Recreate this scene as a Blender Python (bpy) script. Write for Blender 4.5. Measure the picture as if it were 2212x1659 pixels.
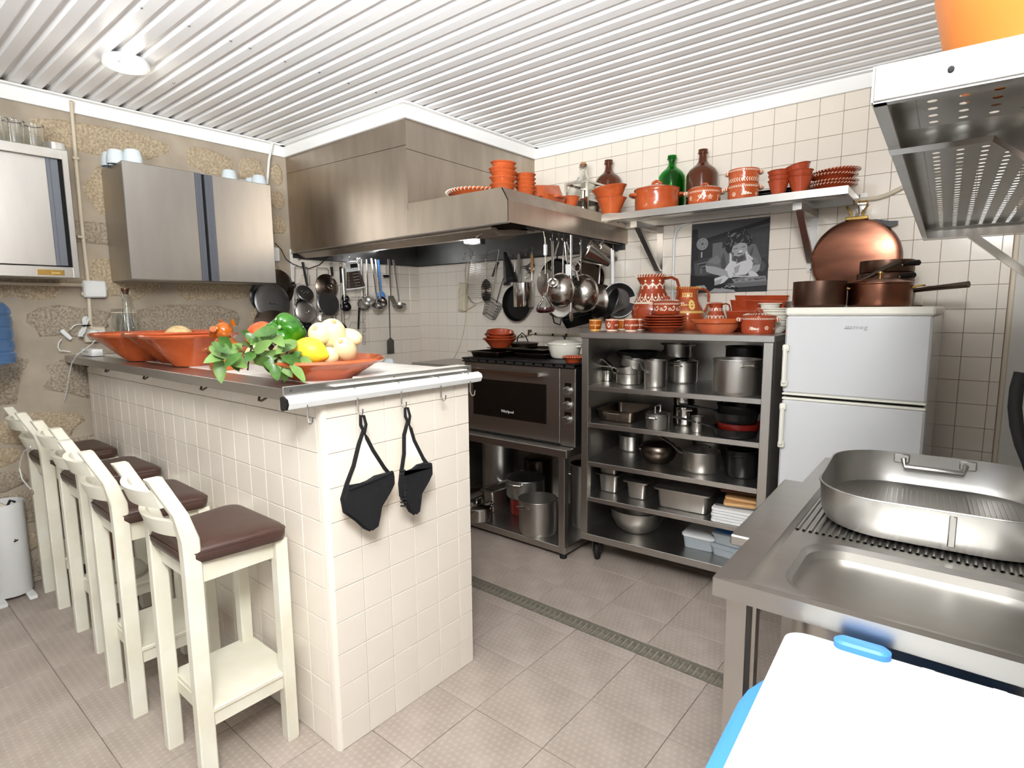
import bpy, bmesh, math, random
from mathutils import Vector as V, Matrix as M, Euler, noise
for o in list(bpy.data.objects): bpy.data.objects.remove(o)
SC=bpy.context.scene; COL=SC.collection
PI=math.pi; R_=math.radians
# ------------------------------------------------------------------ camera, world, lights, exposure
CAM=V((3.83393,-3.40479,1.42232)); FPX=1239.72
CR=((0.77327508,0.63400434,-0.00917323),(0.07429984,-0.10496974,-0.99169597),(-0.62970246,0.76617221,-0.1282769))
cd=bpy.data.cameras.new('camera'); cam=bpy.data.objects.new('camera',cd); COL.objects.link(cam)
cd.sensor_width=36; cd.lens=FPX/2212*36; cd.clip_start=0.02
r0,d0,f0=[V(a) for a in CR]
cam.matrix_world=M(((r0.x,-d0.x,-f0.x,CAM.x),(r0.y,-d0.y,-f0.y,CAM.y),(r0.z,-d0.z,-f0.z,CAM.z),(0,0,0,1)))
SC.camera=cam
w=bpy.data.worlds.new('world'); SC.world=w; w.use_nodes=True
w.node_tree.nodes['Background'].inputs[0].default_value=(0.95,0.98,1.0,1); w.node_tree.nodes['Background'].inputs[1].default_value=0.5
def area(name,loc,aim,sx,sy,power,col=(1,1,1)):
    l=bpy.data.lights.new(name,'AREA'); l.shape='RECTANGLE'; l.size=sx; l.size_y=sy; l.energy=power; l.color=col
    o=bpy.data.objects.new(name,l); COL.objects.link(o); o.location=loc
    o.rotation_euler=(V(aim)-V(loc)).to_track_quat('-Z','Y').to_euler(); return o
area('flash_key',(3.96,-3.45,2.3),(1.6,-1.4,0.9),0.7,0.5,70,(0.96,0.985,1))
area('flash_bounce',(3.6,-4.1,1.75),(2.9,-3.15,2.65),0.7,0.5,56,(0.94,0.975,1)).data.spread=R_(88)
SC.view_settings.view_transform='Standard'; SC.view_settings.look='None'
SC.view_settings.exposure=0.45; SC.view_settings.gamma=1; SC.view_settings.use_curve_mapping=False
# ------------------------------------------------------------------ where a pixel of the photograph lies on a real plane
def ray(px,py):
    a=(px-1106)/FPX; b=(py-829.5)/FPX
    return r0*a+d0*b+f0
def at(px,py,x=None,y=None,z=None):
    d=ray(px,py)
    t=(x-CAM.x)/d.x if x is not None else (y-CAM.y)/d.y if y is not None else (z-CAM.z)/d.z
    return CAM+d*t
def dep(p): return (V(p)-CAM).dot(f0)
def mpp(p): return dep(p)/FPX          # metres per pixel at p
def spot(px,py,z,hw):                  # round thing whose front foot shows at (px,py) on height z, hw pixels half wide
    p=at(px,py,z=z); d=dep(p); r=hw*d/(FPX-hw); h=V((p.x-CAM.x,p.y-CAM.y,0)).normalized()
    return p+h*r, r, d/FPX
# ------------------------------------------------------------------ materials
def lin(c): return tuple(((v/255)/12.92 if v/255<=0.04045 else (((v/255)+0.055)/1.055)**2.4) for v in c)
def mat(name,col,rough=0.5,metal=0,var=0.0,vs=8,bump=0.0,bs=60,coat=0,trans=0,ior=1.45,emit=0,stretch=None,col2=None,spec=None,alpha=1,sss=0):
    m=bpy.data.materials.new(name); m.use_nodes=True; nt=m.node_tree; b=nt.nodes['Principled BSDF']; c=(*lin(col),1)
    b.inputs['Base Color'].default_value=c; b.inputs['Roughness'].default_value=rough; b.inputs['Metallic'].default_value=metal
    b.inputs['IOR'].default_value=ior
    if coat: b.inputs['Coat Weight'].default_value=coat; b.inputs['Coat Roughness'].default_value=0.06
    if trans: b.inputs['Transmission Weight'].default_value=trans
    if spec is not None: b.inputs['Specular IOR Level'].default_value=spec
    if alpha<1: b.inputs['Alpha'].default_value=alpha
    if sss: b.inputs['Subsurface Weight'].default_value=sss; b.inputs['Subsurface Radius'].default_value=(0.01,0.008,0.004)
    if emit: b.inputs['Emission Color'].default_value=c; b.inputs['Emission Strength'].default_value=emit
    if var or bump:
        tc=nt.nodes.new('ShaderNodeTexCoord'); mp=nt.nodes.new('ShaderNodeMapping'); nt.links.new(tc.outputs['Object'],mp.inputs[0])
        if stretch: mp.inputs['Scale'].default_value=stretch
    if var:
        n=nt.nodes.new('ShaderNodeTexNoise'); n.inputs['Scale'].default_value=vs; n.inputs['Detail'].default_value=5; nt.links.new(mp.outputs[0],n.inputs[0])
        r=nt.nodes.new('ShaderNodeValToRGB'); nt.links.new(n.outputs['Fac'],r.inputs[0])
        k=lin(col2) if col2 else tuple(v*(1-var) for v in c[:3])
        r.color_ramp.elements[0].position=0.35; r.color_ramp.elements[1].position=0.68
        r.color_ramp.elements[0].color=(*k,1); r.color_ramp.elements[1].color=c
        nt.links.new(r.outputs[0],b.inputs['Base Color'])
    if bump:
        n2=nt.nodes.new('ShaderNodeTexNoise'); n2.inputs['Scale'].default_value=bs; n2.inputs['Detail'].default_value=3; nt.links.new(mp.outputs[0],n2.inputs[0])
        bp=nt.nodes.new('ShaderNodeBump'); bp.inputs['Strength'].default_value=bump; bp.inputs['Distance'].default_value=0.004
        nt.links.new(n2.outputs['Fac'],bp.inputs['Height']); nt.links.new(bp.outputs[0],b.inputs['Normal'])
    return m
X={}
X['tile']=mat('cream_tile',(232,222,208),0.16,var=0.035,vs=3,bump=0.06,bs=9)
X['grout']=mat('brown_grout',(168,130,112),0.9,var=0.2,vs=20)
X['mortar']=mat('grey_mortar',(176,163,145),0.95,var=0.2,vs=6,bump=0.45,bs=30)
X['stone']=mat('granite_stone',(194,177,150),0.95,var=0.4,vs=95,bump=0.8,bs=90,col2=(150,133,110))
X['stone2']=mat('grey_granite',(180,166,147),0.95,var=0.4,vs=95,bump=0.8,bs=90,col2=(130,118,103))
X['plaster']=mat('white_plaster',(212,208,200),0.8,var=0.04,vs=4)
X['ceil']=mat('white_sheet',(246,245,244),0.3,var=0.02,vs=2)
X['white']=mat('white_paint',(240,239,236),0.4)
X['dark']=mat('dark_gap',(14,13,12),0.8)
X['steel']=mat('brushed_steel',(188,184,178),0.36,1,var=0.07,vs=3,stretch=(5,5,1),bump=0.02,bs=90)
X['steelh']=mat('brushed_steel_level',(188,185,180),0.33,1,var=0.07,vs=3,stretch=(1,5,1),bump=0.02,bs=90)
X['steeld']=mat('worn_steel_tile_tint',(190,178,164),0.40,1,var=0.16,vs=3,stretch=(4,4,1),bump=0.02,bs=60)  # warm tint puts the colour of the reflected tiles into the steel
X['poli']=mat('polished_steel',(206,202,196),0.13,1,var=0.06,vs=6)
X['colsteel']=mat('satin_steel',(192,186,178),0.22,1,var=0.1,vs=4)
X['alu']=mat('matt_aluminium',(186,184,180),0.36,1,var=0.12,vs=9)
X['alud']=mat('grey_aluminium',(118,117,116),0.42,1,var=0.2,vs=6)
X['darksteel']=mat('dark_steel',(112,100,90),0.3,1,var=0.3,vs=5)
X['black']=mat('black_plastic',(16,16,17),0.35)
X['nonstick']=mat('black_nonstick',(22,21,21),0.28,0,var=0.2,vs=12)
X['iron']=mat('black_iron',(24,23,23),0.5,0.3,var=0.2,vs=20)
X['terra']=mat('glazed_terracotta',(192,94,50),0.17,var=0.28,vs=11,bump=0.08,bs=14,col2=(170,74,36),coat=0.4)
X['terra2']=mat('red_terracotta',(174,74,42),0.2,var=0.25,vs=9,bump=0.08,bs=14,col2=(150,58,30),coat=0.4)
X['terram']=mat('bare_terracotta',(206,112,72),0.5,var=0.25,vs=14,col2=(182,84,50))
X['amber']=mat('amber_glaze',(196,104,18),0.12,var=0.35,vs=14,col2=(140,62,10),coat=0.6)
X['slip']=mat('white_slip',(248,236,214),0.35)
X['slipy']=mat('yellow_slip',(240,205,120),0.35)
X['copper']=mat('worn_copper',(140,92,72),0.27,1,var=0.35,vs=4,stretch=(1,4,1),col2=(108,72,57))
X['copperd']=mat('tarnished_copper',(104,80,68),0.34,1,var=0.3,vs=8)
X['brass']=mat('brass',(206,170,98),0.22,1)
X['enamel']=mat('cream_enamel',(232,228,214),0.15,coat=0.4)
X['fridge']=mat('white_fridge_enamel',(206,207,208),0.16,coat=0.3)
X['lidw']=mat('white_bin_lid',(204,206,206),0.45)
X['fridget']=mat('ivory_plastic',(232,229,216),0.4)
X['paintw']=mat('cream_paint',(230,227,212),0.38,var=0.05,vs=6,col2=(218,212,192))
X['leather']=mat('brown_leather',(74,52,44),0.36,var=0.15,vs=20,bump=0.12,bs=260)
X['marble']=mat('white_counter_tile',(238,232,222),0.3,var=0.05,vs=4)
X['glass']=mat('clear_glass',(250,252,250),0.02,trans=1,ior=1.45)
X['gglass']=mat('green_glass',(28,190,60),0.03,trans=1,ior=1.45)
X['bglass']=mat('brown_glass',(84,38,12),0.04,0,var=0.1,vs=2,coat=0.5)
X['blueg']=mat('blue_water_plastic',(120,160,205),0.12,trans=0.75,ior=1.3)
X['wine']=mat('red_reflection',(70,8,14),0.05,coat=0.8)  # carries the red reflected in the hanging ladle bowl
X['winedk']=mat('dark_wine',(26,6,10),0.05,coat=0.8)
X['grey']=mat('grey_plastic',(140,142,146),0.45)
X['greyd']=mat('blue_grey_profile',(104,108,116),0.4,0.3)
X['pipe']=mat('beige_conduit',(208,196,174),0.5)
X['wplast']=mat('white_plastic',(226,226,224),0.38)
X['cable']=mat('ivory_cable',(206,196,168),0.5)
X['blackglass']=mat('oven_glass',(14,12,10),0.05,coat=0.8)
X['orange']=mat('orange_plastic',(206,122,54),0.4,sss=0.1)
X['blue']=mat('blue_plastic',(70,136,214),0.38)
X['cupw']=mat('pale_blue_porcelain',(206,216,222),0.12,coat=0.4)
X['clothk']=mat('black_cloth',(20,20,22),0.95,var=0.3,vs=60,bump=0.4,bs=180)
X['clothw']=mat('cream_cloth',(240,230,210),0.95,bump=0.3,bs=120)
X['wood']=mat('pale_wood',(214,166,112),0.55,var=0.2,vs=4,stretch=(1,14,1))
X['woodd']=mat('brown_wood',(120,72,40),0.5,var=0.3,vs=5,stretch=(1,14,1))
X['clearp']=mat('frosted_plastic',(214,222,226),0.25,trans=0.5,ior=1.3)
X['red']=mat('red_enamel',(104,22,16),0.25,coat=0.3)
X['cork']=mat('cork',(190,140,96),0.9,var=0.3,vs=60)
X['green']=mat('green_pepper',(62,128,14),0.14,var=0.35,vs=9,col2=(26,84,10),coat=0.4)
X['yellow']=mat('lemon_yellow',(244,204,54),0.4,bump=0.25,bs=110,sss=0.1)
X['squash']=mat('pale_squash',(226,212,166),0.35,sss=0.1)
X['tomato']=mat('red_tomato',(206,52,26),0.18,var=0.3,vs=10,col2=(214,96,40),coat=0.3)
X['leaf']=mat('bay_leaf',(76,112,48),0.35,var=0.25,vs=20,col2=(50,84,34))
X['leafy']=mat('light_bay_leaf',(112,144,76),0.35,var=0.2,vs=20)
X['twig']=mat('brown_twig',(96,66,44),0.8)
X['beans']=mat('dried_chickpeas',(226,196,142),0.6,var=0.35,vs=60)
X['rubber']=mat('black_rubber',(20,19,19),0.7)
X['lampface']=mat('lit_lamp',(255,252,236),0.5,emit=9)
X['lampwhite']=mat('lit_lamp_and_glare',(250,253,255),0.5,emit=14)
X['drain']=mat('grimy_drain_metal',(138,132,118),0.6,0.3,var=0.4,vs=30,bump=0.4,bs=80)
for k,g in dict(p0=18,p1=42,p2=70,p3=98,p4=126,p5=152,p6=196,p7=30,p8=54).items(): X[k]=mat('print_grey_%d'%g,(g,g,g+2),0.6)
def floor_mat():
    m=mat('grey_floor_tile',(176,163,152),0.42,var=0.16,vs=6,col2=(158,145,134)); nt=m.node_tree; b=nt.nodes['Principled BSDF']
    tc=nt.nodes.new('ShaderNodeTexCoord'); sp=nt.nodes.new('ShaderNodeSeparateXYZ'); nt.links.new(tc.outputs['Object'],sp.inputs[0])
    def mth(op,a,bv=None):
        n=nt.nodes.new('ShaderNodeMath'); n.operation=op
        for i,v in enumerate((a,bv)):
            if v is None: continue
            if isinstance(v,(int,float)): n.inputs[i].default_value=v
            else: nt.links.new(v,n.inputs[i])
        return n.outputs[0]
    def cell(s,off): return mth('ABSOLUTE',mth('SUBTRACT',mth('FRACT',mth('ADD',mth('MULTIPLY',s,42.0),off)),0.5))
    row=mth('FLOOR',mth('MULTIPLY',sp.outputs[1],42.0)); sh=mth('MULTIPLY',row,0.35)
    cx=cell(sp.outputs[0],sh); cy=cell(sp.outputs[1],0.0)
    a=mth('MULTIPLY',mth('LESS_THAN',cx,0.07),mth('LESS_THAN',cy,0.36)); c=mth('MULTIPLY',mth('LESS_THAN',cy,0.07),mth('LESS_THAN',cx,0.36))
    k=mth('MAXIMUM',a,c)
    bp=nt.nodes.new('ShaderNodeBump'); bp.inputs['Strength'].default_value=0.35; bp.inputs['Distance'].default_value=0.0015; nt.links.new(k,bp.inputs['Height']); nt.links.new(bp.outputs[0],b.inputs['Normal'])
    mx=nt.nodes.new('ShaderNodeMix'); mx.data_type='RGBA'; old=b.inputs['Base Color'].links[0].from_socket
    nt.links.new(mth('MULTIPLY',k,0.3),mx.inputs[0]); nt.links.new(old,mx.inputs[6]); mx.inputs[7].default_value=(*lin((198,187,176)),1)
    nt.links.new(mx.outputs[2],b.inputs['Base Color']); return m
X['floor']=floor_mat(); X['floorgrout']=mat('pale_floor_joint',(150,141,128),0.9,var=0.3,vs=12)
# ------------------------------------------------------------------ mesh builder
class MB:
    def __init__(s,T=None): s.v=[]; s.f=[]; s.mi=[]; s.T=T or M(); s.k=0
    def add(s,vs,fs):
        n=len(s.v); s.v+=[s.T@V(p) for p in vs]; s.f+=[tuple(i+n for i in f) for f in fs]; s.mi+=[s.k]*len(fs); return s
    def box(s,x0,x1,y0,y1,z0,z1,c=0):
        if x0>x1:x0,x1=x1,x0
        if y0>y1:y0,y1=y1,y0
        if z0>z1:z0,z1=z1,z0
        if not c:
            return s.add([(x,y,z) for z in (z0,z1) for y in (y0,y1) for x in (x0,x1)],[(0,2,3,1),(4,5,7,6),(0,1,5,4),(2,6,7,3),(0,4,6,2),(1,3,7,5)])
        c=min(c,(x1-x0)*.49,(y1-y0)*.49,(z1-z0)*.49); vs=[]; ix={}
        for i,x in enumerate((x0,x1)):
            for j,y in enumerate((y0,y1)):
                for k,z in enumerate((z0,z1)):
                    sx,sy,sz=(c,-c)[i],(c,-c)[j],(c,-c)[k]
                    for a,p in enumerate(((x,y+sy,z+sz),(x+sx,y,z+sz),(x+sx,y+sy,z))): ix[i,j,k,a]=len(vs); vs.append(p)
        f=[]
        for i in (0,1):
            q=[ix[i,0,0,0],ix[i,1,0,0],ix[i,1,1,0],ix[i,0,1,0]]; f.append(q if i else q[::-1])
            q=[ix[0,i,0,1],ix[1,i,0,1],ix[1,i,1,1],ix[0,i,1,1]]; f.append(q[::-1] if i else q)
            q=[ix[0,0,i,2],ix[1,0,i,2],ix[1,1,i,2],ix[0,1,i,2]]; f.append(q if i else q[::-1])
        for i in (0,1):
            for j in (0,1):
                q=[ix[i,j,0,0],ix[i,j,0,1],ix[i,j,1,1],ix[i,j,1,0]]; f.append(q if i!=j else q[::-1])
                q=[ix[i,0,j,0],ix[i,1,j,0],ix[i,1,j,2],ix[i,0,j,2]]; f.append(q if i!=j else q[::-1])
                q=[ix[0,i,j,1],ix[1,i,j,1],ix[1,i,j,2],ix[0,i,j,2]]; f.append(q if i==j else q[::-1])
                for k in (0,1):
                    q=[ix[i,j,k,0],ix[i,j,k,1],ix[i,j,k,2]]; f.append(q if (i+j+k)%2 else q[::-1])
        return s.add(vs,[tuple(q) for q in f])
    def lathe(s,prof,n=32,sy=1.0,fn=None,a0=0,a1=2*PI):
        full=abs(a1-a0-2*PI)<1e-6; m=n if full else n+1; vs=[]; f=[]; L=len(prof)
        idx=[]
        for r,z in prof:
            if r<1e-6: idx.append([len(vs)]*m); vs.append((0,0,z))
            else:
                row=[]
                for i in range(m):
                    a=a0+(a1-a0)*i/n; k=fn(a,z) if fn else 1
                    row.append(len(vs)); vs.append((r*k*math.cos(a),r*k*sy*math.sin(a),z))
                idx.append(row)
        for j in range(L-1):
            for i in range(n):
                i2=(i+1)%m if full else i+1
                q=[idx[j][i],idx[j][i2],idx[j+1][i2],idx[j+1][i]]; q2=[]
                for t in q:
                    if t not in q2: q2.append(t)
                if len(q2)>2: f.append(tuple(q2))
        return s.add(vs,f)
    def loft(s,rings,cap0=True,cap1=True,closed=True):
        n=len(rings[0]); vs=[p for r in rings for p in r]; f=[]
        for j in range(len(rings)-1):
            for i in range(n if closed else n-1):
                f.append((j*n+i,j*n+(i+1)%n,(j+1)*n+(i+1)%n,(j+1)*n+i))
        if cap0: f.append(tuple(range(n))[::-1])
        if cap1: f.append(tuple((len(rings)-1)*n+i for i in range(n)))
        return s.add(vs,f)
    def tube(s,pts,r,n=8,closed=False,cap=True,flat=1.0):
        pts=[V(p) for p in pts]; N=len(pts); rs=r if isinstance(r,(list,tuple)) else [r]*N; rings=[]; up=None
        for i,p in enumerate(pts):
            if closed: t=(pts[(i+1)%N]-pts[i-1])
            else: t=(pts[min(i+1,N-1)]-pts[max(i-1,0)])
            if t.length<1e-9: t=V((0,0,1))
            t.normalize()
            if up is None: up=V((0,0,1)) if abs(t.z)<0.9 else V((1,0,0))
            x=up.cross(t)
            if x.length<1e-6: x=V((1,0,0)).cross(t)
            x.normalize(); u=t.cross(x).normalized(); up=u
            rings.append([p+x*(rs[i]*math.cos(2*PI*k/n))+u*(rs[i]*flat*math.sin(2*PI*k/n)) for k in range(n)])
        if closed: rings.append(rings[0]); 
        return s.loft(rings,cap and not closed,cap and not closed)
    def prism(s,poly,h,z=0):
        n=len(poly); return s.loft([[(x,y,z) for x,y in poly],[(x,y,z+h) for x,y in poly]])
    def ell(s,a,b,c,nu=20,nv=12,fn=None,ctr=(0,0,0)):
        vs=[];f=[]
        for j in range(nv+1):
            t=PI*j/nv
            for i in range(nu):
                p=2*PI*i/nu; d=V((math.sin(t)*math.cos(p),math.sin(t)*math.sin(p),math.cos(t))); k=fn(d) if fn else 1
                vs.append((ctr[0]+a*k*d.x,ctr[1]+b*k*d.y,ctr[2]+c*k*d.z))
        for j in range(nv):
            for i in range(nu): f.append((j*nu+i,(j+1)*nu+i,(j+1)*nu+(i+1)%nu,j*nu+(i+1)%nu))
        return s.add(vs,f)
    def build(s,name,m,parent=None,smooth=True,ang=38,sub=0):
        me=bpy.data.meshes.new(name); me.from_pydata([tuple(p) for p in s.v],[],s.f); me.validate()
        bm=bmesh.new(); bm.from_mesh(me); bmesh.ops.remove_doubles(bm,verts=bm.verts,dist=1e-6); bmesh.ops.recalc_face_normals(bm,faces=bm.faces) ; bm.to_mesh(me); bm.free()
        for q in (m if isinstance(m,(list,tuple)) else [m]): me.materials.append(X[q] if isinstance(q,str) else q)
        if isinstance(m,(list,tuple)) and len(me.polygons)==len(s.mi): me.polygons.foreach_set('material_index',s.mi)
        if smooth:
            me.shade_smooth(); me.set_sharp_from_angle(angle=R_(ang))
        o=bpy.data.objects.new(name,me); COL.objects.link(o)
        if parent: o.parent=parent
        if sub: md=o.modifiers.new('s','SUBSURF'); md.levels=sub; md.render_levels=sub
        return o
def rr(w,d,rc,z,n=4,ox=0,oy=0):       # rounded rectangle ring
    rc=min(rc,w*.499,d*.499); out=[]
    for cx,cy,a in ((w/2-rc,d/2-rc,0),(-w/2+rc,d/2-rc,PI/2),(-w/2+rc,-d/2+rc,PI),(w/2-rc,-d/2+rc,1.5*PI)):
        for i in range(n+1):
            t=a+PI/2*i/n; out.append((ox+cx+rc*math.cos(t),oy+cy+rc*math.sin(t),z))
    return out
def tag(o,label,cat,group=None,kind=None):
    if label: o['label']=label
    if cat: o['category']=cat
    if group: o['group']=group
    if kind: o['kind']=kind
    return o
def thing(name,label,cat,loc=(0,0,0),rz=0,group=None,rot=None):
    o=bpy.data.objects.new(name,None); o.empty_display_size=0.05; COL.objects.link(o); o.location=loc
    o.rotation_euler=rot if rot else (0,0,rz); return tag(o,label,cat,group)
def struct(name,mb,m,smooth=False):
    o=mb.build(name,m,None,smooth); o['kind']='structure'; return o
def dup(root,loc=None,rz=None,label=None,group=None,rot=None,sc=None):
    r=root.copy(); COL.objects.link(r)
    if loc is not None: r.location=loc
    if rz is not None: r.rotation_euler=(0,0,rz)
    if rot is not None: r.rotation_euler=rot
    if sc: r.scale=(sc,sc,sc)
    if label: r['label']=label
    if group: r['group']=group
    for ch in list(root.children):
        c=ch.copy(); COL.objects.link(c); c.parent=r
        for g in ch.children:
            d=g.copy(); COL.objects.link(d); d.parent=c
    return r
def inst(me_obj,name,parent,loc,rot=(0,0,0),sc=(1,1,1)):
    o=bpy.data.objects.new(name,me_obj.data); COL.objects.link(o); o.parent=parent; o.location=loc; o.rotation_euler=rot; o.scale=sc; return o
rnd=random.Random(7)
# ------------------------------------------------------------------ room shell
T=0.11; XW0=4.06; YF=-5.0; ZC=2.555
fl=struct('floor',MB().box(-0.1,4.2,YF,0.1,-0.06,-0.004),'floorgrout')
ft=None; P=0.2985
def joints(a,b,off,p):
    k=math.floor((a-off)/p); out=[a]
    while off+p*(k+1)<b-0.004: out.append(off+p*(k+1)); k+=1
    return [q for i,q in enumerate(out) if i==0 or q-out[i-1]>0.01]+[b]
fx=joints(0.0,4.06,2.519,P)
bands=[(joints(-5.0,-1.365,-1.432,P)),joints(-1.275,0.0,-0.777,P)]
cnt=0
for ys in bands:
    for j in range(len(ys)-1):
        for i in range(len(fx)-1):
            x0,x1,y0,y1=fx[i],fx[i+1],ys[j],ys[j+1]
            if y1-y0<0.02 or x1-x0<0.02: continue
            o=MB().box(x0+.0012-x0,x1-.0012-x0,y0+.0012-y0,y1-.0012-y0,-0.012,rnd.uniform(-0.0006,0.0004),0.001).build('floor_tile','floor',fl,False); o.location=(x0,y0,0); cnt+=1
# drain grate (slotted steel) in its gully
dg=thing('floor_drain','long slotted metal drain grate set across the grey floor','drain',(2.0,-1.32,0))
MB().box(-1.75,2.05,-0.045,0.045,-0.035,-0.03).build('gully','dark',dg,False)
MB().box(-1.75,2.05,-0.045,-0.037,-0.03,0.0).box(-1.75,2.05,0.037,0.045,-0.03,0.0).build('frame','drain',dg,False)
bar=None
for i in range(130):
    x=-1.73+i*0.0288
    if bar is None:
        bar=MB().loft([[(-.0096,-.037,z),(.0096,-.037,z),(.0096,.018,z),(.008,.022,z),(.008,.029,z),(.0144,.033,z),(.0144,.037,z),(-.0144,.037,z),(-.0144,.033,z),(-.008,.029,z),(-.008,.022,z),(-.0096,.018,z)] for z in (-0.012,-0.001)]).build('slat','drain',dg,False); bar.location=(x,0,0)
    else: inst(bar,'slat',dg,(x,0,0))
# back wall: grout bed, tiles, plaster beyond the tiles
wb=struct('wall_back',MB().box(-0.1,4.2,0.003,0.1,0,2.6),'grout')
wl=struct('wall_left',MB().box(-0.12,-0.003,YF,0.003,0,2.6),'mortar')
MB().box(-0.0035,0.0,-1.19,0.0,0,1.86).build('tile_bed','grout',wl,False)
wr=struct('wall_right',MB().box(XW0,XW0+.1,YF,0.1,0,2.6),'plaster')
MB().box(3.925,XW0,-0.012,0.003,0,2.475).build('plaster_strip','plaster',wb,False)
MB().box(3.906,3.925,-0.016,0.003,0,2.475,0.004).build('edge_strip','pipe',wb,False)
tl=MB().box(-.0542,.0542,-.004,.004,-.0542,.0542,0.0012).build('tile','tile',wb,False)
cand=[]
xs=[1.3377+T*c for c in range(-12,24)]; zs=[2.396-T*r for r in range(-1,22)]
for c in range(-13,24):
    for r in range(-1,22):
        x0=max(0.004,1.3377+T*c); x1=min(3.904,1.3377+T*(c+1)); z1=min(2.479,2.396-T*r); z0=max(0.0,2.396-T*(r+1))
        if x1-x0<0.012 or z1-z0<0.012: continue
        xm,zm=(x0+x1)/2,(z0+z1)/2; p=V((xm,0,zm)); d=dep(p); 
        px=1106+FPX*(p-CAM).dot(r0)/d; py=829.5+FPX*(p-CAM).dot(d0)/d
        vis=-20<px<2230 and not(zm>1.86 and xm<1.22) and not(3.2<xm<3.62 and zm<1.35) and not(2.1<xm<3.15 and zm<1.27) and not (xm<2.1 and zm<0.75) and not(px<1010 and py>800) and not (px>1700 and py>1000) and not(px>2000 and py<300)
        cand.append((0 if vis else 1,d,x0,x1,z0,z1))
cand.sort(); first=True; rest=MB()
for i,(h,d,x0,x1,z0,z1) in enumerate(cand):
    if i<299 and not h:
        loc=((x0+x1)/2,0.0+rnd.uniform(-.0006,.0004),(z0+z1)/2); sc=((x1-x0-.0016)/.1084,1,(z1-z0-.0016)/.1084)
        if first: tl.location=loc; tl.scale=sc; first=False
        else: inst(tl,'tile',wb,loc,sc=sc)
    else: rest.box(x0+.0008,x1-.0008,-.004,.003,z0+.0008,z1-.0008)
o=rest.build('tile_field','tile',wb,False); o['kind']='stuff'
# left wall: tiled part under the hood
tv=MB().box(-.004,.004,-.0542,.0542,-.0542,.0542,0.0012).build('tile','tile',wl,False); first=True; rest=MB()
for j in range(11):
    for k in range(0,18):
        z1=min(1.855,1.3977+T*(k-11)); z0=max(0,1.3977+T*(k-12)); y1=-T*j-.002; y0=max(-1.186,-T*(j+1)-.002)
        if z1-z0<0.01: continue
        loc=(0.001+rnd.uniform(-.0004,.0006),(y0+y1)/2,(z0+z1)/2); sc=(1,(y1-y0-.0016)/.1084,(z1-z0-.0016)/.1084)
        if z0<0.75: rest.box(0,.005,y0+.0008,y1-.0008,z0+.0008,z1-.0008); continue
        if first: tv.location=loc; tv.scale=sc; first=False
        else: inst(tv,'tile',wl,loc,sc=sc)
o=rest.build('tile_field','tile',wl,False); o['kind']='stuff'
MB().box(0.0,.007,-1.2,-1.186,0,1.86,.002).build('edge_strip','wplast',wl,False)
# rubble stones of the left wall
def stone(y,z,w,h,seed,big):
    rs=random.Random(seed); n=14; prof=[]
    for i in range(n):
        a=2*PI*i/n; k=rs.uniform(.84,1.12); ca,sa=math.cos(a),math.sin(a); e=2.6
        q=(abs(ca)**e+abs(sa)**e)**(-1/e)*k; prof.append((ca*q*w/2,sa*q*h/2))
    hh=rs.uniform(.005,.011); rings=[]
    for s,x in ((1,-.004),(.95,hh*.3),(.82,hh*.85),(.5,hh)):
        rings.append([(x+(rs.uniform(-.002,.003) if s<.95 else 0),a*s,b*s) for a,b in prof])
    o=MB().loft(rings,False,True).build('stone','stone' if big else 'stone2',wl,True,70); o.location=(-.003,y,z); return o
seed=100; z=0.0
for h in (.30,.2,.26,.17,.34,.2,.30,.16,.34,.18):
    h=min(h,2.475-z); y=-4.3+rnd.uniform(0,.3)
    while y<-1.26:
        w=rnd.choice((.18,.28,.4,.52,.66)); g=rnd.uniform(.03,.08); w=min(w,-1.21-y); seed+=2
        if w>.07:
            if w<.3 and h>.22:
                stone(y+w/2,z+h*.26,w,h*.4,seed,rnd.random()<.5); stone(y+w/2+rnd.uniform(-.03,.03),z+h*.75,w*.85,h*.36,seed+1,rnd.random()<.6)
            else: stone(y+w/2,z+h/2+rnd.uniform(-.015,.015),w,h*rnd.uniform(.78,.98),seed,rnd.random()<(.85 if z>1.3 else .3))
        y+=w+g
    z+=h
# ceiling of profiled white sheet
ce=struct('ceiling',MB().box(-.1,4.2,YF,.1,ZC+.03,ZC+.08),'ceil')
PP=0.0835; pan=None
prof=[(0,0),(.046,0),(.052,.022),(.064,.024),(.0835,0.0)]
for k in range(60):
    yb=-0.108-PP*k+0.0835
    if yb-0.0<YF: break
    if pan is None:
        vs=[]
        for x in (0.0,4.06): vs+=[(x,-a,b) for a,b in prof]
        n=len(prof); pan=MB().add(vs,[(i,i+1,n+i+1,n+i) for i in range(n-1)]).build('ceiling_panel','ceil',ce,False)
        pan.location=(0,yb,ZC); 
    else: inst(pan,'ceiling_panel',ce,(0,yb,ZC))
sd=None
for px,py in ((305,17),(408,56),(498,88),(540,104),(616,133),(690,157),(753,180),(375,179),(812,200)):
    p=at(px,py,z=ZC-.002)
    if sd is None: sd=MB().lathe([(0,-.003),(.004,-.002),(.005,.002)],8).build('screw','alud',ce); sd.location=p
    else: inst(sd,'screw',ce,p)
# white cover trims
struct('trim_1',MB().box(0,.018,YF,-1.19,2.478,2.548,.002).box(.018,.05,YF,-1.19,2.545,2.553),'white')
struct('trim_2',MB().box(0.018,1.285,-1.21,-1.19,2.478,2.548,.002).box(0.018,1.31,-1.24,-1.21,2.545,2.553),'white')
struct('trim_3',MB().box(1.268,1.288,-1.19,-0.02,2.478,2.548,.002).box(1.288,1.32,-1.21,-0.02,2.545,2.553),'white')
struct('trim_4',MB().box(1.268,4.06,-.022,-.002,2.478,2.548,.002).box(1.3,4.06,-.055,-.022,2.545,2.553),'white')
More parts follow.
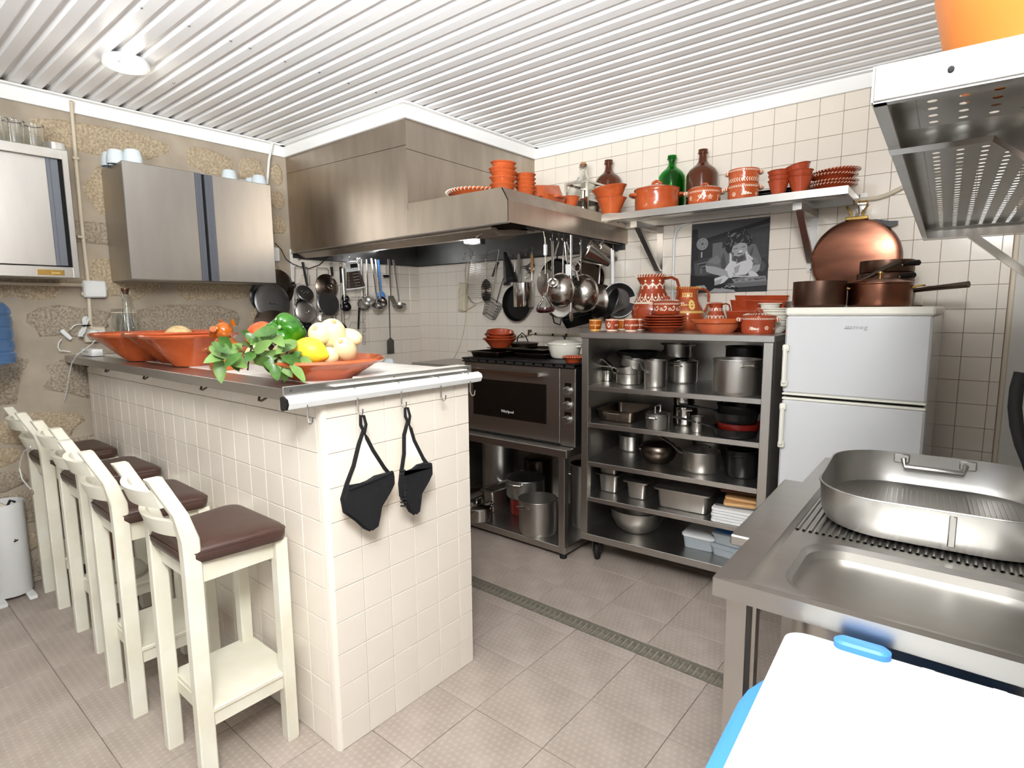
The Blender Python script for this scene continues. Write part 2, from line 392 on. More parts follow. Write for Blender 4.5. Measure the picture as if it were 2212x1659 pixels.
# round ceiling lamp
lp=thing('ceiling_lamp','round flush ceiling lamp lit warm white on the ribbed ceiling','lamp',(.757,-2.375,2.555))
MB().lathe([(0,-.001),(.085,-.001),(.092,-.01),(.092,-.032),(.078,-.036),(.078,-.03)],40).build('rim','wplast',lp)
MB().lathe([(.078,-.03),(.06,-.038),(0,-.04)],40).build('diffuser','lampface',lp)
MB().lathe([(0,-.046),(.006,-.044),(.006,-.034)],10).build('clip','alu',lp).location=(.06,-.045,0)
l=bpy.data.lights.new('lamp_glow','POINT'); l.energy=1.2; l.color=(1,.97,.86); l.shadow_soft_size=.08
lo=bpy.data.objects.new('lamp_glow',l); COL.objects.link(lo); lo.location=(.757,-2.375,2.47)
# ------------------------------------------------------------------ tiled bar counter
XI=2.317; YL=-2.457; YB=-1.822
isl=thing('bar_counter','tiled bar counter with cream square tiles standing out from the stone wall','counter',(0,0,0))
MB().box(0.024,XI-.006,YL+.006,YB-.006,0,1.165).build('core','grout',isl,False)
ta=MB().box(-.0542,.0542,-.004,.004,-.0542,.0542,0.0013).build('tile','tile',isl,False); tb=MB().box(-.004,.004,-.0542,.0542,-.0542,.0542,0.0013).build('tile','tile',isl,False)
fa=fb=True
for k in range(11):
    z0=k*T; z1=min((k+1)*T,1.165)
    for i in range(21):
        x1=2.2795-i*T; x0=max(0.024,x1-T)
        if x1-x0<.01: continue
        loc=((x0+x1)/2,YL+.004+rnd.uniform(-.0004,.0004),(z0+z1)/2); sc=((x1-x0-.0016)/.1084,1,(z1-z0-.0016)/.1084)
        if fa: ta.location=loc; ta.scale=sc; fa=False
        else: inst(ta,'tile',isl,loc,sc=sc)
    for j in range(6):
        y0=YL+.012+j*T; y1=min(y0+T,YB-.002)
        if y1-y0<.01: continue
        loc=(XI-.004+rnd.uniform(-.0004,.0004),(y0+y1)/2,(z0+z1)/2); sc=(1,(y1-y0-.0016)/.1084,(z1-z0-.0016)/.1084)
        if fb: tb.location=loc; tb.scale=sc; fb=False
        else: inst(tb,'tile',isl,loc,sc=sc)
MB().loft([[(2.281,YL,z),(2.305,YL,z),(2.313,YL+.004,z),(XI,YL+.012,z),(2.29,YL+.012,z),(2.281,YL+.006,z)] for z in (0,1.165)]).build('corner_trim','tile',isl)
tp=MB().box(0.024,XI-.002,-2.552,YB,1.165,1.2,.002).build('worktop','steelh',isl,False); tp['label']='thin dark steel worktop'
q=MB()
for i in range(20): q.box(.14+i*T,.14+(i+1)*T-.0016,-2.40,-1.84,1.1995,1.2035,.001)
mt=None
for i in range(20):
    for j in range(5):
        loc=(.15+i*T+.055,-2.43+j*.115+.055,1.2)
        if mt is None: mt=MB().box(-.054,.054,-.0565,.0565,-.001,.003,.001).build('top_tile','marble',isl,False); mt.location=loc
        else: inst(mt,'top_tile',isl,loc)
MB().box(2.25,XI+.004,-2.3,-1.81,1.2,1.212,.003).build('edge_slab','marble',isl,False)
hk=None
for x,s in ((.22,1),(.55,1),(1.05,1),(1.62,1),(2.05,1)):
    if hk is None: hk=MB().tube([(0,0,0),(0,-.012,-.014),(.012,-.02,-.022),(.03,-.02,-.022),(.042,-.012,-.014),(.042,0,0)],.004,8).build('bag_hook','darksteel',isl); hk.location=(x,-2.50,1.166)
    else: inst(hk,'bag_hook',isl,(x,-2.50,1.166))
# aluminium rail with hooks on the short side
ra=thing('hook_rail','long white aluminium hook rail across the near end of the tiled bar','rail',(XI+.004,-2.19,1.19))
MB().box(0,.006,-.392,.376,-.012,.024,.002).build('back_plate','alu',ra,False)
MB().loft([[(0.006+a,y,-.018+b) for a,b in ((.0,.012),(.012,.016),(.03,.008),(.034,-.004),(.026,-.02),(.008,-.024),(.0,-.02))] for y in (-.395,.40)]).build('rail_bar','wplast',ra,False)
MB().loft([[(0.005+a*1.04,y,-.018+b*1.06) for a,b in ((.0,.012),(.012,.016),(.03,.008),(.034,-.004),(.026,-.02),(.008,-.024),(.0,-.02))] for y in (-.402,-.395)]).build('end_cap','black',ra,False)
sc_=None
for y in (-.37,.0,.35):
    if sc_ is None: sc_=MB().lathe([(0,.004),(.004,.003),(.005,0)],8).build('screw','alud',ra); sc_.rotation_euler=(0,PI/2,0); sc_.location=(.006,y,.012)
    else: inst(sc_,'screw',ra,(.006,y,.012),(0,PI/2,0))
hp=[(0,0,.004),(.016,0,.008),(.026,0,-.002),(.028,0,-.03),(.028,0,-.062),(.034,0,-.074),(.042,0,-.076),(.05,0,-.07),(.052,0,-.055)]
hook0=None
for i,(py_,lab) in enumerate(((-.337,'empty steel hook at the left end of the rail, past the corner'),(-.166,'steel hook holding the wider black oven mitt'),(.006,'steel hook holding the narrower black oven mitt'),(.186,'empty steel hook on the rail right of the mitts'),(.338,'empty steel hook nearest the oven end of the rail'))):
    if hook0 is None:
        hook0=tag(MB().tube(hp,.0024,8).build('rail_hook','poli'),lab,'hook','steel hooks on the rail'); hook0.location=(XI+.01,-2.19+py_,1.18)
    else:
        o=hook0.copy(); COL.objects.link(o); o.location=(XI+.01,-2.19+py_,1.18); o['label']=lab
# oven mitts
def mitt(name,lab,y,w,tilt,dz,bend):
    t=thing(name,lab,'oven mitt',(XI+.062,y,1.105),0,'black oven mitts on the rail',(R_(tilt),0,0))
    # outline in (y,z) below the loop
    ol=[(0,-.05),(-.02,-.09),(-.045*w,-.15),(-.07*w,-.20),(-.085*w,-.245),(-.078*w,-.285),(-.04*w,-.32),(-.012*w,-.352),(.008,-.366),(.03*w,-.358),(.04*w,-.33),(.05*w,-.30),(.085*w,-.262),(.1*w,-.236),(.098*w,-.212),(.07*w,-.18),(.03*w,-.115),(.012,-.075)]
    bx=lambda y_,z_: bend*(y_*y_)*10+.004*math.sin(z_*30)
    MB().loft([[(bx(a,b)+x,a,b) for a,b in ol] for x in (-.012,-.004)]).build('lining','clothw',t,False)
    low=[(a,b) for a,b in ol if b<-.198]
    yl=-.072*w; yr=.092*w
    pk=[(yl-.004,-.215)]+low+[(yr+.002,-.196),(.03*w,-.196),(0,-.206)]
    m=MB().loft([[(bx(a,b)+x,a,b) for a,b in pk] for x in (-.003,.014)]); m.build('pocket','clothk',t)
    MB().tube([(bx(a,b)-.003,a,b) for a,b in ol],.0065,8,True).build('binding','clothk',t)
    MB().tube([(.016,yl,-.214),(.017,0,-.207),(.016,yr,-.195)],.005,6).build('pocket_hem','clothk',t)
    MB().tube([(0,0,-.055),(-.002,.008,-.03),(-.01,.006,-.004),(-.012,-.004,-.002),(-.006,-.009,-.03),(0,0,-.055)],.006,6,flat=.5).build('loop','clothk',t)
    if bend>.1:
        q=MB()
        for i in range(3):
            for j in range(11): q.ell(.004,.004,.004,6,4,ctr=(bx(yl,-.2)-.002+i*.006,yl-.006+i*.004,-.2-j*.012))
        o=q.build('grip_dots','black',t); o['kind']='stuff'
mitt('oven_mitt','wide black and cream oven mitt hanging left on the hook rail',-2.352,1.0,-1,0,.05)
mitt('oven_mitt','narrow folded black oven mitt with cream lining hanging right on the rail',-2.176,.66,0,0,.6)
# ------------------------------------------------------------------ bar stools
def make_stool(lab):
    t=thing('bar_stool',lab,'bar stool',(0,0,0),0,'cream bar stools along the tiled bar')
    for s in (-1,1):
        # back post, bent above the seat
        x=.132*s; w=.019; d=.024; path=[(-.128,0),(-.128,.70),(-.130,.78),(-.150,.86),(-.206,.976)]
        rings=[]
        for y,z in path:
            dd=d*(1 if z<.85 else .82)
            rings.append([(x-w+.004,y-dd,z),(x+w-.004,y-dd,z),(x+w,y-dd+.004,z),(x+w,y+dd-.004,z),(x+w-.004,y+dd,z),(x-w+.004,y+dd,z),(x-w,y+dd-.004,z),(x-w,y-dd+.004,z)])
        MB().loft(rings).build('back_post','paintw',t,True,40)
        x=.142*s; a=.02
        MB().loft([[(x-a*k+.003,.132-a*k,z),(x+a*k-.003,.132-a*k,z),(x+a*k,.132-a*k+.003,z),(x+a*k,.132+a*k-.003,z),(x+a*k-.003,.132+a*k,z),(x-a*k+.003,.132+a*k,z),(x-a*k,.132+a*k-.003,z),(x-a*k,.132-a*k+.003,z)] for z,k in ((0,.9),(.01,1),(.70,1))]).build('front_leg','paintw',t,True,40)
    for z0,z1,yo in ((.885,.935,-.182),(.79,.84,-.142)):
        rings=[]
        for i in range(11):
            u=i/10*2-1; y=yo-.03*(1-u*u); x=u*.122
            rings.append([(x,y-.009-(.0),z0),(x,y+.009,z0),(x,y+.009-.016,z1),(x,y-.009-.016,z1)])
        MB().loft(rings).build('back_rail','paintw',t,True,50)
    m=MB()
    m.box(-.115,.115,-.124,-.104,.64,.705).box(-.122,.122,.122,.142,.64,.705)
    for s in (-1,1): m.box(s*.128-.009,s*.128+.009,-.11,.12,.64,.705)
    m.build('seat_frame','paintw',t,False)
    def ring(z,ins,rc):
        out=[]
        for x,y,_ in rr(1,.32-2*ins,rc,z,5): out.append((0,0,0))
        w0=.150-ins; w1=.186-ins; y0=-.155+ins+.004; y1=.152-ins
        base=rr(2,2,.28,0,5)
        return [((w0+(w1-w0)*(b+1)/2)*a, y0+(y1-y0)*(b+1)/2, z) for a,b,_ in base]
    rg=[ring(.703,.012,.03),ring(.706,.004,.03),ring(.722,.0,.03),ring(.734,.0,.03),ring(.737,.002,.03),ring(.738,.0015,.03),ring(.748,.008,.03),ring(.753,.022,.03),ring(.756,.06,.03),ring(.757,.1,.03)]
    MB().loft(rg).build('seat_cushion','leather',t,True,60)
    MB().tube([V(p)+V((0,0,.0005)) for p in ring(.7365,-.0004,.03)],.0016,5,True).build('seam','leather',t)
    MB().box(-.152,.152,-.108,.158,.232,.248,.003).build('footrest','paintw',t,False)
    m=MB()
    m.box(-.12,.12,-.112,-.098,.19,.232).box(-.125,.125,.125,.143,.19,.232)
    for s in (-1,1): m.box(s*.138-.008,s*.138+.008,-.11,.12,.19,.232)
    m.build('footrest_frame','paintw',t,False)
    return t
st=make_stool('cream bar stool with brown leather seat, nearest the camera at the bar corner'); st.location=(1.985,-2.65,0)
for (x,y,a,l) in ((1.465,-2.668,-1,'second cream bar stool from the camera, brown leather seat'),(.896,-2.63,1,'third cream bar stool from the camera, glass lid on its footrest'),(.318,-2.628,0,'farthest cream bar stool, against the stone wall')):
    dup(st,(x,y,0),R_(a),l)
# ------------------------------------------------------------------ extractor hood
YH=-1.19; hd=thing('extractor_hood','large stainless extractor hood boxed into the tiled corner','hood',(0,0,0))
def sheet(n,pts,m='steeld',t=.003,nrm=None):
    p=[V(a) for a in pts]; k=nrm or (p[1]-p[0]).cross(p[2]-p[0]).normalized()*t; k=V(k)
    return MB().loft([p,[a+k for a in p]]).build(n,m,hd,False)
sheet('front_panel',[(0.004,YH,1.832),(0.004,YH,2.372),(1.262,YH,2.338),(1.262,YH,2.022),(1.262,YH,1.836)],nrm=(0,.004,0))
sheet('upper_panel',[(0.004,YH,2.374),(0.004,YH,2.49),(1.262,YH,2.49),(1.262,YH,2.341)],nrm=(0,.004,0))
sheet('upper_panel',[(1.266,YH,2.32),(1.266,YH,2.49),(1.266,-.004,2.49),(1.266,-.004,2.30)],nrm=(-.004,0,0))
sheet('side_panel',[(1.266,YH,1.98),(1.266,YH,2.317),(1.266,-.004,2.297),(1.266,-.004,1.98)],nrm=(-.004,0,0))
sheet('canopy_front',[(1.2625,YH,1.836),(1.2625,YH,2.022),(1.961,YH,2.017),(2.0,YH,1.953),(2.0,YH,1.847)],nrm=(0,.004,0))
sheet('canopy_side',[(2.0,YH,1.847),(2.0,YH,1.953),(2.014,-.005,1.93),(2.014,-.005,1.836)],nrm=(-.004,0,0))
sheet('canopy_slope',[(2.0,YH,1.953),(1.961,YH,2.017),(1.975,-.005,2.0),(2.014,-.005,1.93)],nrm=(-.004,0,-.002))
MB().box(1.27,1.97,YH+.006,-.006,1.987,1.993).build('deck','steelh',hd,False)
m=MB().box(.004,.010,YH+.01,-.006,1.80,1.97).box(.01,2.0,-.012,-.006,1.80,1.97).box(.01,1.26,YH+.01,-.012,2.1,2.106)
m.build('inner_lining','alud',hd,False)
MB().loft([[(x,-1.16,1.83),(x,-1.10,1.802),(x,-.86,1.835),(x,-.86,1.86),(x,-1.1,1.83),(x,-1.16,1.86)] for x in (.03,1.86)]).build('grease_channel','steeld',hd,False)
MB().loft([[(1.86,-1.15,1.84),(1.86,-.86,1.85),(1.86,-.86,1.97),(1.86,-1.15,1.97)],[(1.72,-1.12,1.80),(1.72,-.9,1.80),(1.66,-.9,1.97),(1.66,-1.12,1.97)]]).build('grease_channel_end','darksteel',hd,False)
MB().tube([(2.003,YH,1.847),(.004,YH,1.833)],.006,6).build('bottom_bead','steel',hd)
lpf=MB().box(1.43,1.53,-.915,-.905,1.812,1.842,.003).build('lamp_or_glare','lampwhite',hd,False)
MB().box(1.42,1.555,-.905,-.86,1.80,1.855,.004).build('lamp_housing','alud',hd,False)
MB().box(.012,.03,-.75,-.45,1.90,1.93).build('lamp_or_glare','lampwhite',hd,False)  # glowing strip added for the reflected glare on the inner wall, no visible tube
MB().tube([(.03,-1.15,1.797),(.03,-.03,1.797)],.004,6).build('hanging_bar','alud',hd)
MB().tube([(.05,-.03,1.797),(1.96,-.03,1.797)],.004,6).build('hanging_bar','alud',hd)
MB().tube([(1.965,-1.0,1.842),(1.975,-.03,1.835)],.004,6).build('hanging_bar','alud',hd)
for xx,yy,en in ((1.48,-.93,1.0),(.2,-.55,.7)):  # second light goes with the added glare strip
    l=bpy.data.lights.new('hood_light','POINT'); l.energy=en; l.shadow_soft_size=.05; l.color=(.98,.98,1); o=bpy.data.objects.new('hood_light',l); COL.objects.link(o); o.location=(xx,yy,1.80)
# ------------------------------------------------------------------ wall cabinets on the stone wall
cb=thing('wall_cabinet','steel wall cabinet with two sliding doors and grey centre profiles','cabinet',(0,-1.895,1.6))
MB().box(.004,.318,-.40,.40,0,.605,.003).build('body','steel',cb,False)
MB().box(.3185,.334,-.402,-.045,.002,.606,.003).build('sliding_door','steel',cb,False)
MB().box(.3185,.330,.050,.404,.002,.606,.003).build('sliding_door','steel',cb,False)
m=MB()
for y0,y1,x in ((-.046,-.012,.336),(.008,.051,.331)):
    m.box(.319,x,y0,y1,.004,.604); n=4
    for i in range(1,n): yy=y0+(y1-y0)*i/n; m.box(x,x+.0025,yy-.002,yy+.002,.004,.604)
m.build('centre_profile','greyd',cb,False)
MB().box(.3185,.322,-.012,.008,.004,.604).build('gap','dark',cb,False)
ca=thing('wall_cabinet','steel wall cabinet with bright framed sliding door and brass plate','cabinet',(0,-2.9,1.6))
MB().box(.004,.30,-.38,.372,0,.605).build('body','steel',ca,False)
m=MB().box(.30,.334,-.38,.352,.56,.606,.002).box(.30,.334,-.38,.352,-.002,.05,.002).box(.30,.334,.352,.378,-.002,.606,.002)
m.build('frame','steelh',ca,False)
MB().box(.301,.305,-.38,.352,.05,.56).build('inside','dark',ca,False)
MB().box(.306,.314,-.38,.292,.056,.562,.001).build('sliding_door','steelh',ca,False)
MB().box(.306,.318,.292,.306,.056,.56).box(.306,.322,.306,.338,.056,.56,.002).build('door_profile','greyd',ca,False)
pl=MB().box(.334,.336,.21,.315,.008,.034).build('name_plate','brass',ca,False)
# ------------------------------------------------------------------ fridge
fr=thing('fridge','white two-door fridge freezer standing beside the steel shelf rack','fridge',(3.158,-.69,0))
MB().box(0,.522,.06,.62,.02,1.386,.008).build('body','fridge',fr,False)
MB().box(-.004,.528,.0,.62,1.386,1.42,.008).build('top_cap','fridget',fr,False)
d1=MB().box(.0,.522,0,.056,1.046,1.384,.008).build('upper_door','fridge',fr,False)
d2=MB().box(.0,.522,0,.056,.08,1.018,.008).build('lower_door','fridge',fr,False)
MB().box(.0,.522,-.002,.05,1.038,1.047,.002).box(.0,.522,-.002,.05,1.017,1.027,.002).build('door_edge_strip','fridget',fr,False)
MB().box(.01,.512,.02,.05,1.027,1.038).build('hinge_gap','dark',fr,False)
MB().box(.02,.5,.03,.06,.0,.08).build('kick_plate','grey',fr,False)
for z0,z1,dd in ((1.075,1.26,d1),(.80,1.0,d2)):
    MB().box(-.004,.022,-.02,0,z0,z0+.03,.004).box(-.004,.022,-.02,0,z1-.03,z1,.004).box(.0,.018,-.03,-.014,z0+.012,z1-.012,.006).build('handle','fridget',dd,False)
def textmb(s,size,depth=.0004):
    c=bpy.data.curves.new('t','FONT'); c.body=s; c.size=size; c.extrude=depth; c.resolution_u=2; c.align_x='CENTER'; c.align_y='CENTER'
    o=bpy.data.objects.new('t',c); COL.objects.link(o); dg_=bpy.context.evaluated_depsgraph_get(); me=o.evaluated_get(dg_).to_mesh()
    vs=[tuple(v.co) for v in me.vertices]; fs=[tuple(p.vertices) for p in me.polygons]; o.evaluated_get(dg_).to_mesh_clear(); bpy.data.objects.remove(o); return vs,fs
def text(s,size,mat_,parent,loc,rot,name='lettering',sx=1.0):
    vs,fs=textmb(s,size); o=MB().add([(a*sx,b,c) for a,b,c in vs],fs).build(name,mat_,parent,False); o.location=loc; o.rotation_euler=rot; return o
text('smeg',.026,'grey',d1,(.278,-.0006,1.338),(PI/2,0,0),sx=1.2)
m=MB()
for i in range(3): m.ell(.0034,.0005,.0034,10,6,ctr=(.238-.0+i*.0075-.008,-.0004,1.333))
for i in range(2): m.ell(.0028,.0005,.0028,10,6,ctr=(.238+i*.0075-.004,-.0004,1.340))
m.build('emblem','grey',d1)
text('Jever',.017,'slipy',ca,(.3362,.282,.02),(PI/2,0,PI/2))
# ------------------------------------------------------------------ steel shelf rack on castors
SA=math.atan2(.06,.95); sr=thing('shelf_rack','open stainless shelf rack on castors packed with pots, beside the oven','shelf',(2.146,-.75,0),SA)
W_,D_=.968,.60; SZ=(1.008,.803,.585,.383,.168)
MB().box(-.006,W_+.006,-.008,D_,1.266,1.298,.003).build('top','steelh',sr,False)
for x0,x1 in ((0,.04),(W_-.042,W_)): MB().box(x0,x1,0,.04,.168,1.266,.002).build('post','steel',sr,False)
for x0,x1 in ((0,.012),(W_-.012,W_)): MB().box(x0,x1,.04,D_,.168,1.266).build('side_panel','steel',sr,False)
MB().box(.012,W_-.012,D_-.012,D_,.168,1.266).build('back_panel','steel',sr,False)
for z in SZ[:4]: MB().box(.012 if 1 else 0,W_-.012,.004,D_-.012,z-.026,z,.002).build('shelf','steelh',sr,False)
MB().box(0,W_,0,D_,.13,.168,.002).build('bottom_shelf','steelh',sr,False)
def castor(x,y,p):
    c=MB().lathe([(.012,-.014),(.046,-.014),(.052,-.008),(.052,.008),(.046,.014),(.012,.014)],24).build('wheel','rubber',p); c.location=(x,y,.052); c.rotation_euler=(0,PI/2,R_(18))
    MB().box(-.022,-.018,-.02,.03,.045,.125).box(.018,.022,-.02,.03,.045,.125).box(-.025,.025,-.02,.035,.122,.13).build('fork','alud',p).location=(x,y,0)
for x in (.07,W_-.07):
    for y in (.075,D_-.08): castor(x,y,sr)
def rack(lx,ly,lz): return sr.matrix_basis@V((lx,ly,lz)) if False else V((2.146+lx*math.cos(SA)-ly*math.sin(SA),-.75+lx*math.sin(SA)+ly*math.cos(SA),lz))
# ------------------------------------------------------------------ steel table carrying the oven
tb_=thing('oven_table','low stainless table with undershelf carrying the built-in oven','table',(0,0,0))
MB().box(1.03,2.095,-.82,-.12,.60,.645,.004).build('tabletop','steelh',tb_,False)
for x in (1.045,2.03):
    for y in (-.805,-.17): MB().box(x,x+.042,y,y+.042,.03,.60,.002).build('leg','steel',tb_,False)
fo=None
for x in (1.045,2.03):
    for y in (-.805,-.17):
        if fo is None: fo=MB().lathe([(0,0),(.02,0),(.022,.012),(.017,.032),(0,.032)],12).build('foot','rubber',tb_); fo.location=(x+.021,y+.021,0)
        else: inst(fo,'foot',tb_,(x+.021,y+.021,0))
MB().box(1.05,2.075,-.80,-.14,.028,.068,.003).build('undershelf','steelh',tb_,False)
ov=thing('oven','stainless built-in oven with dark window and three knobs, on the low table','oven',(1.25,-.745,.648))
MB().box(0.01,.84,.02,.60,0.0,.445).build('body','alud',ov,False)
dr=MB().box(0,.748,0,.022,.012,.447,.003).build('door','steelh',ov,False)
MB().box(.752,.852,0,.022,.0,.447,.003).build('control_panel','steelh',ov,False)
MB().box(.075,.655,-.001,.004,.112,.345,.0005).build('window','blackglass',dr,False)
MB().loft([[(x,-.045-.012*(0 if abs(x-.365)<.24 else 1)*0+a,.402+b) for a,b in ((-.006,-.011),(.006,-.011),(.006,.011),(-.006,.011))] for x in (.10,.63)]).box(.10,.125,-.045,0,.392,.412).box(.605,.63,-.045,0,.392,.412).build('handle','poli',dr,False)
text('Whirlpool',.024,'wplast',dr,(.36,-.0018,.155),(PI/2,0,0))
m=MB()
for z in (.32,.237,.155):
    k=MB().lathe([(0,.026),(.019,.026),(.022,.022),(.022,.004),(.026,.003),(.026,0)],24).build('knob','alu',ov); k.location=(.802,0,z); k.rotation_euler=(PI/2,0,0)
    MB().box(.782,.826,-.001,.002,z+.02,z+.045).build('dial_plate','blackglass',ov,False)
hb=thing('gas_hob','black slotted hob trim and cooktop lying on the oven','hob',(1.24,-.76,1.096))
MB().box(0,.86,0.0,.62,0,.006,.002).box(.0,.862,.0,.62,.017,.026,.003).build('top_plate','iron',hb,False)
m=MB()
for i in range(12): m.box(.012+i*.072,.012+i*.072+.055,.004,.012,.006,.017)
m.build('slot_bars','alud',hb,False)
rg=thing('range_cooker','plain steel range in the corner behind the tiled bar','range',(.46,-.52,0))
MB().box(0,.54,0,.44,.12,.975,.004).build('body','steel',rg,False)
MB().loft([[(-.03,.0,.974),(.54,.0,.974),(.54,.44,.974),(-.03,.44,.974)],[(.0,.02,1.03),(.54,.02,1.03),(.54,.44,1.03),(.0,.44,1.03)]]).build('top_cover','steelh',rg,False)
for x in (.02,.48):
    for y in (.03,.37): MB().box(x,x+.04,y,y+.04,0,.12).build('leg','steel',rg,False)
# ------------------------------------------------------------------ steel wall shelf and its brackets
sh=thing('wall_shelf','long stainless wall shelf on two brackets carrying terracotta pots','shelf',(0,0,1.953))
MB().loft([[(2.095,-.47,z),(3.318,-.43,z),(3.302,-.004,z),(2.03,-.004,z)] for z in (-.004,0)]).build('plate','steelh',sh,False)
m=MB()
def strip(a,b,z0,z1,t): 
    a=V(a);b=V(b);n=V((-(b-a).y,(b-a).x,0)).normalized()*t
    m.loft([[a+V((0,0,z0)),b+V((0,0,z0)),b+V((0,0,z1)),a+V((0,0,z1))],[a+n+V((0,0,z0)),b+n+V((0,0,z0)),b+n+V((0,0,z1)),a+n+V((0,0,z1))]])
strip((2.095,-.472,0),(3.32,-.432,0),-.034,.001,.003); strip((3.322,-.432,0),(3.306,-.006,0),-.034,.001,.003); strip((2.09,-.43,0),(3.3,-.39,0),-.034,-.03,.04); strip((2.05,-.1,0),(3.29,-.1,0),-.034,-.004,.02)
m.build('front_lip','steelh',sh,False)
for x in (2.24,3.10):
    b=MB().box(x-.02,x+.02,-.36,-.01,-.07,-.036).build('bracket','steel',sh,False)
    MB().box(x-.02,x+.02,-.012,-.004,-.345,-.03).build('wall_plate','steelh',b,False)
    MB().loft([[(x+a,-.34+c,-.05+d) for a,c,d in ((-.016,0,0),(.016,0,0),(.016,.03,0),(-.016,.03,0))],[(x+a,-.04+c,-.30+d) for a,c,d in ((-.016,0,0),(.016,0,0),(.016,.03,0),(-.016,.03,0))]]).build('strut','steel',b,False)
    sb=MB().lathe([(0,.003),(.007,.002),(.007,0)],10).build('bolt','alud',b); sb.rotation_euler=(PI/2,0,0); sb.location=(x,-.012,-.335)
MB().box(3.302,3.335,-.006,-.002,-.05,.03).build('wall_plate','steelh',sh,False)
# ------------------------------------------------------------------ sink table
sk=thing('sink_table','stainless sink table with deep bowl and ribbed drainer in the foreground','sink',(3.444,-2.295,0),R_(1.1))
SW,SD=.60,1.185; BX0,BX1,BY0,BY1=.108,.56,.05,.36
def ringtop(w0,w1,d0_,d1_,z,rc): return rr(w1-w0,d1_-d0_,rc,z,6,(w0+w1)/2,(d0_+d1_)/2)
m=MB()
N4=28
out=[ringtop(0,SW,0,SD,.842,.001),ringtop(0,SW,0,SD,.88,.002),ringtop(.055,SW-.03,.02,SD-.05,.881,.003),ringtop(.068,SW-.04,.034,SD-.06,.872,.006)]
m.loft(out,True,False)
# deck with bowl opening: outer inner-rectangle ring -> bowl ring is built in two pieces (near part with hole, far drainer)
A=ringtop(.068,SW-.04,.034,.40,.872,.006); B=ringtop(BX0,BX1,BY0,BY1,.871,.085); B2=ringtop(BX0+.012,BX1-.012,BY0+.012,BY1-.012,.862,.08); B3=ringtop(BX0+.02,BX1-.02,BY0+.02,BY1-.02,.66,.08); B4=ringtop(BX0+.05,BX1-.05,BY0+.05,BY1-.05,.628,.06)
m.loft([A,B,B2,B3,B4],False,True)
m.build('sink_top','steelh',sk,True,30)
m=MB(); n=34; y0,y1=.40,SD-.06; pts=[]
for i in range(n*4+1):
    x=.068+(SW-.108)*i/(n*4); z=.872+(.0035 if i%4 in (1,2) else -.001); pts.append((x,z))
m.loft([[(x,y0,z) for x,z in pts],[(x,y1,z) for x,z in pts]],False,False,False); m.build('drainer','steelh',sk,False)
for x in (.02,SW-.06):
    for y in (.03,SD-.08): MB().box(x,x+.042,y,y+.042,0,.842,.002).build('leg','steel',sk,False)
MB().box(.02,SW,.05,.09,.30,.34).box(.02,.06,.05,SD-.05,.30,.34).build('rail','steel',sk,False)
wt=thing('side_table','low steel side table tucked under the far left edge of the sink','table',(3.335,-1.86,0),R_(2))
MB().box(0,.40,0,.64,.775,.805,.004).build('tabletop','steelh',wt,False)
for x in (.03,.33):
    for y in (.03,.57): MB().box(x,x+.04,y,y+.04,0,.775).build('leg','steel',wt,False)
# ------------------------------------------------------------------ perforated shelf over the sink
ps=thing('perforated_shelf','perforated steel wall shelf seen from below at upper right','shelf',(3.724,-2.66,1.66),R_(2.4))
PW,PL=.40,1.62; m=MB(); nx,ny=11,46; ox,oy=.03,.04; cw=(PW-.05)/nx; cl=(PL-.07)/ny; hr=.0055
for i in range(nx):
    for j in range(ny):
        cx,cy=ox+cw*(i+.5),oy+cl*(j+.5); vs=[];L=8
        sq=[(.5,0),(.5,.5),(0,.5),(-.5,.5),(-.5,0),(-.5,-.5),(0,-.5),(.5,-.5)]
        for z in (0,): 
            for a,b in sq: vs.append((cx+a*cw,cy+b*cl,.012))
            for k in range(8): a=PI/4*k; vs.append((cx+hr*math.cos(a),cy+hr*math.sin(a),.012))
        m.add(vs,[(k,(k+1)%8,8+(k+1)%8,8+k) for k in range(8)])
m.box(0,ox,0,PL,.010,.012).box(PW-.02,PW,0,PL,.010,.012).box(ox,PW-.02,0,oy,.010,.012).box(ox,PW-.02,PL-.03,PL,.010,.012)
m.build('perforated_plate','steelh',ps,False)
m=MB().box(-.002,.002,0,PL,-.022,.014).box(0,PW,-.002,.002,-.022,.014,.001).box(0,PW,PL-.002,PL+.002,-.022,.014).box(0,PW,PL-.03,PL,-.024,-.02).box(0,PW,0,.012,-.024,-.02).box(0,.012,0,PL,-.024,-.02)
m.build('edge_lip','steelh',ps,False)
for y in (.20,1.50):
    b=MB().box(.0,PW-.07,y,y+.035,-.03,-.008).build('bracket','poli',ps,False)
    MB().loft([[(.11,y,-.03),(.11,y+.035,-.03),(.14,y+.035,-.03),(.14,y,-.03)],[(PW-.1,y,-.2),(PW-.1,y+.035,-.2),(PW-.07,y+.035,-.2),(PW-.07,y,-.2)]]).build('strut','poli',b,False)
    MB().box(PW-.075,PW-.066,y-.005,y+.04,-.26,0).build('wall_plate','poli',b,False)
MB().lathe([(0,.002),(.003,.001),(.003,0)],8).build('rivet','dark',ps).location=(.065,-.003,-.005); ps.children[-1].rotation_euler=(PI/2,0,0)
tub=thing('orange_tub','round orange plastic tub standing on the perforated shelf','tub',(3.945,-2.46,1.674))
MB().lathe([(0,.0),(.135,.0),(.155,.008),(.175,.05),(.19,.12),(.195,.2),(.192,.2),(.187,.12),(.17,.05),(.15,.012),(0,.006)],48).build('body','orange',tub)
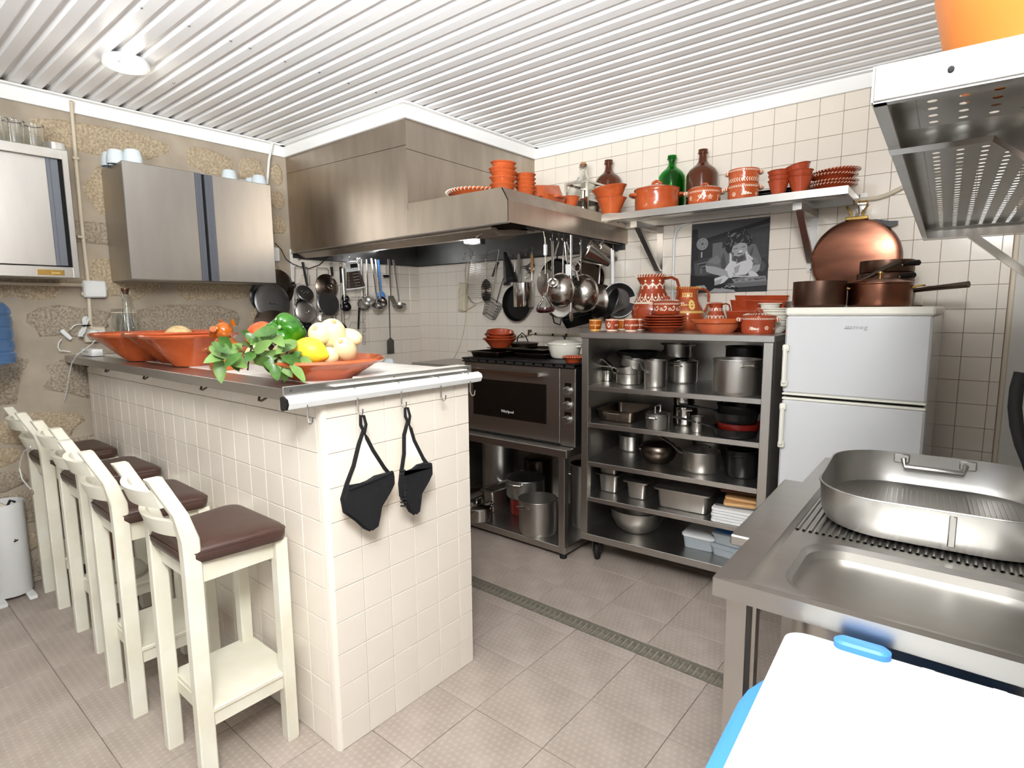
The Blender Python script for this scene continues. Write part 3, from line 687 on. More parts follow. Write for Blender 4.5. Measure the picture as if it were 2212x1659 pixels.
# ------------------------------------------------------------------ waste bin with white lid (foreground)
bn=thing('waste_bin','blue waste bin with flat white lid and blue clip in the foreground','bin',(3.618,-2.778,0),R_(3))
MB().loft([rr(.34,.40,.12,0,7,.225,.15),rr(.42,.52,.16,.55,7,.2,.155),rr(.45,.58,.19,.77,7,.195,.165),rr(.46,.59,.19,.785,7,.195,.165),rr(.44,.57,.19,.79,7,.195,.165)]).build('body','blue',bn)
MB().loft([rr(.40,.46,.05,.788,5,.21,.225),rr(.41,.466,.03,.806,5,.21,.226)]).build('lid_seat','blue',bn)
MB().loft([rr(.41,.56,.03,.807,5,.21,.18),rr(.42,.568,.03,.811,5,.21,.18),rr(.42,.568,.03,.832,5,.21,.18),rr(.405,.553,.03,.837,5,.21,.18)]).build('lid','lidw',bn)
ck=MB().loft([rr(.075,.03,.0145,.80,6,.118,.455),rr(.085,.032,.0155,.836,6,.118,.452),rr(.085,.032,.0155,.847,6,.118,.452),rr(.074,.024,.0115,.851,6,.118,.452)]).build('clip','blue',bn)
for x in (.20,.29,.385): MB().box(x,x+.022,.455,.4705,.818,.832,.003).build('notch_tab','lidw',bn,False)
# ------------------------------------------------------------------ pottery builders
def facing(p): return math.atan2(CAM.y-p[1],CAM.x-p[0])     # local +x towards the viewer side of the room
def xat(px,py,y): return at(px,py,y=y)
class Paint:                                              # slip decoration: raised ribbons laid on a turned wall
    def __init__(s,prof): s.p=sorted(prof,key=lambda a:a[1]); s.m=MB()
    def r(s,z):
        p=s.p
        if z<=p[0][1]: return p[0][0]
        for a,b in zip(p,p[1:]):
            if z<=b[1]: return a[0]+(b[0]-a[0])*((z-a[1])/max(1e-9,b[1]-a[1]))
        return p[-1][0]
    def line(s,pts,w=.004,closed=False):
        if closed: pts=list(pts)+[pts[0]]
        q=[(t*s.r(z),z) for t,z in pts]; L=[];Rr=[]
        for i,(u,z) in enumerate(q):
            a=q[max(i-1,0)]; b=q[min(i+1,len(q)-1)]; dx,dz=b[0]-a[0],b[1]-a[1]; l=math.hypot(dx,dz) or 1; nx,nz=-dz/l*w/2,dx/l*w/2
            for S,k in ((L,1),(Rr,-1)):
                uu,zz=u+nx*k,z+nz*k; r=s.r(zz); th=uu/max(1e-6,s.r(z)); S.append(((r+.0011)*math.cos(th),(r+.0011)*math.sin(th),zz))
        n=len(q); s.m.add(L+Rr,[(i,i+1,n+i+1,n+i) for i in range(n-1)])
    def dot(s,t,z,rad):
        r0_=s.r(z); s.m.add([((s.r(z+rad*math.sin(a))+.0012)*math.cos(t+rad*math.cos(a)/r0_),(s.r(z+rad*math.sin(a))+.0012)*math.sin(t+rad*math.cos(a)/r0_),z+rad*math.sin(a)) for a in [k*PI/4 for k in range(8)]],[tuple(range(8))])
    def ring(s,z,w=.004,a0=-2.2,a1=2.2): s.line([(a0+(a1-a0)*i/40,z) for i in range(41)],w)
    def hatch(s,z,h,n=26,w=.004,lean=.06,a0=-2.0,a1=2.0):
        for i in range(n): t=a0+(a1-a0)*i/n; s.line([(t,z-h/2),(t+lean,z+h/2)],w)
    def flower(s,t,z,k):
        for i in range(6): a=PI/3*i; s.dot(t+k*math.cos(a)/s.r(z),z+k*math.sin(a),k*.36)
        s.dot(t,z,k*.36)
    def star(s,t,z,k):
        R=s.r(z)
        pts=[(t+(k if i%2==0 else k*.45)*math.sin(PI/5*i)/R,z+(k if i%2==0 else k*.45)*math.cos(PI/5*i)) for i in range(10)]
        s.line(pts,k*.16,True); s.line([(t+k*.22*math.cos(a)/R,z+k*.22*math.sin(a)) for a in [PI/5*i for i in range(10)]],k*.12,True)
    def grape(s,t,z,k):
        R=s.r(z)
        for row,n in enumerate((3,3,2,2,1,1)):
            for i in range(n): s.dot(t+(row*.42*k-.2*k)/R,z+(i-(n-1)/2)*.36*k-.05*k*row,k*.2)
        s.line([(t-k/R,z-.5*k),(t-.6*k/R,z),(t-.2*k/R,z+.1*k)],k*.16); s.line([(t-.7*k/R,z+.7*k),(t-.6*k/R,z)],k*.14)
    def build(s,parent,m='slip'):
        o=s.m.build('slip_pattern',m,parent); o['label']='raised pale slip decoration'; return o
def lug(par,r,z,hgt,w,m='terra',stripes=None):
    for s in (1,-1):
        pts=[(w*math.cos(a),s*(r-.004+hgt*math.sin(a)),z+.004*math.sin(a)) for a in [PI*i/8 for i in range(9)]]
        h=MB().tube(pts,.0085 if r>.07 else .007,8).build('handle',m,par)
        if stripes:
            k=MB()
            for i in (1,2,3,5,6,7):
                p=V(pts[i]); q=V(pts[i+1])-V(pts[i-1]); q.normalize(); rad=.0093 if r>.07 else .0078
                k.tube([p-q*.0022,p+q*.0022],rad,8)
            k.build('stripes',stripes,h)
def casserole(name,lab,loc,r,h,lidded=True,group=None,m='terra',deco=None,rz=None,cat='casserole',tilt=None,lug_z=.78):
    t=thing(name,lab,cat,loc,facing(loc) if rz is None else rz,group)
    if tilt: t.rotation_euler=(tilt[0],tilt[1],t.rotation_euler.z)
    pr=[(r*.90,0),(r*.965,h*.12),(r*.985,h*.5),(r*.975,h*.8),(r*1.0,h*.88),(r*1.02,h*.95)]
    MB().lathe([(0,0)]+pr+[(r*1.0,h),(r*.93,h*.99),(r*.9,h*.9),(r*.9,h*.2),(r*.82,.014),(0,.012)],44).build('body',m,t)
    lug(t,r*.97,h*lug_z,r*.26,r*.36,m,'slip' if deco else None)
    if lidded:
        l=MB().lathe([(r*.9,h*.975),(r*1.03,h*.985),(r*1.04,h*1.02),(r*.97,h*1.05),(r*.6,h*1.16),(r*.2,h*1.22),(0,h*1.23)],44).build('lid',m,t)
        z=h*1.2
        MB().tube([(0,-r*.2,z),(0,-r*.17,z+r*.13),(0,-.05*r,z+r*.2),(0,.05*r,z+r*.2),(0,r*.17,z+r*.13),(0,r*.2,z)],r*.075,8).build('knob',m,l)
    if deco:
        P=Paint(pr); deco(P,r,h); P.build(t)
        if lidded:
            q=Paint([(r*.97,h*1.05),(r*.6,h*1.16),(r*.2,h*1.22)][::-1])
            k=MB()
            for i in range(14):
                a=-1.6+3.2*i/14
                k.tube([(rr_*math.cos(a+c),rr_*math.sin(a+c),zz+.0012) for rr_,zz,c in ((r*.9,h*1.07,0),(r*.75,h*1.118,.1),(r*.6,h*1.16,0))],r*.022,5,flat=.4)
            k.build('slip_pattern','slip',t)
    return t
def cone_bowl(name,lab,loc,rt,rb,h,m='terra',group=None,cat='bowl',roll=None,rot=None,n=44):
    t=thing(name,lab,cat,loc,0,group,rot); k=roll or rt*.07
    MB().lathe([(0,0),(rb,0),(rb+(rt-rb)*.5,h*.5-k*.3),(rt-k*.3,h-k*1.3),(rt+k*.45,h-k*.9),(rt+k*.7,h-k*.35),(rt+k*.3,h),(rt-k*.6,h-k*.3),(rb+(rt-rb)*.5-k*.6,h*.52),(rb*.9,.01),(0,.01)],n).build('body',m,t); return t
def plate(name,lab,loc,r,h,m='terra2',group=None,striped=0,rot=None,cat='plate'):
    t=thing(name,lab,cat,loc,0,group,rot)
    MB().lathe([(0,0),(r*.58,0),(r*.66,h*.35),(r*.93,h*.8),(r,h*.86),(r*1.01,h*.95),(r*.98,h),(r*.64,h*.5),(r*.55,h*.25),(0,h*.22)],48).build('body',m,t)
    if striped:
        k=MB()
        for i in range(striped):
            a=2*PI*i/striped
            pts=[(rr_*math.cos(a+c),rr_*math.sin(a+c),zz) for rr_,zz,c in ((r*.93,h*.79,0),(r*1.005,h*.86,.02),(r*1.015,h*.95,.04),(r*.985,h*1.01,.06),(r*.9,h*.9,.08))]
            k.tube(pts,r*.017,5,flat=.5)
        o=k.build('slip_stripes','slip',t); o['label']='cream slip stripes round the rim'
    return t
def demijohn(name,lab,loc,r,H,m,group=None,cork=False):
    t=thing(name,lab,'demijohn',loc,0,group); g=r*1.62
    pr=[(r*.80,0),(r*.95,.014),(r,.05),(r,H-g),(r*.97,H-g*.92),(r*.84,H-g*.78),(r*.62,H-g*.66),(r*.42,H-g*.56),(r*.29,H-g*.45),(r*.25,H-g*.30),(.021,H*.93),(.021,H*.935),(.027,H*.94),(.026,H*.975),(.024,H)]
    prof=[(0,0)]+pr
    if m=='bglass': prof+=[(.016,H),(.014,H*.9),(0,H*.9)]
    else:
        k=.004; prof+=[(.015,H),(.016,H*.9)]+[(max(.012,a-k),max(z,.006)) for a,z in pr[-5:0:-1]]+[(0,.006)]
    MB().lathe(prof,40).build('body',m,t)
    MB().lathe([(.022,H*.935),(.0285,H*.94),(.0285,H*.958),(.025,H*.962),(.025,H*.985),(.027,H*.99),(.026,H*1.004)],24).build('neck_ring',m,t)
    if cork: MB().lathe([(0,H*.95),(.014,H*.95),(.0165,H*1.045),(0,H*1.045)],16).build('cork','cork',t)
    return t
ZS=1.9535
# --- wall shelf
p,r,k=spot(1320,460,ZS,18)
cone_bowl('terracotta_pot','lower of two nested conical terracotta pots at the left end of the wall shelf',p,.083,.047,.088,group='conical pots on the wall shelf')
cone_bowl('terracotta_pot','upper tilted one of two nested conical terracotta pots at the left shelf end',p+V((.0,0,.058)),.095,.05,.088,group='conical pots on the wall shelf',rot=(R_(4),R_(-7),0))
p,r,k=spot(1418,453,ZS,49)
casserole('terracotta_casserole','big plain lidded terracotta casserole on the wall shelf before the green demijohn',p+V((0,.0,0)),.122,.125,True,None,'terra',rz=facing(p)+R_(8))
for px,py,rr_,H,m,lab,yy in ((1315,347,.083,.38,'bglass','dark brown glass demijohn behind the conical pots on the wall shelf',-.10),(1452,337,.076,.34,'gglass','bright green glass demijohn on the wall shelf',-.095),(1519,324,.087,.345,'bglass','larger brown glass demijohn behind the decorated casserole on the wall shelf',-.105)):
    q=at(px,py,y=yy); demijohn('demijohn',lab,(q.x,yy,ZS),rr_,q.z-ZS,m,'demijohns on the wall shelf')
def deco1(P,r,h):
    P.hatch(h*.80,h*.1,34,.0035,.05)
    for t in (-.95,.35): P.star(t,h*.42,h*.17)
    P.line([(-.45,h*.2),(-.3,h*.35),(-.22,h*.5),(-.3,h*.56),(-.38,h*.5),(-.3,h*.4)],.003)
    for i in range(5): P.line([(-.28,h*.38),(-.08+.05*i,h*.74-h*.07*i)],.004)
    P.line([(.85,h*.2),(.95,h*.3),(.9,h*.5),(1.0,h*.55)],.004)
p,r,k=spot(1521,440,ZS,33); casserole('terracotta_casserole','small lidded casserole painted with white stars on the wall shelf',p,.083,.082,True,None,'terra',deco1)
def deco2(P,r,h):
    P.hatch(h*.84,h*.12,34,.0035,.05); P.grape(.1,h*.4,h*.2); P.flower(-.62,h*.36,h*.1); P.flower(.95,h*.34,h*.09)
def deco3(P,r,h):
    P.hatch(h*.88,h*.1,36,.003,.05)
    for i in range(16):
        t=-1.3+2.6*i/16; P.line([(t,h*.3),(t+.09,h*.18)],.003); P.line([(t,h*.3),(t+.09,h*.42)],.003)
p,r,k=spot(1605,430,ZS,32)
casserole('terracotta_casserole','lower of two stacked painted casseroles, with white grapes, on the wall shelf',p,.075,.078,False,'stacked painted casseroles',deco=deco2)
casserole('terracotta_casserole','upper of two stacked painted casseroles, with a leaf band, on the wall shelf',p+V((0,0,.074)),.073,.078,False,'stacked painted casseroles',deco=deco3)
tr=None
for i in range(4):
    t=thing('baking_tray',('lowest','second','third','top')[i]+' thin dark baking tray of the flat pile at the back of the wall shelf','tray',(2.93,-.15,ZS+i*.014),0,'dark trays on the wall shelf')
    MB().loft([rr(.26,.2,.01,0,3),rr(.30,.24,.012,.011,3),rr(.31,.25,.012,.011,3),rr(.31,.25,.012,.0125,3),rr(.295,.235,.012,.0125,3),rr(.255,.195,.01,.002,3)],True,True).build('body','iron' if i%2 else 'alud',t)
for (px,py,rt,rb,h,stp,tt,nm) in ((1681,418,.047,.029,.064,.022,(0,.02,-.03),'left'),(1727,413,.054,.031,.07,.026,(0,-.02,-.22),'right')):
    p,r,k=spot(px,py,ZS,14)
    for i in range(3): cone_bowl('terracotta_cup',('bottom','middle','top')[i]+f' cup of the {nm}-hand stack of three terracotta cups on the wall shelf',p+V((0,0,stp*i)),rt*(1+.01*i),rb,h,'terra2','stacked terracotta cups',cat='cup',rot=(0,tt[i],0),n=32)
p,r,k=spot(1803,404,ZS,34); pz=0
p=V((3.225,-.27,ZS))
for i,(dz,dx,rot) in enumerate(((0,0,(0,0,0)),(.017,.004,(R_(2),0,0)),(.045,.0,(R_(1),R_(1),0)),(.062,.012,(0,R_(-3),0)))):
    plate('terracotta_plate',('bottom','second','third','top')[i]+' of four striped terracotta plates stacked at the right end of the wall shelf',p+V((dx,0,dz)),.106,.036,group='striped plates on the wall shelf',striped=44,rot=rot)
# --- on top of the hood
ZD=1.9935
p=V((1.645,-1.03,ZD)); plate('terracotta_plate','wide terracotta plate with cream striped rim lying on the hood',p,.165,.062,'terra',None,46)
p=V((1.876,-1.08,ZD))
for i,(dz,rt,ro) in enumerate(((0,.064,(0,0)),(.035,.066,(2,3)),(.062,.066,(-2,2)),(.080,.066,(2,0)),(.108,.062,(0,4)))):
    cone_bowl('terracotta_bowl',('bottom','second','third','fourth','topmost')[i]+' bowl of the tall terracotta stack at the hood corner',p+V((0,0,dz)),rt,.036,.064,'terra','terracotta bowls stacked at the hood corner',roll=.0075,rot=(R_(ro[0]),R_(ro[1]),0))
p=V((1.905,-.93,ZD))
for i in range(5):
    cone_bowl('terracotta_bowl',('bottom','second','third','fourth','topmost')[i]+' bowl of the shorter terracotta stack behind the tall one',p+V((0,0,.021*i)),.051,.03,.05,'terra','small terracotta bowls stacked on the hood',roll=.006)
def dish(name,lab,loc,w,d,h,rc,m='terra',rot=(0,0,0),group=None,ear=0,t=.009,cat='dish',flare=.85):
    o=thing(name,lab,cat,loc,0,group,rot); f=flare
    MB().loft([rr(w*f,d*f,rc,0),rr(w,d,rc,h*.9),rr(w+.006,d+.006,rc,h*.95),rr(w+.004,d+.004,rc,h),rr(w-2*t,d-2*t,rc,h),rr(w*f-2*t,d*f-2*t,rc*.8,t)]).build('body',m,o)
    if ear:
        for s in (1,-1): MB().tube([(s*(w/2-.004),-ear,h*.86),(s*(w/2+.018),-ear*.7,h*.88),(s*(w/2+.022),0,h*.88),(s*(w/2+.018),ear*.7,h*.88),(s*(w/2-.004),ear,h*.86)],.008,8).build('handle',m,o)
    return o
a=R_(12)
dish('terracotta_dish','rectangular terracotta baking dish right way up on the hood',(1.885,-.70,ZD),.13,.20,.055,.02,'terra',(0,0,0),None,.03)
dish('terracotta_dish','terracotta baking dish turned upside down over another dish on the hood',(1.845,-.72,ZD+.118),.17,.24,.06,.03,'terra',(PI+R_(8),R_(6),0))
casserole('terracotta_casserole','small terracotta dish with lug handle near the hood edge',(1.865,-.87,ZD),.06,.045,False,None,'terra')
cone_bowl('terracotta_pot','small conical terracotta pot beside the baking dishes on the hood',(1.925,-.535,ZD),.052,.03,.072,'terra')
casserole('terracotta_casserole','small terracotta pot half hidden behind the tall bowl stack on the hood',(1.73,-.88,ZD),.06,.05,False,None,'terra')
q=at(1260,352,y=-.2); demijohn('demijohn','clear glass demijohn with cork standing on the hood near the wall',(q.x,-.2,ZD),.10,q.z-ZD-.012,'glass',None,True)
rk=thing('wire_stand','small square steel stand on the hood beside the clear demijohn','stand',(1.885,-.31,ZD))
m=MB()
for x in (-.075,.075):
    for y in (-.1,.1): m.box(x-.007,x+.007,y-.007,y+.007,0,.185)
for z in (.075,.178):
    for x in (-.075,.075): m.box(x-.006,x+.006,-.1,.1,z-.006,z+.006)
    for y in (-.1,.1): m.box(-.075,.075,y-.006,y+.006,z-.006,z+.006)
m.build('frame','poli',rk,False); MB().box(-.07,.07,-.1,.1,.07,.073).build('tray','darksteel',rk,False)
# --- top of the steel rack
ZR=1.2985
def jug(name,lab,loc,r,H,deco,m='terra2',slip='slip',band=True):
    t=thing(name,lab,'jug',loc,facing(loc)); 
    pr=[(r*.62,0),(r*.86,H*.1),(r*1.0,H*.28),(r*.98,H*.40),(r*.82,H*.55),(r*.63,H*.72),(r*.58,H*.82),(r*.6,H*.9),(r*.68,H*.97)]
    f=lambda a,z:1+(.16*max(0,math.cos(a+PI*.5))**6 if z>H*.88 else 0)
    MB().lathe([(0,0)]+pr+[(r*.7,H),(r*.64,H*.99),(r*.54,H*.88),(r*.54,H*.75),(r*.75,H*.5),(r*.9,H*.3),(r*.5,.01),(0,.01)],44,fn=f).build('body',m,t)
    h=MB().tube([(0,r*.56,H*.93),(0,r*.9,H*.95),(0,r*1.15,H*.9),(0,r*1.25,H*.78),(0,r*1.22,H*.62),(0,r*1.1,H*.48),(0,r*.9,H*.38)],r*.12,10,flat=.6).build('handle',m,t)
    P=Paint(pr); deco(P,r,H); P.build(t,slip)
    k=MB()
    for i in range(30):
        a=2*PI*i/30; ff=f(a,H); k.tube([(r*.69*ff*math.cos(a),r*.69*ff*math.sin(a),H*.955),(r*.73*ff*math.cos(a+.1),r*.73*ff*math.sin(a+.1),H*1.003)],r*.035,5,flat=.5)
    k.build('rim_stripes',slip,t); return t
def dj1(P,r,H):
    P.ring(H*.485,.006); P.ring(H*.505,.003)
    for i in range(9):
        t=-1.7+.42*i; P.line([(t-.2,H*.51),(t-.06,H*.56),(t,H*.63)],.005); P.line([(t+.2,H*.51),(t+.06,H*.56),(t,H*.63)],.005); P.dot(t,H*.645,.004); P.dot(t+.21,H*.585,.0055); P.dot(t,H*.54,.004)
    for i in range(7):
        t=-1.8+.6*i
        for dz in (0,.018): P.line([(t+.6*u/8,H*(.83+dz)-H*.045*math.sin(PI*u/8)) for u in range(9)],.0035)
        for j in (-1,0,1): P.line([(t+.3,H*.79),(t+.3+.07*j,H*.745)],.005)
        P.dot(t,H*.885,.0065)
def dj2(P,r,H):
    P.ring(H*.40,.005); P.ring(H*.43,.004); P.hatch(H*.415,H*.03,40,.003)
    for a in range(10): P.dot(.3+.16*math.cos(a*PI/5),H*.58+.022*math.sin(a*PI/5),.0075)
    P.dot(.3,H*.58,.006)
    for i in range(9): P.dot(-.75+.09*i,H*.58,.008-.0006*i)
    for i in range(5): P.line([(-.6+.22*i,H*.86),(-.45+.22*i,H*.76)],.004); P.line([(-.6+.22*i,H*.76),(-.45+.22*i,H*.86)],.004)
def dj3(P,r,H):
    P.ring(H*.38,.004); P.ring(H*.43,.004); P.hatch(H*.405,H*.04,36,.003)
    for i in range(8):
        t=-1.4+.4*i; P.line([(t-.2,H*.45),(t,H*.56),(t+.2,H*.45)],.003); P.dot(t+.2,H*.52,.003); P.line([(t-.1,H*.8),(t+.1,H*.7)],.003); P.line([(t-.1,H*.7),(t+.1,H*.8)],.003)
q=at(1408,690,y=-.27); ztop=at(1406,594,y=-.27).z; jug('clay_jug','tall round-bellied terracotta jug with white painted bands on the steel rack',(q.x,-.27,ZR),.118,ztop-ZR,dj1)
q=at(1485,690,y=-.15); ztop=at(1488,620,y=-.15).z; jug('clay_jug','middle-sized terracotta jug with yellow flower and striped handle on the rack',(q.x,-.15,ZR),.092,ztop-ZR,dj2,'terra','slipy')
q=at(1546,690,y=-.32); ztop=at(1546,653,y=-.32).z; jug('clay_jug','small terracotta jug behind the shallow bowl on the rack',(q.x,-.32,ZR),.056,ztop-ZR,dj3,'terra2','slip')
def mug(lab,px,y,r,h,m,slip,words=None,heart=False):
    q=at(px,700,y=y); loc=(q.x,y,ZR); t=thing('clay_mug',lab,'mug',loc,facing(loc),'painted clay mugs on the rack')
    pr=[(r*.74,0),(r*.8,h*.1),(r*.97,h*.4),(r*1.0,h*.6),(r*.94,h*.9),(r*.93,h)]
    MB().lathe([(0,0)]+pr+[(r*.86,h),(r*.9,h*.6),(r*.7,.006),(0,.006)],32).build('body',m,t)
    MB().tube([(-.02,-r*.86,h*.85),(-.02,-r*1.3,h*.85),(-.02,-r*1.42,h*.55),(-.02,-r*1.2,h*.25),(-.02,-r*.8,h*.2)],.0045,8).build('handle',m,t).rotation_euler=(0,0,R_(-75))
    P=Paint(pr); P.hatch(h*.93,h*.1,30,.0028,.08); P.hatch(h*.09,h*.12,36,.0028,.05)
    if heart:
        R0=P.r(h*.5)
        for s in (1,-1):
            P.line([(s*0/R0-.5,h*.3),(s*.007/R0-.5,h*.45),(s*.010/R0-.5,h*.56),(s*.007/R0-.5,h*.63),(s*.002/R0-.5,h*.57)],.0024)
            P.line([(-.5,h*.36),(s*.004/R0-.5,h*.5)],.002)
        P.line([(-.5,h*.6),(-.5,h*.75)],.0024); P.line([(-.5-.004/R0,h*.69),(-.5+.004/R0,h*.69)],.0024)
    if words:
        for w_,tc in words:
            vs,fs=textmb(w_,.0135); R0=P.r(h*.5); k=MB()
            k.add([((P.r(h*.5+b)+.0008+max(c,0))*math.cos(tc+a/R0),(P.r(h*.5+b)+.0008+max(c,0))*math.sin(tc+a/R0),h*.5+b) for a,b,c in vs],fs); k.build('lettering',slip,t,False)
    P.build(t,slip)
mug('amber clay mug lettered MANUELA, leftmost on the rack',1286,-.58,.036,.066,'amber','slipy',[('MANUELA',-.02)])
mug('dark red clay mug with a white heart emblem, on the rack',1322,-.59,.037,.069,'terra2','slip',[('ATÉ',.72)],True)
mug('red clay mug lettered in white, third from the left along the rack front',1363,-.60,.038,.072,'terra2','slip',[('ATÉ',-.68),('AO',-.05),('FUNDO',.66)])
mug('amber clay mug half hidden behind the heart mug',1346,-.42,.034,.064,'amber','slip')
mug('red clay mug half hidden between the lettered mug and the plates',1382,-.44,.036,.068,'terra2','slip',[('FUNDO',.2)])
q=at(1434,712,y=-.50); p=V((q.x,-.50,ZR))
for i in range(5): plate('terracotta_plate',('bottom','second','third','fourth','top')[i]+' of five plain red terracotta plates under the painted casserole',p+V((0,0,.0135*i)),.116,.032,'terra2','red plates under the painted casserole')
def deco4(P,r,h):
    P.hatch(h*.84,h*.14,34,.0035,.06)
    for i in range(4):
        t=-1.0+.62*i; P.flower(t,h*.42,h*.1); P.line([(t+.1,h*.36),(t+.25,h*.3),(t+.4,h*.5)],.004); P.line([(t+.2,h*.55),(t+.3,h*.66),(t+.38,h*.6),(t+.3,h*.54)],.0035)
casserole('terracotta_casserole','lidded casserole painted with white flowers, on the stack of red plates',p+V((.012,0,.092)),.072,.066,True,None,'terra2',deco4)
q=at(1548,712,y=-.50); t=thing('terracotta_dish','wide shallow unglazed terracotta bowl with a thick rim on the rack','bowl',(q.x,-.50,ZR))
MB().lathe([(0,0),(.078,0),(.1,.026),(.112,.05)],44).build('base','terram',t); MB().lathe([(.11,.044),(.122,.05),(.125,.062),(.118,.068),(.105,.058),(.09,.03),(.075,.012),(0,.01)],44).build('rim','terra',t)
q=at(1652,700,y=-.26)
for i,(w,d,h,dz,dx,lab) in enumerate(((.34,.25,.022,0,0,'lowest thin tray of the rectangular terracotta dish stack'),(.32,.23,.085,.022,.005,'large rectangular terracotta dish low in the stack on the rack'),(.265,.22,.062,.098,-.01,'middle rectangular terracotta dish of the stack on the rack'),(.25,.21,.06,.125,-.005,'topmost rectangular terracotta dish of the stack on the rack'))):
    dish('terracotta_dish',lab,(q.x-.02+dx,-.235,ZR+dz),w,d,h,.015,'terra2',(0,R_((0,0,2,1)[i]),R_((0,0,4,12)[i])),'rectangular dishes stacked on the rack',flare=.92)
q=at(1672,700,y=-.36)
for i in range(6):
    o=thing('oval_dish',('bottom','second','third','fourth','fifth','top')[i]+' of six grey-white gratin dishes stacked beside the fridge','dish',(q.x-(.0 if i!=5 else .02),-.37,ZR+(0,.027,.052,.068,.08,.104)[i]),R_(5*i),'gratin dishes stacked on the rack')
    rx=.07 if i<5 else .05
    MB().lathe([(0,0),(rx*.6,0),(rx*.78,.01),(rx*.92,.034),(rx*1.12,.037),(rx*1.12,.041),(rx*.9,.04),(rx*.74,.014),(0,.008)],36,sy=.8).build('body','cupw' if 0 else 'enamel',o)
q=at(1637,716,y=-.52)
def deco5(P,r,h):
    P.hatch(h*.86,h*.1,40,.003,.05); P.grape(-.35,h*.32,h*.17); P.flower(.5,h*.35,h*.09); P.flower(1.1,h*.3,h*.06)
casserole('terracotta_casserole','small lidded casserole with white grapes at the front right of the rack',(q.x,-.52,ZR),.078,.082,True,None,'terra2',deco5)
# --- on the fridge and the wall above it
ZF=1.4205
def pan(name,lab,loc,r,h,m,handle=None,loops=0,lid=None,group=None,rz=0,cat='pan',hm=None,n=40,rot=None,flare=1.0,rim=True,hl=.2,hz=.9,rise=.1,knob='bar',inner=None):
    t=thing(name,lab,cat,loc,rz,group,rot); rt=r*flare; hm=hm or m
    pr=[(0,0),(r*.93,0),(r*.985,h*.05),(r,h*.12),(rt,h*.97)]+([(rt+.004,h*.985),(rt+.003,h)] if rim else [(rt,h)])+[(rt-.003,h),(r-.004,h*.14),(r*.9,.006),(0,.006)]
    MB().lathe(pr,n).build('body',m,t)
    if handle is not None:      # long handle along local +x
        z=h*hz
        if handle=='tube': MB().tube([(r*.97,0,z),(r+hl*.25,0,z+rise*.25),(r+hl*.95,0,z+rise*.95),(r+hl,0,z+rise)],[.010,.010,.013,.012],10).build('handle',hm,t)
        else:
            MB().loft([[(x,-w_,zz-.004),(x,w_,zz-.004),(x,w_,zz+.004),(x,-w_,zz+.004)] for x,zz,w_ in ((r*.96,z-.004,.012),(r+.03,z+.004,.011),(r+hl*.4,z+rise*.45,.010),(r+hl*.9,z+rise*.95,.0125),(r+hl,z+rise,.009))]).build('handle',hm,t)
        b=MB()
        for dy in (-.01,.01): b.ell(.004,.004,.004,8,6,ctr=(r-.001,dy,z-.004))
        b.build('rivets','alu',t)
    for i in range(loops):
        a=(PI/2 if loops==2 else 0)+PI*i
        pts=[(rr_*math.cos(a+c),rr_*math.sin(a+c),h*.82+dz) for rr_,c,dz in ((r*.98,-.32,0),(r+.03,-.26,.008),(r+.04,0,.01),(r+.03,.26,.008),(r*.98,.32,0))]
        MB().tube(pts,.0045,8).build('handle',hm,t)
    if lid:
        l=MB().lathe([(rt*.96,h*1.0),(rt*1.03,h+.001),(rt*1.03,h+.005),(rt*.9,h+.012),(rt*.4,h+.012+rt*.12),(0,h+.012+rt*.15)],n).build('lid',lid,t); z=h+.01+rt*.15
        if knob=='bar': MB().tube([(0,-.03,z-.004),(0,-.03,z+.026),(0,-.024,z+.03),(0,.024,z+.03),(0,.03,z+.026),(0,.03,z-.004)],.005,8,flat=1).build('lid_handle',hm if hm!='black' else 'poli',l)
        elif knob: MB().lathe([(.005,z-.006),(.006,z+.01),(.011,z+.02),(.010,z+.025),(0,z+.026)],16).build('lid_knob',knob,l)
    return t
q=at(1768,660,y=-.50); pan('saucepan','dark tarnished copper saucepan with long iron handle on the fridge',(q.x,-.50,ZF),.108,.115,'copperd','tube',hm='darksteel',rz=R_(28),hl=.21,rise=.115,hz=.72,rim=False)
q=at(1897,660,y=-.42); pan('stockpot','shiny lidded copper casserole with brass handles on the fridge',(q.x,-.42,ZF),.122,.098,'copper',loops=2,lid='copper',hm='brass',knob='brass',rz=facing(q)+R_(6))
q=at(1912,600,y=-.17)
t=thing('iron_handle_pan','low copper pan with long straight iron handle under the two stacked old saucepans','pan',(q.x,-.17,ZF),R_(-24))
MB().lathe([(0,0),(.12,0),(.123,.095),(.12,.095),(.115,.006),(0,.006)],36).build('body','copperd',t); MB().tube([(.12,0,.07),(.2,0,.078),(.345,0,.09)],[.009,.011,.014],10).build('handle','darksteel',t)
pan('saucepan','lower of two old copper saucepans stacked behind the copper casserole',(q.x,-.17,ZF+.096),.116,.058,'copperd','tube',hm='iron',rz=R_(-50),hl=.075,rise=.0,hz=.7,rim=False,group='old copper saucepans')
pan('saucepan','upper of two old copper saucepans stacked behind the copper casserole',(q.x+.004,-.17,ZF+.155),.11,.058,'copperd','tube',hm='iron',rz=R_(-46),hl=.08,rise=.0,hz=.6,rim=False,group='old copper saucepans')
for px,yy,rr_,hh,lab in ((1832,-.30,.045,.06,'clear glass jar behind the saucepan on the fridge'),(1972,-.22,.038,.05,'low clear glass dish at the right edge of the fridge top')):
    q=at(px,655,y=yy); t=thing('glass_jar',lab,'jar',(q.x,yy,ZF)); MB().lathe([(0,0),(rr_,0),(rr_,hh),(rr_-.004,hh),(rr_-.004,.006),(0,.006)],28).build('body','glass',t)
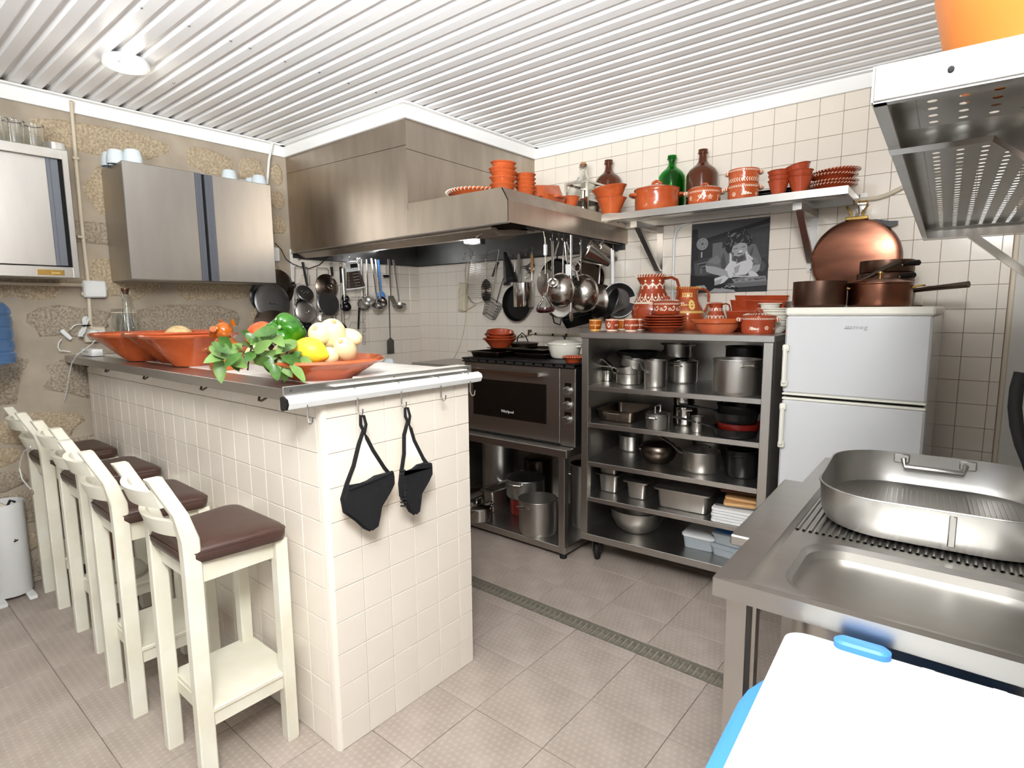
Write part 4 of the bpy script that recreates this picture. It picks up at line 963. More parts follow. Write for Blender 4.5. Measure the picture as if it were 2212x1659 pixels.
# big copper pan hanging on the wall
q=at(1846,560,y=-.05); c=V((q.x,-.045,q.z)); R0=86*mpp(c)
t=thing('copper_pan','big round copper pan hanging bottom outward on the tiled wall','pan',c,0,None,(PI/2,0,0))
MB().lathe([(0,.036),(R0*.86,.035),(R0*.95,.030),(R0*.985,.018),(R0,-.03),(R0-.004,-.03),(R0*.96,.016),(0,.028)],56).build('body','copper',t)
MB().tube([(-.03,R0*.96,.02),(-.022,R0+.02,.022),(-.045,R0+.055,.024),(-.04,R0+.075,.024),(.04,R0+.075,.024),(.045,R0+.055,.024),(.022,R0+.02,.022),(.03,R0*.96,.02)],.0055,8).build('handle','brass',t)
MB().box(-.05,.05,R0*.95,R0*.95+.018,.008,.026,.003).build('handle_plate','brass',t)
t=thing('wall_hook','bent steel hook under the shelf end holding the copper pan','hook',(c.x,-.03,c.z+R0+.045)); MB().tube([(.0,.02,.075),(.0,-.0,.07),(.0,-.005,.03),(.006,-.012,-.02),(.0,-.03,-.03),(-.006,-.035,-.01)],.0032,8).build('body','poli',t)
q=at(1908,487,y=-.03); t=thing('slotted_spatula','black plastic spatula handle sticking out behind the copper pan','spatula',(q.x-.09,-.03,q.z+.012),0); MB().loft([[(x,-.008,z-w_),(x,.008,z-w_),(x,.008,z+w_),(x,-.008,z+w_)] for x,z,w_ in ((0,.012,.012),(.06,.006,.014),(.12,-.008,.014),(.15,-.004,.008))]).build('grip','black',t)
MB().box(.0,.025,-.008,.008,-.0,.034,.003).build('hang_loop','black',t)
# --- photograph on the wall: flat printed panel
px0,px1,pz0,pz1=2.443,2.882,1.512,1.916
po=thing('photo_print','square black and white photograph of a curly-haired person cutting food, on the tiles','photograph',((px0+px1)/2,-.006,(pz0+pz1)/2))
Wp,Hp=px1-px0,pz1-pz0
MB().box(-Wp/2,Wp/2,-.004,.001,-Hp/2,Hp/2,.001).build('panel','p1',po,False)
lay=0
def poly(mm,pts):                    # pts in the zoomed crop's percent of the print (0..100 from top-left)
    global lay
    lay+=1; y=-.0042-lay*.00006
    MB().add([((a/100-.5)*Wp,y,(.5-b/100)*Hp) for a,b in pts],[tuple(range(len(pts)))]).build('print_tone',mm,po,False)
poly('p2',[(0,0),(100,0),(100,12),(55,18),(25,24),(0,20)]); poly('p7',[(20,22),(100,2),(100,8),(24,27)]); poly('p7',[(0,8),(8,8),(10,60),(0,62)])
poly('p8',[(62,18),(100,12),(100,80),(62,80)]); 
for i in range(3): poly('p2',[(78+8*i,20),(78.5+8*i,20),(78.5+8*i,75),(78+8*i,75)]); poly('p2',[(66,26+14*i),(100,23+14*i),(100,23.6+14*i),(66,26.6+14*i)])
poly('p3',[(29,30),(42,29),(42,50),(29,52)])
poly('p2',[(4,54),(30,50),(33,58),(28,74),(6,76)])
for i in range(6): poly('p3' if i%2 else 'p7',[(5+3*i,55+2*i),(26+i,52+2.5*i),(27+i,53+2.5*i),(6+3*i,57+2*i)])
poly('p0',[(0,74),(34,78),(38,92),(0,95)])
def disc(mm,cx,cy,rx,ry,n=22,a0=0): poly(mm,[(cx+rx*math.cos(2*PI*i/n+a0),cy+ry*math.sin(2*PI*i/n+a0)) for i in range(n)])
disc('p7',14,30,9.5,10.5); disc('p4',15,29.5,8,9)
for a in range(6): disc('p1',15+5.5*math.cos(a),29.5+6.2*math.sin(a),.6,.6,6)
disc('p2',15,29.5,1.6,2,8); poly('p5',[(13.6,41),(15.4,41),(15.4,49),(13.6,49)]); poly('p4',[(14,65),(15,65),(15,72),(14,72)])
disc('p1',93,66,8,12); disc('p2',93,66,4.5,7)
# person: shirt, sleeves, arms, apron, head
poly('p3',[(33,46),(44,37),(56,36),(70,34),(84,35),(88,46),(92,56),(92,63),(80,66),(72,80),(40,78),(32,66),(20,60),(24,53)])
poly('p2',[(40,56),(44,44),(48,60),(46,68),(42,66)]); poly('p2',[(78,44),(82,38),(80,52),(77,56)])
for i in range(5): poly('p4',[(24+2.6*i,56+.8*i),(36+1.2*i,47+2*i),(36.6+1.2*i,48+2*i),(25+2.6*i,57+.8*i)])
for i in range(3): poly('p4',[(80+3*i,50+2*i),(85+2*i,60+i),(84.4+2*i,60.6+i),(79.4+3*i,50.6+2*i)])
poly('p5',[(20,61),(33,63),(46,68),(56,70),(58,77),(52,80),(44,77),(32,74),(22,70)])
poly('p5',[(83,64),(91,63),(90,71),(84,76),(77,79),(76,74)])
poly('p6',[(46,68),(51,60),(54,56),(64,59),(72,57),(78,54),(82,61),(81,68),(74,76),(62,77),(54,74)])
poly('p5',[(58,66),(66,62),(64,72),(60,75)])
poly('p6',[(52,44),(54.5,44),(55,58),(52,58)]); poly('p6',[(71,43),(74,43),(77,55),(74,57)]); poly('p6',[(73,45),(82,55),(80.5,57),(73,49)])
poly('p6',[(33,80),(46,76),(52,80),(46,86),(34,92)]); poly('p5',[(34,84),(44,80),(40,90),(33,93)])
poly('p2',[(56,54),(64,60),(72,53),(68,49),(58,50)]); poly('p4',[(60.5,54),(62,54),(62.5,61),(61,61)])
poly('p5',[(52,42),(54,34),(60,31),(70,31),(74,36),(74,43),(70,48),(64,51),(57,49)]); disc('p6',66,44,2.4,2.0,12); poly('p3',[(61,46.5),(69,45.5),(68,47.5),(62,48)])
poly('p2',[(57,40),(62,38.6),(62,39.6),(57,41)]); poly('p2',[(67,38),(72,37),(72,38),(67,39)]); poly('p3',[(53,42),(58,46),(57,49),(53,46)])
poly('p7',[(46,40),(47,28),(53,19),(61,15),(70,16),(77,22),(80,30),(79,35),(75,38),(72,33),(66,32),(60,33),(56,36),(54,44),(50,46)])
rq=random.Random(5)
for i in range(46):
    a=rq.uniform(0,2*PI); d_=rq.uniform(.3,1.05); cx=62+16*d_*math.cos(a); cy=26+11*d_*math.sin(a)
    if cy>35 and 55<cx<74: continue
    b=rq.uniform(0,PI); k=rq.uniform(1.6,3.2); s=rq.choice((-1,1))
    pts=[(cx+k*(u-.5)*2*math.cos(b)-s*1.1*math.sin(PI*u)*math.sin(b),cy+k*(u-.5)*2*math.sin(b)+s*1.1*math.sin(PI*u)*math.cos(b)) for u in (0,.25,.5,.75,1)]
    poly(rq.choice(('p3','p4','p5','p2')),pts+[(x+.35,y+.55) for x,y in pts[::-1]])
disc('p5',55,76,5,4.2,14); poly('p6',[(50,72),(56,70),(58,76),(56,80),(53,80)]); disc('p5',82,76,4.5,3.4,14); poly('p6',[(77,73),(81,71),(87,75),(90,79),(84,80),(79,78)])
poly('p6',[(58,77),(82,78.5),(83,80),(58,79)]); poly('p1',[(70,79),(84,80.5),(76,82),(70,81)])
poly('p4',[(56,82),(70,80),(98,79),(100,86),(60,88)]); 
for i in range(7): poly(('p2','p5')[i%2],[(60+4*i,83+.4*(i%3)),(72+4*i,81.5),(74+4*i,82.5),(62+4*i,84.5)])
poly('p3',[(50,88),(100,86),(100,92),(62,94)]); poly('p0',[(22,93),(42,88),(66,94),(58,100),(26,100)])
for i in range(14): disc(rq.choice(('p6','p5','p1')),44+i*1.3+rq.uniform(-1,1),93+rq.uniform(-2.5,2.5),1.2,.7,6)
poly('p5',[(26,100),(34,94),(46,95),(60,97),(62,100)]); poly('p5',[(8,90),(20,89),(24,94),(10,97)])
# ------------------------------------------------------------------ pots in the steel rack
def gn(name,lab,loc,w,d,h,rz=0,m='steel',lid=False,group=None,fl=.012,handle=False,rc=.02):
    t=thing(name,lab,'pan',loc,rz,group)
    MB().loft([rr(w-.03,d-.03,rc,0),rr(w-.022,d-.022,rc,.004),rr(w-.008,d-.008,rc,h-.006),rr(w+2*fl,d+2*fl,rc,h-.003),rr(w+2*fl,d+2*fl,rc,h),rr(w-.01,d-.01,rc,h),rr(w-.026,d-.026,rc,.004)]).build('body',m,t)
    if lid:
        l=MB().loft([rr(w+2*fl+.004,d+2*fl+.004,rc,h+.0005),rr(w+2*fl+.004,d+2*fl+.004,rc,h+.006),rr(w-.05,d-.05,rc,h+.011),rr(w-.09,d-.09,rc,h+.006)]).build('lid',m,t)
        MB().tube([(-.05,0,h+.008),(-.04,0,h+.018),(.04,0,h+.018),(.05,0,h+.008)],.005,8,flat=.6).build('lid_handle',m,l)
    if handle: MB().tube([(-.035,-d/2-.004,h*.75),(.035,-d/2-.004,h*.75),(.035,-d/2-.008,h*.2),(-.035,-d/2-.008,h*.2)],.0028,8,True).build('handle','poli',t)
    return t
def rs(px,py,lv,hw): return spot(px,py,SZ[lv]+.0006,hw)
K=R_
p,r,k=rs(1358,832,0,27); pan('saucepan','rounded steel saucepan at the left front of the top rack shelf',p,r*.98,.058,'steel','flat',hm='poli',rz=K(172),hl=.115,rise=.075,cat='saucepan',group='steel saucepans nested in a tilted pile')
pan('saucepan','middle tilted steel saucepan nested on the rounded one, top rack shelf',p+V((.0,.01,.046)),r*.94,.055,'steel','flat',hm='poli',rz=K(176),hl=.115,rise=.02,rot=(K(-6),K(8),K(176)),cat='saucepan',group='steel saucepans nested in a tilted pile')
pan('saucepan','upper tilted steel saucepan whose handle leans down to the right, top rack shelf',p+V((.01,.02,.09)),r*.95,.05,'steel','flat',hm='alu',rz=K(-45),hl=.12,rise=-.03,rot=(K(-10),K(8),K(-38)),cat='saucepan',group='steel saucepans nested in a tilted pile')
q=at(1313,822,y=-.50); pan('steel_beaker','small steel beaker at the left back of the top rack shelf',(q.x,-.50,SZ[0]+.001),.027,.062,'poli',cat='beaker')
p,r,k=rs(1415,838,0,23.5); pan('tall_pot','tall narrow steel milk pot on the top rack shelf',p,r,.142,'steel',cat='pot',rim=True)
p,r,k=rs(1472,833,0,31); p=p+V((-.02,.06,0)); pan('stockpot','steel pot with dark loop handles under a smaller pot, top rack shelf',p,r,.118,'steel',loops=2,hm='darksteel',rz=0,lid='poli',knob=None,cat='pot')
pan('stockpot','smaller aluminium pot standing on another pot, top rack shelf',p+V((-.035,.0,.143)),r*.93,.075,'alu',loops=2,hm='alu',rz=K(70),cat='pot')
p,r,k=rs(1588,858,0,50); pan('stockpot','largest wide steel pot with wire handle at the right of the top rack shelf',p+V((-.0,0.01,0)),r*.98,.17,'steel',loops=2,hm='poli',rz=facing(p)+K(-62),cat='pot')
q=at(1612,790,y=-.35); pan('frying_pan','black pan behind the largest pot on the top rack shelf',(q.x-.02,-.33,SZ[0]+.001),.09,.215,'nonstick',cat='pan')
q=at(1376,770,y=-.36); t=pan('frying_pan','black frying pan lying high at the back left of the top rack shelf',(q.x,-.36,SZ[0]+.135),.115,.035,'nonstick','flat',hm='iron',rz=K(8),hl=.15,rise=.05,flare=1.1)
pan('stockpot','dark pot carrying the black frying pan at the back of the top rack shelf',(q.x,-.36,SZ[0]+.001),.08,.132,'darksteel',cat='pot')
# second shelf
q=at(1336,915,y=-.55); gn('roasting_tin','dark steel roasting tin with wire handle on the second rack shelf',(q.x+.015,-.50,SZ[1]+.001),.235,.30,.062,SA,'darksteel',fl=.005,handle=True,rc=.03)
p,r,k=rs(1420,930,1,24.5); pan('small_pot','small matt aluminium pot with lid and square handle, second rack shelf',p,r,.072,'alu',loops=2,lid='alu',rz=0,cat='pot')
p,r,k=rs(1470,925,1,26); p=p+V((0,.06,0)); pan('small_pot','polished steel pot under a tilted one, second rack shelf',p,r,.10,'poli',loops=2,hm='poli',rz=K(40),cat='pot')
pan('small_pot','polished steel pot tilted on top of another, second rack shelf',p+V((-.005,0,.106)),r*.86,.055,'poli',loops=2,hm='poli',rot=(K(-4),K(-8),K(30)),cat='pot')
p,r,k=rs(1506,935,1,13); pan('steel_beaker','small steel beaker between the polished pots and black pans, second rack shelf',p,r,.08,'steel',cat='beaker')
p,r,k=rs(1587,950,1,47); pc=p
pan('frying_pan','lowest black frying pan of the pile on the second rack shelf',pc,r*.93,.042,'nonstick','flat',hm='black',rz=K(196),hl=.20,rise=.035,flare=1.08,group='frying pans piled on the second rack shelf')
pan('frying_pan','red frying pan in the middle of the black pile, second rack shelf',pc+V((.015,.0,.034)),r*.88,.036,'red',None,flare=1.08,group='frying pans piled on the second rack shelf')
pan('frying_pan','upper black frying pan of the pile on the second rack shelf',pc+V((.0,.01,.066)),r*.88,.05,'nonstick','flat',hm='black',rz=K(186),hl=.19,rise=.02,flare=1.08,group='frying pans piled on the second rack shelf')
pan('frying_pan','topmost black frying pan of the pile on the second rack shelf',pc+V((.0,.05,.104)),r*.9,.045,'nonstick','flat',hm='black',rz=K(150),hl=.1,rise=.02,flare=1.08,group='frying pans piled on the second rack shelf')
# third shelf
p,r,k=rs(1360,979,2,26); pan('stockpot','matt aluminium pot without lid at the left of the third rack shelf',p+V((0,.02,0)),r,.092,'alu',cat='pot')
p,r,k=rs(1421,1004,2,30); t=thing('clay_pot','round dark bronze-coloured pot with lid and cast handles, third rack shelf','pot',p,facing(p))
rr0=r*1.3
MB().lathe([(0,0),(rr0*.62,0),(rr0*.86,.022),(rr0*1.0,.055),(rr0*.97,.082),(rr0*.88,.096),(rr0*.84,.096),(rr0*.8,.05),(0,.01)],40).build('body','darksteel',t); MB().lathe([(rr0*.86,.094),(rr0*.9,.099),(rr0*.5,.112),(0,.116)],40).build('lid','copperd',t); lug(t,rr0*.94,.07,.022,.03,'darksteel')
p,r,k=rs(1514,1026,2,39); pan('saucepan','steel saucepan with long handle rising to the left, third rack shelf',p,r,.108,'steel','flat',hm='alu',rz=K(175),hl=.20,rise=.085,hz=.7,cat='saucepan')
p,r,k=rs(1602,1036,2,34); pan('stockpot','black enamel pot at the dark right end of the third rack shelf',p,r,.135,'nonstick',loops=2,hm='black',cat='pot')
q=at(1530,985,y=-.42); pan('stockpot','steel pot at the back of the third rack shelf behind the saucepan',(q.x,-.38,SZ[2]+.001),.10,.135,'steel',loops=2,hm='steel',cat='pot')
# fourth shelf
q=at(1308,1083,y=-.60); gn('gastro_pan','lower of two nested deep steel gastronorm pans, fourth rack shelf',(q.x+.01,-.47,SZ[3]+.001),.125,.30,.105,SA,'steel',group='nested gastronorm pans')
gn('gastro_pan','upper of two nested deep steel gastronorm pans, fourth rack shelf',(q.x+.006,-.47,SZ[3]+.075),.12,.29,.10,SA,'steel',group='nested gastronorm pans')
q=at(1374,1095,y=-.60); gn('gastro_pan','open narrow steel gastronorm pan beside the lidded one, fourth rack shelf',(q.x+.0,-.50,SZ[3]+.001),.12,.26,.095,SA,'steel',lid=True)
q=at(1468,1118,y=-.62); gn('gastro_pan','large lidded steel gastronorm pan in the middle of the fourth rack shelf',(q.x+.01,-.505,SZ[3]+.001),.27,.30,.10,SA,'steel',lid=True)
q=at(1575,1140,y=-.68)
for i in range(5):
    t=thing('chopping_board',('lowest','second','third','fourth','fifth')[i]+' white plastic chopping board of the pile on the fourth rack shelf','chopping board',(q.x+(0,.004,-.004,.006,.0)[i],-.565,SZ[3]+.0012+i*.0145),K((4,3,6,2,5)[i]),'white chopping boards on the rack')
    MB().loft([rr(.19,.25,.015,0),rr(.194,.254,.016,.002),rr(.194,.254,.016,.011),rr(.19,.25,.015,.013)]).build('board','wplast',t)
t=thing('steel_sheet','grey metal board lying under the wooden chopping boards on the rack','chopping board',(q.x-.0,-.535,SZ[3]+.0745),K(8)); MB().loft([rr(.2,.22,.015,0),rr(.2,.22,.015,.009)]).build('board','alud',t)
for i,(w,d,dx,rz,m,lab) in enumerate(((.15,.19,.025,14,'wood','pale wooden chopping board lying on the white boards'),(.16,.2,.04,2,'wood','second pale wooden chopping board near the rack post'),(.21,.16,.02,4,'woodd','dark brown wooden board second from the top of the pile'),(.2,.15,.03,-3,'woodd','dark brown wooden board on top of the board pile'))):
    t=thing('wooden_board',lab,'chopping board',(q.x+dx-.01,-.56+.04*i,SZ[3]+.0845+i*.0165),K(rz)); MB().loft([rr(w,d,.014,0),rr(w+.003,d+.003,.015,.002),rr(w+.003,d+.003,.015,.012),rr(w,d,.014,.014)]).build('board',m,t)
# bottom shelf
p,r,k=rs(1371,1159,4,36); t=thing('mixing_bowl','large round steel mixing bowl on the bottom rack shelf','bowl',p+V((.0,.03,0))); b=.152
MB().lathe([(0,0),(b*.58,.002),(b*.8,.03),(b*.96,.08),(b*1.0,.128),(b*1.03,.132),(b*1.0,.134),(b*.93,.08),(b*.75,.03),(0,.008)],44).build('body','steel',t)
def tub_box(lab,loc,w,d,h,rz,m='clearp',lidm='wplast'):
    t=thing('food_container',lab,'container',loc,rz,'plastic containers on the bottom rack shelf'); MB().loft([rr(w*.9,d*.9,.02,0),rr(w,d,.022,h),rr(w-.006,d-.006,.02,h),rr(w*.9-.006,d*.9-.006,.02,.003)]).build('body',m,t); MB().loft([rr(w+.008,d+.008,.024,h-.006),rr(w+.01,d+.01,.024,h+.004),rr(w-.01,d-.01,.02,h+.009)]).build('lid',lidm,t)
    return t
q=at(1503,1188,z=SZ[4]); tub_box('frosted food container with a cream lid on the bottom rack shelf',(q.x,q.y+.10,SZ[4]+.001),.165,.20,.07,SA)
q=at(1563,1206,z=SZ[4]); tub_box('lower of two clear food containers at the right of the bottom shelf',(q.x+.01,q.y+.09,SZ[4]+.001),.15,.18,.05,K(-6),'clearp','clearp'); t=tub_box('upper of two clear food containers at the right of the bottom shelf',(q.x+.012,q.y+.095,SZ[4]+.063),.15,.18,.05,K(-4),'clearp','clearp'); MB().loft([rr(.13,.16,.015,.061),rr(.13,.16,.015,.064)]).build('label','blue',t)
# ------------------------------------------------------------------ under the oven table
ZU=.0686
q=at(1162,1164,z=ZU); p,r,k=spot(1162,1164,ZU,41); pan('stockpot','tall polished steel stockpot at the front of the table undershelf',p,r,.215,'steel',loops=2,hm='poli',rz=K(-8),cat='stockpot',flare=1.0)
q=at(1034,1128,z=ZU); p,r,k=spot(1036,1130,ZU,25); pan('small_pot','small steel pot with domed lid half hidden by the bar, on the undershelf',p,r*1.15,.088,'poli',loops=2,lid='poli',cat='pot')
q=at(1055,1110,z=ZU); gn('gastro_pan','deep narrow steel pan with tongs lying in it, under the oven',(1.335,-.51,ZU),.10,.24,.15,K(-4),'steel')
t=thing('tongs','steel serving tongs leaning in the deep narrow pan','tongs',(1.33,-.52,ZU+.155),K(30)); 
for s in (-1,1): MB().loft([[(-.09,s*.006-.006,-.012),(-.09,s*.006+.006,-.012),(-.09,s*.006+.006,-.009),(-.09,s*.006-.006,-.009)],[(.12,s*.016-.006,.06),(.12,s*.016+.006,.06),(.12,s*.016+.006,.063),(.12,s*.016-.006,.063)]]).build('arm','poli',t)
q=at(1120,1105,y=-.46); pan('stockpot','red enamel pot under the aluminium pot on the undershelf',(1.53,-.47,ZU),.106,.115,'red',cat='pot')
pan('stockpot','wide lidded aluminium pot standing on the red pot under the oven',(1.53,-.47,ZU+.117),.128,.125,'alu',loops=2,hm='poli',lid='alud',rz=K(10),cat='pot',knob=None)
t=pan('stockpot','dark pot with a wide lid at the back of the table undershelf',(1.47,-.245,ZU),.10,.31,'darksteel',loops=0,lid='darksteel',cat='pot',knob='steel')
q=at(1030,1040,y=-.42); pan('stockpot','huge aluminium pot at the dark left end of the undershelf',(1.19,-.33,ZU),.13,.42,'alu',cat='stockpot')
q=at(1240,1140,y=-.42); pan('stockpot','tall aluminium stockpot behind the right leg of the oven table',(1.965,-.42,ZU),.09,.40,'alu',loops=2,hm='alu',rz=K(-70),cat='stockpot')
# ------------------------------------------------------------------ on the cooktop
ZH=1.1225
q=at(1060,765,y=-.62); gn('roasting_tin','flat steel roasting tin under the stacked terracotta bowls on the cooktop',(q.x-.005,-.50,ZH),.26,.36,.035,K(-3),'darksteel',fl=.012)
gn('baking_tray','wide dark baking tray resting on the tin and the cooktop',(q.x+.16,-.42,ZH+.036),.46,.30,.018,K(-2),'darksteel',fl=.012)
gn('roasting_tin','low dark tin in the middle of the cooktop under the baking tray',(q.x+.29,-.44,ZH),.23,.30,.03,K(2),'darksteel',fl=.01)
p=V((q.x+.02,-.55,ZH+.056))
for i,(rt,rot,dz) in enumerate(((.108,(0,0),0),(.098,(4,6),.026),(.085,(6,8),.046))):
    t=cone_bowl('terracotta_bowl',('lowest and largest','middle','topmost')[i]+' of three nested red terracotta bowls on the cooktop',p+V((0,0,dz)),rt,.058,.062,'terra2','nested bowls on the cooktop',roll=.0085,rot=(K(rot[0]),K(rot[1]),0))
q2=at(1130,750,y=-.36); t=thing('frying_pan','shallow steel pan with a lid and black loop handle on the baking tray','pan',(q2.x,-.37,ZH+.055),0)
MB().lathe([(0,0),(.1,0),(.112,.02),(.109,.02),(.098,.003),(0,.003)],36).build('body','poli',t); MB().lathe([(.11,.02),(.112,.024),(.05,.03),(0,.031)],36).build('lid','copperd',t); MB().tube([(-.045,0,.025),(-.035,0,.065),(0,0,.09),(.03,0,.07),(.055,0,.024)],.004,8).build('handle','black',t)
q=at(1222,770,y=-.46); t=thing('dutch_oven','cream enamel dutch oven with black knob at the right of the cooktop','pot',(q.x,-.47,ZH+.004),0)
R0=.105; MB().lathe([(0,0),(R0*.72,0),(R0*.84,.012),(R0*.95,.06),(R0*1.0,.085),(R0*.96,.085),(R0*.8,.012),(0,.008)],44).build('body','enamel',t)
l=MB().lathe([(R0*.96,.085),(R0*1.04,.086),(R0*1.03,.093),(R0*.6,.108),(0,.113)],44).build('lid','enamel',t); MB().lathe([(.006,.11),(.007,.124),(.019,.132),(.019,.136),(0,.138)],20).build('knob','black',l); MB().lathe([(R0*1.0,.0855),(R0*1.035,.0868)],44).build('rim_line','black',l)
for s in (-1,1): MB().tube([(s*R0*.97,-.03,.072),(s*(R0+.022),-.024,.075),(s*(R0+.022),.024,.075),(s*R0*.97,.03,.072)],.006,8).build('handle','enamel',t)
q=at(1233,782,y=-.68); plate('terracotta_dish','small terracotta dish with white striped rim at the cooktop front edge',(q.x+.008,-.67,ZH),.068,.036,'terra2',None,30,cat='dish')
hp_=thing('gas_pipe','yellowed gas pipe with black rings along the tiles behind the cooktop','pipe',at(1145,722,y=-.025))
o=hp_.location; pts=[at(a,b,y=-.025)-o for a,b in ((1108,728),(1135,725),(1147,720),(1175,722),(1210,723),(1262,724))]
MB().tube(pts,.007,8).build('hose','cable',hp_); m=MB()
for a,b in ((1114,727),(1128,726),(1158,721),(1195,723),(1224,723)):
    c=at(a,b,y=-.025)-o; m.tube([c-V((.008,0,0)),c+V((.008,0,0))],.0085,8)
m.build('clamp_rings','black',hp_); c=at(1144,718,y=-.02)-o; MB().box(c.x-.008,c.x+.008,-.01,.025,c.z-.02,c.z+.02,.003).build('bracket','darksteel',hp_,False)
# ------------------------------------------------------------------ hanging things: builders
def lidd(lab,px,py,ry,m,x,tilt=0,handle='bar',group=None,dome=.12,name='pot_lid',yaw=0,cat='lid',ringm=None):
    c=at(px,py,x=x); r=ry*mpp(c); t=thing(name,lab,cat,c,0,group,(0,PI/2-R_(tilt),R_(yaw)))
    if ringm:
        MB().lathe([(r*.62,.012),(r*.66,.016),(r*.9,.010),(r,0),(r*.97,-.006),(r*.86,.004),(r*.62,.008)],40).build('rim',m,t); MB().lathe([(r*.63,.012),(r*.3,.02),(0,.022)],32).build('pane',ringm,t)
    else: MB().lathe([(r*.94,-.006),(r,-.004),(r*1.0,0),(r*.93,.004),(r*.9,.006),(r*.5,r*dome*.8),(0,r*dome)],40).build('disc',m,t)
    z=r*dome
    if handle=='bar': MB().tube([(r*.03,-r*.22,z-.004),(r*.1,-r*.2,z+.02),(r*.1,r*.2,z+.02),(r*.03,r*.22,z-.004)],.004,8,flat=.7).build('handle','alu' if m!='darksteel' else 'darksteel',t)
    elif handle=='loop': MB().tube([(r*.16*math.cos(a)+r*.05,r*.2*math.sin(a),z+.010+.008*math.cos(a)) for a in [PI*2*i/14 for i in range(14)]],.003,8,True).build('handle','poli',t)
    elif handle=='knob': MB().lathe([(.004,z-.004),(.005,z+.01),(.012,z+.018),(0,z+.024)],16).build('knob','black',t)
    return t
LG='lids hung on the left wall'
t=lidd('dark pan with side lug half hidden behind the steel wall cabinet',598,622,40,'darksteel',.02,0,None,None,.12,'dark_pan',cat='pan'); MB().tube([(-.03,.10,0),(-.04,.13,0),(-.02,.14,0),(-.005,.13,0)],.008,8).build('lug','iron',t)
lidd('black pan almost hidden behind the big grey lid',572,640,33,'nonstick',.035,0,None,LG,.1,'black_pan',cat='pan')
lidd('biggest grey aluminium lid with bar handle, upper left of the hanging lids',589,652,40,'alud',.085,8,'bar',LG,.06)
lidd('wide dark brown lid below the biggest grey lid',594,708,46,'darksteel',.12,14,'bar',LG,.16)
lidd('small matt grey oval-looking lid tilted in the wire rack',659,633,20,'alud',.09,30,'bar',LG,.06)
lidd('steel lid tucked behind another steel lid in the wire rack',656,664,22,'poli',.07,6,None,LG,.14)
lidd('steel lid with round loop handle in the wire rack',661,674,24,'steel',.10,8,'loop',LG,.14)
lidd('bronze-brown domed lid with a wire handle, middle of the hanging lids',706,619,27,'darksteel',.07,4,'loop',LG,.3)
lidd('flat dark grey lid below the bronze-brown domed lid',709,655,27,'alud',.10,10,None,LG,.05)
lidd('polished steel lid ring with glass centre above the squash',707,688,23,'poli',.10,8,None,LG,.1,ringm='glass')
lidd('small shiny black lid just above the green pepper',660,706,17,'nonstick',.10,10,'knob',LG,.2)
lidd('black lid half hidden behind the pale squashes',735,716,20,'nonstick',.05,6,None,LG,.1)
def wire_rack(lab,pts,steps,x):
    c=at(*pts[0],x=x); t=thing('lid_rack',lab,'rack',c,0,'wire lid racks on the left wall'); m=MB()
    def seg(ps,rad=.0022,cl=False): m.tube([at(a,b,x=x+dx)-c for a,b,dx in ps],rad,6,cl)
    (x0,y0),(x1,y1)=pts
    seg([(x0,y1,0),(x0,y0,0),(x0+2,y0-2,0),(x1-2,y0,0),(x1,y0+2,0),(x1,y1,0)])
    for a,b in steps: seg([(x0,b+14,0),(x0+8,b+13,.03),(x0+15,b-6,.05),(x1+4,b-6,.05),(x1+5,b+14,.03),(x1,b+14,0)],.002)
    return m.build('wires','alu',t)
wire_rack('wire lid rack holding the small grey lid and steel lids',((637,577),(664,720)),[(0,600),(0,634),(0,690)],.04)
wire_rack('wire lid rack behind the bronze-brown lid',((684,580),(709,720)),[(0,626),(0,660),(0,688)],.04)
wire_rack('almost empty wire lid rack with stepped loops right of the lids',((744,576),(784,742)),[(0,648),(0,676),(0,702),(0,730)],.03)
wire_rack('wire lid rack at the stone wall edge behind the biggest lids',((562,640),(598,740)),[(0,662)],.03)
ORD=['first','second','third','fourth','fifth','sixth','seventh','eighth','ninth','tenth']; HN={}
def shook(px,py,x=None,y=None,lab=None,size=.035,group='steel hooks under the hood'):
    c=at(px,py,x=x,y=y); s=size; t=MB().tube([(0,0,s*.75),(0,0,s),(.0,.008,s*1.12),(0,.014,s*.9),(0,0,s*.4),(0,0,-s*.3),(0,-.004,-s*.5),(0,-.012,-s*.55),(0,-.018,-s*.4),(0,-.018,-s*.2)],.0017,6).build('s_hook','poli')
    k_='left-wall bar' if (x is not None and x<1) else 'right hood edge' if x is not None else 'back-wall bar'; HN[k_]=HN.get(k_,0)+1
    t.location=c; tag(t,ORD[HN[k_]-1]+' small steel hook from the left on the '+k_+' under the hood','hook',group); return t
def stick(name,lab,cat,top,bot,wall,m,rad=.006,flat=.35,group=None):
    a=at(*top,**wall); b=at(*bot,**wall); t=thing(name,lab,cat,b,0,group); d=a-b
    o=MB().tube([(0,0,0),d*.3,d*.7,d],[rad*.8,rad,rad,rad*1.2],8,flat=flat).build('handle',m,t); return t,d
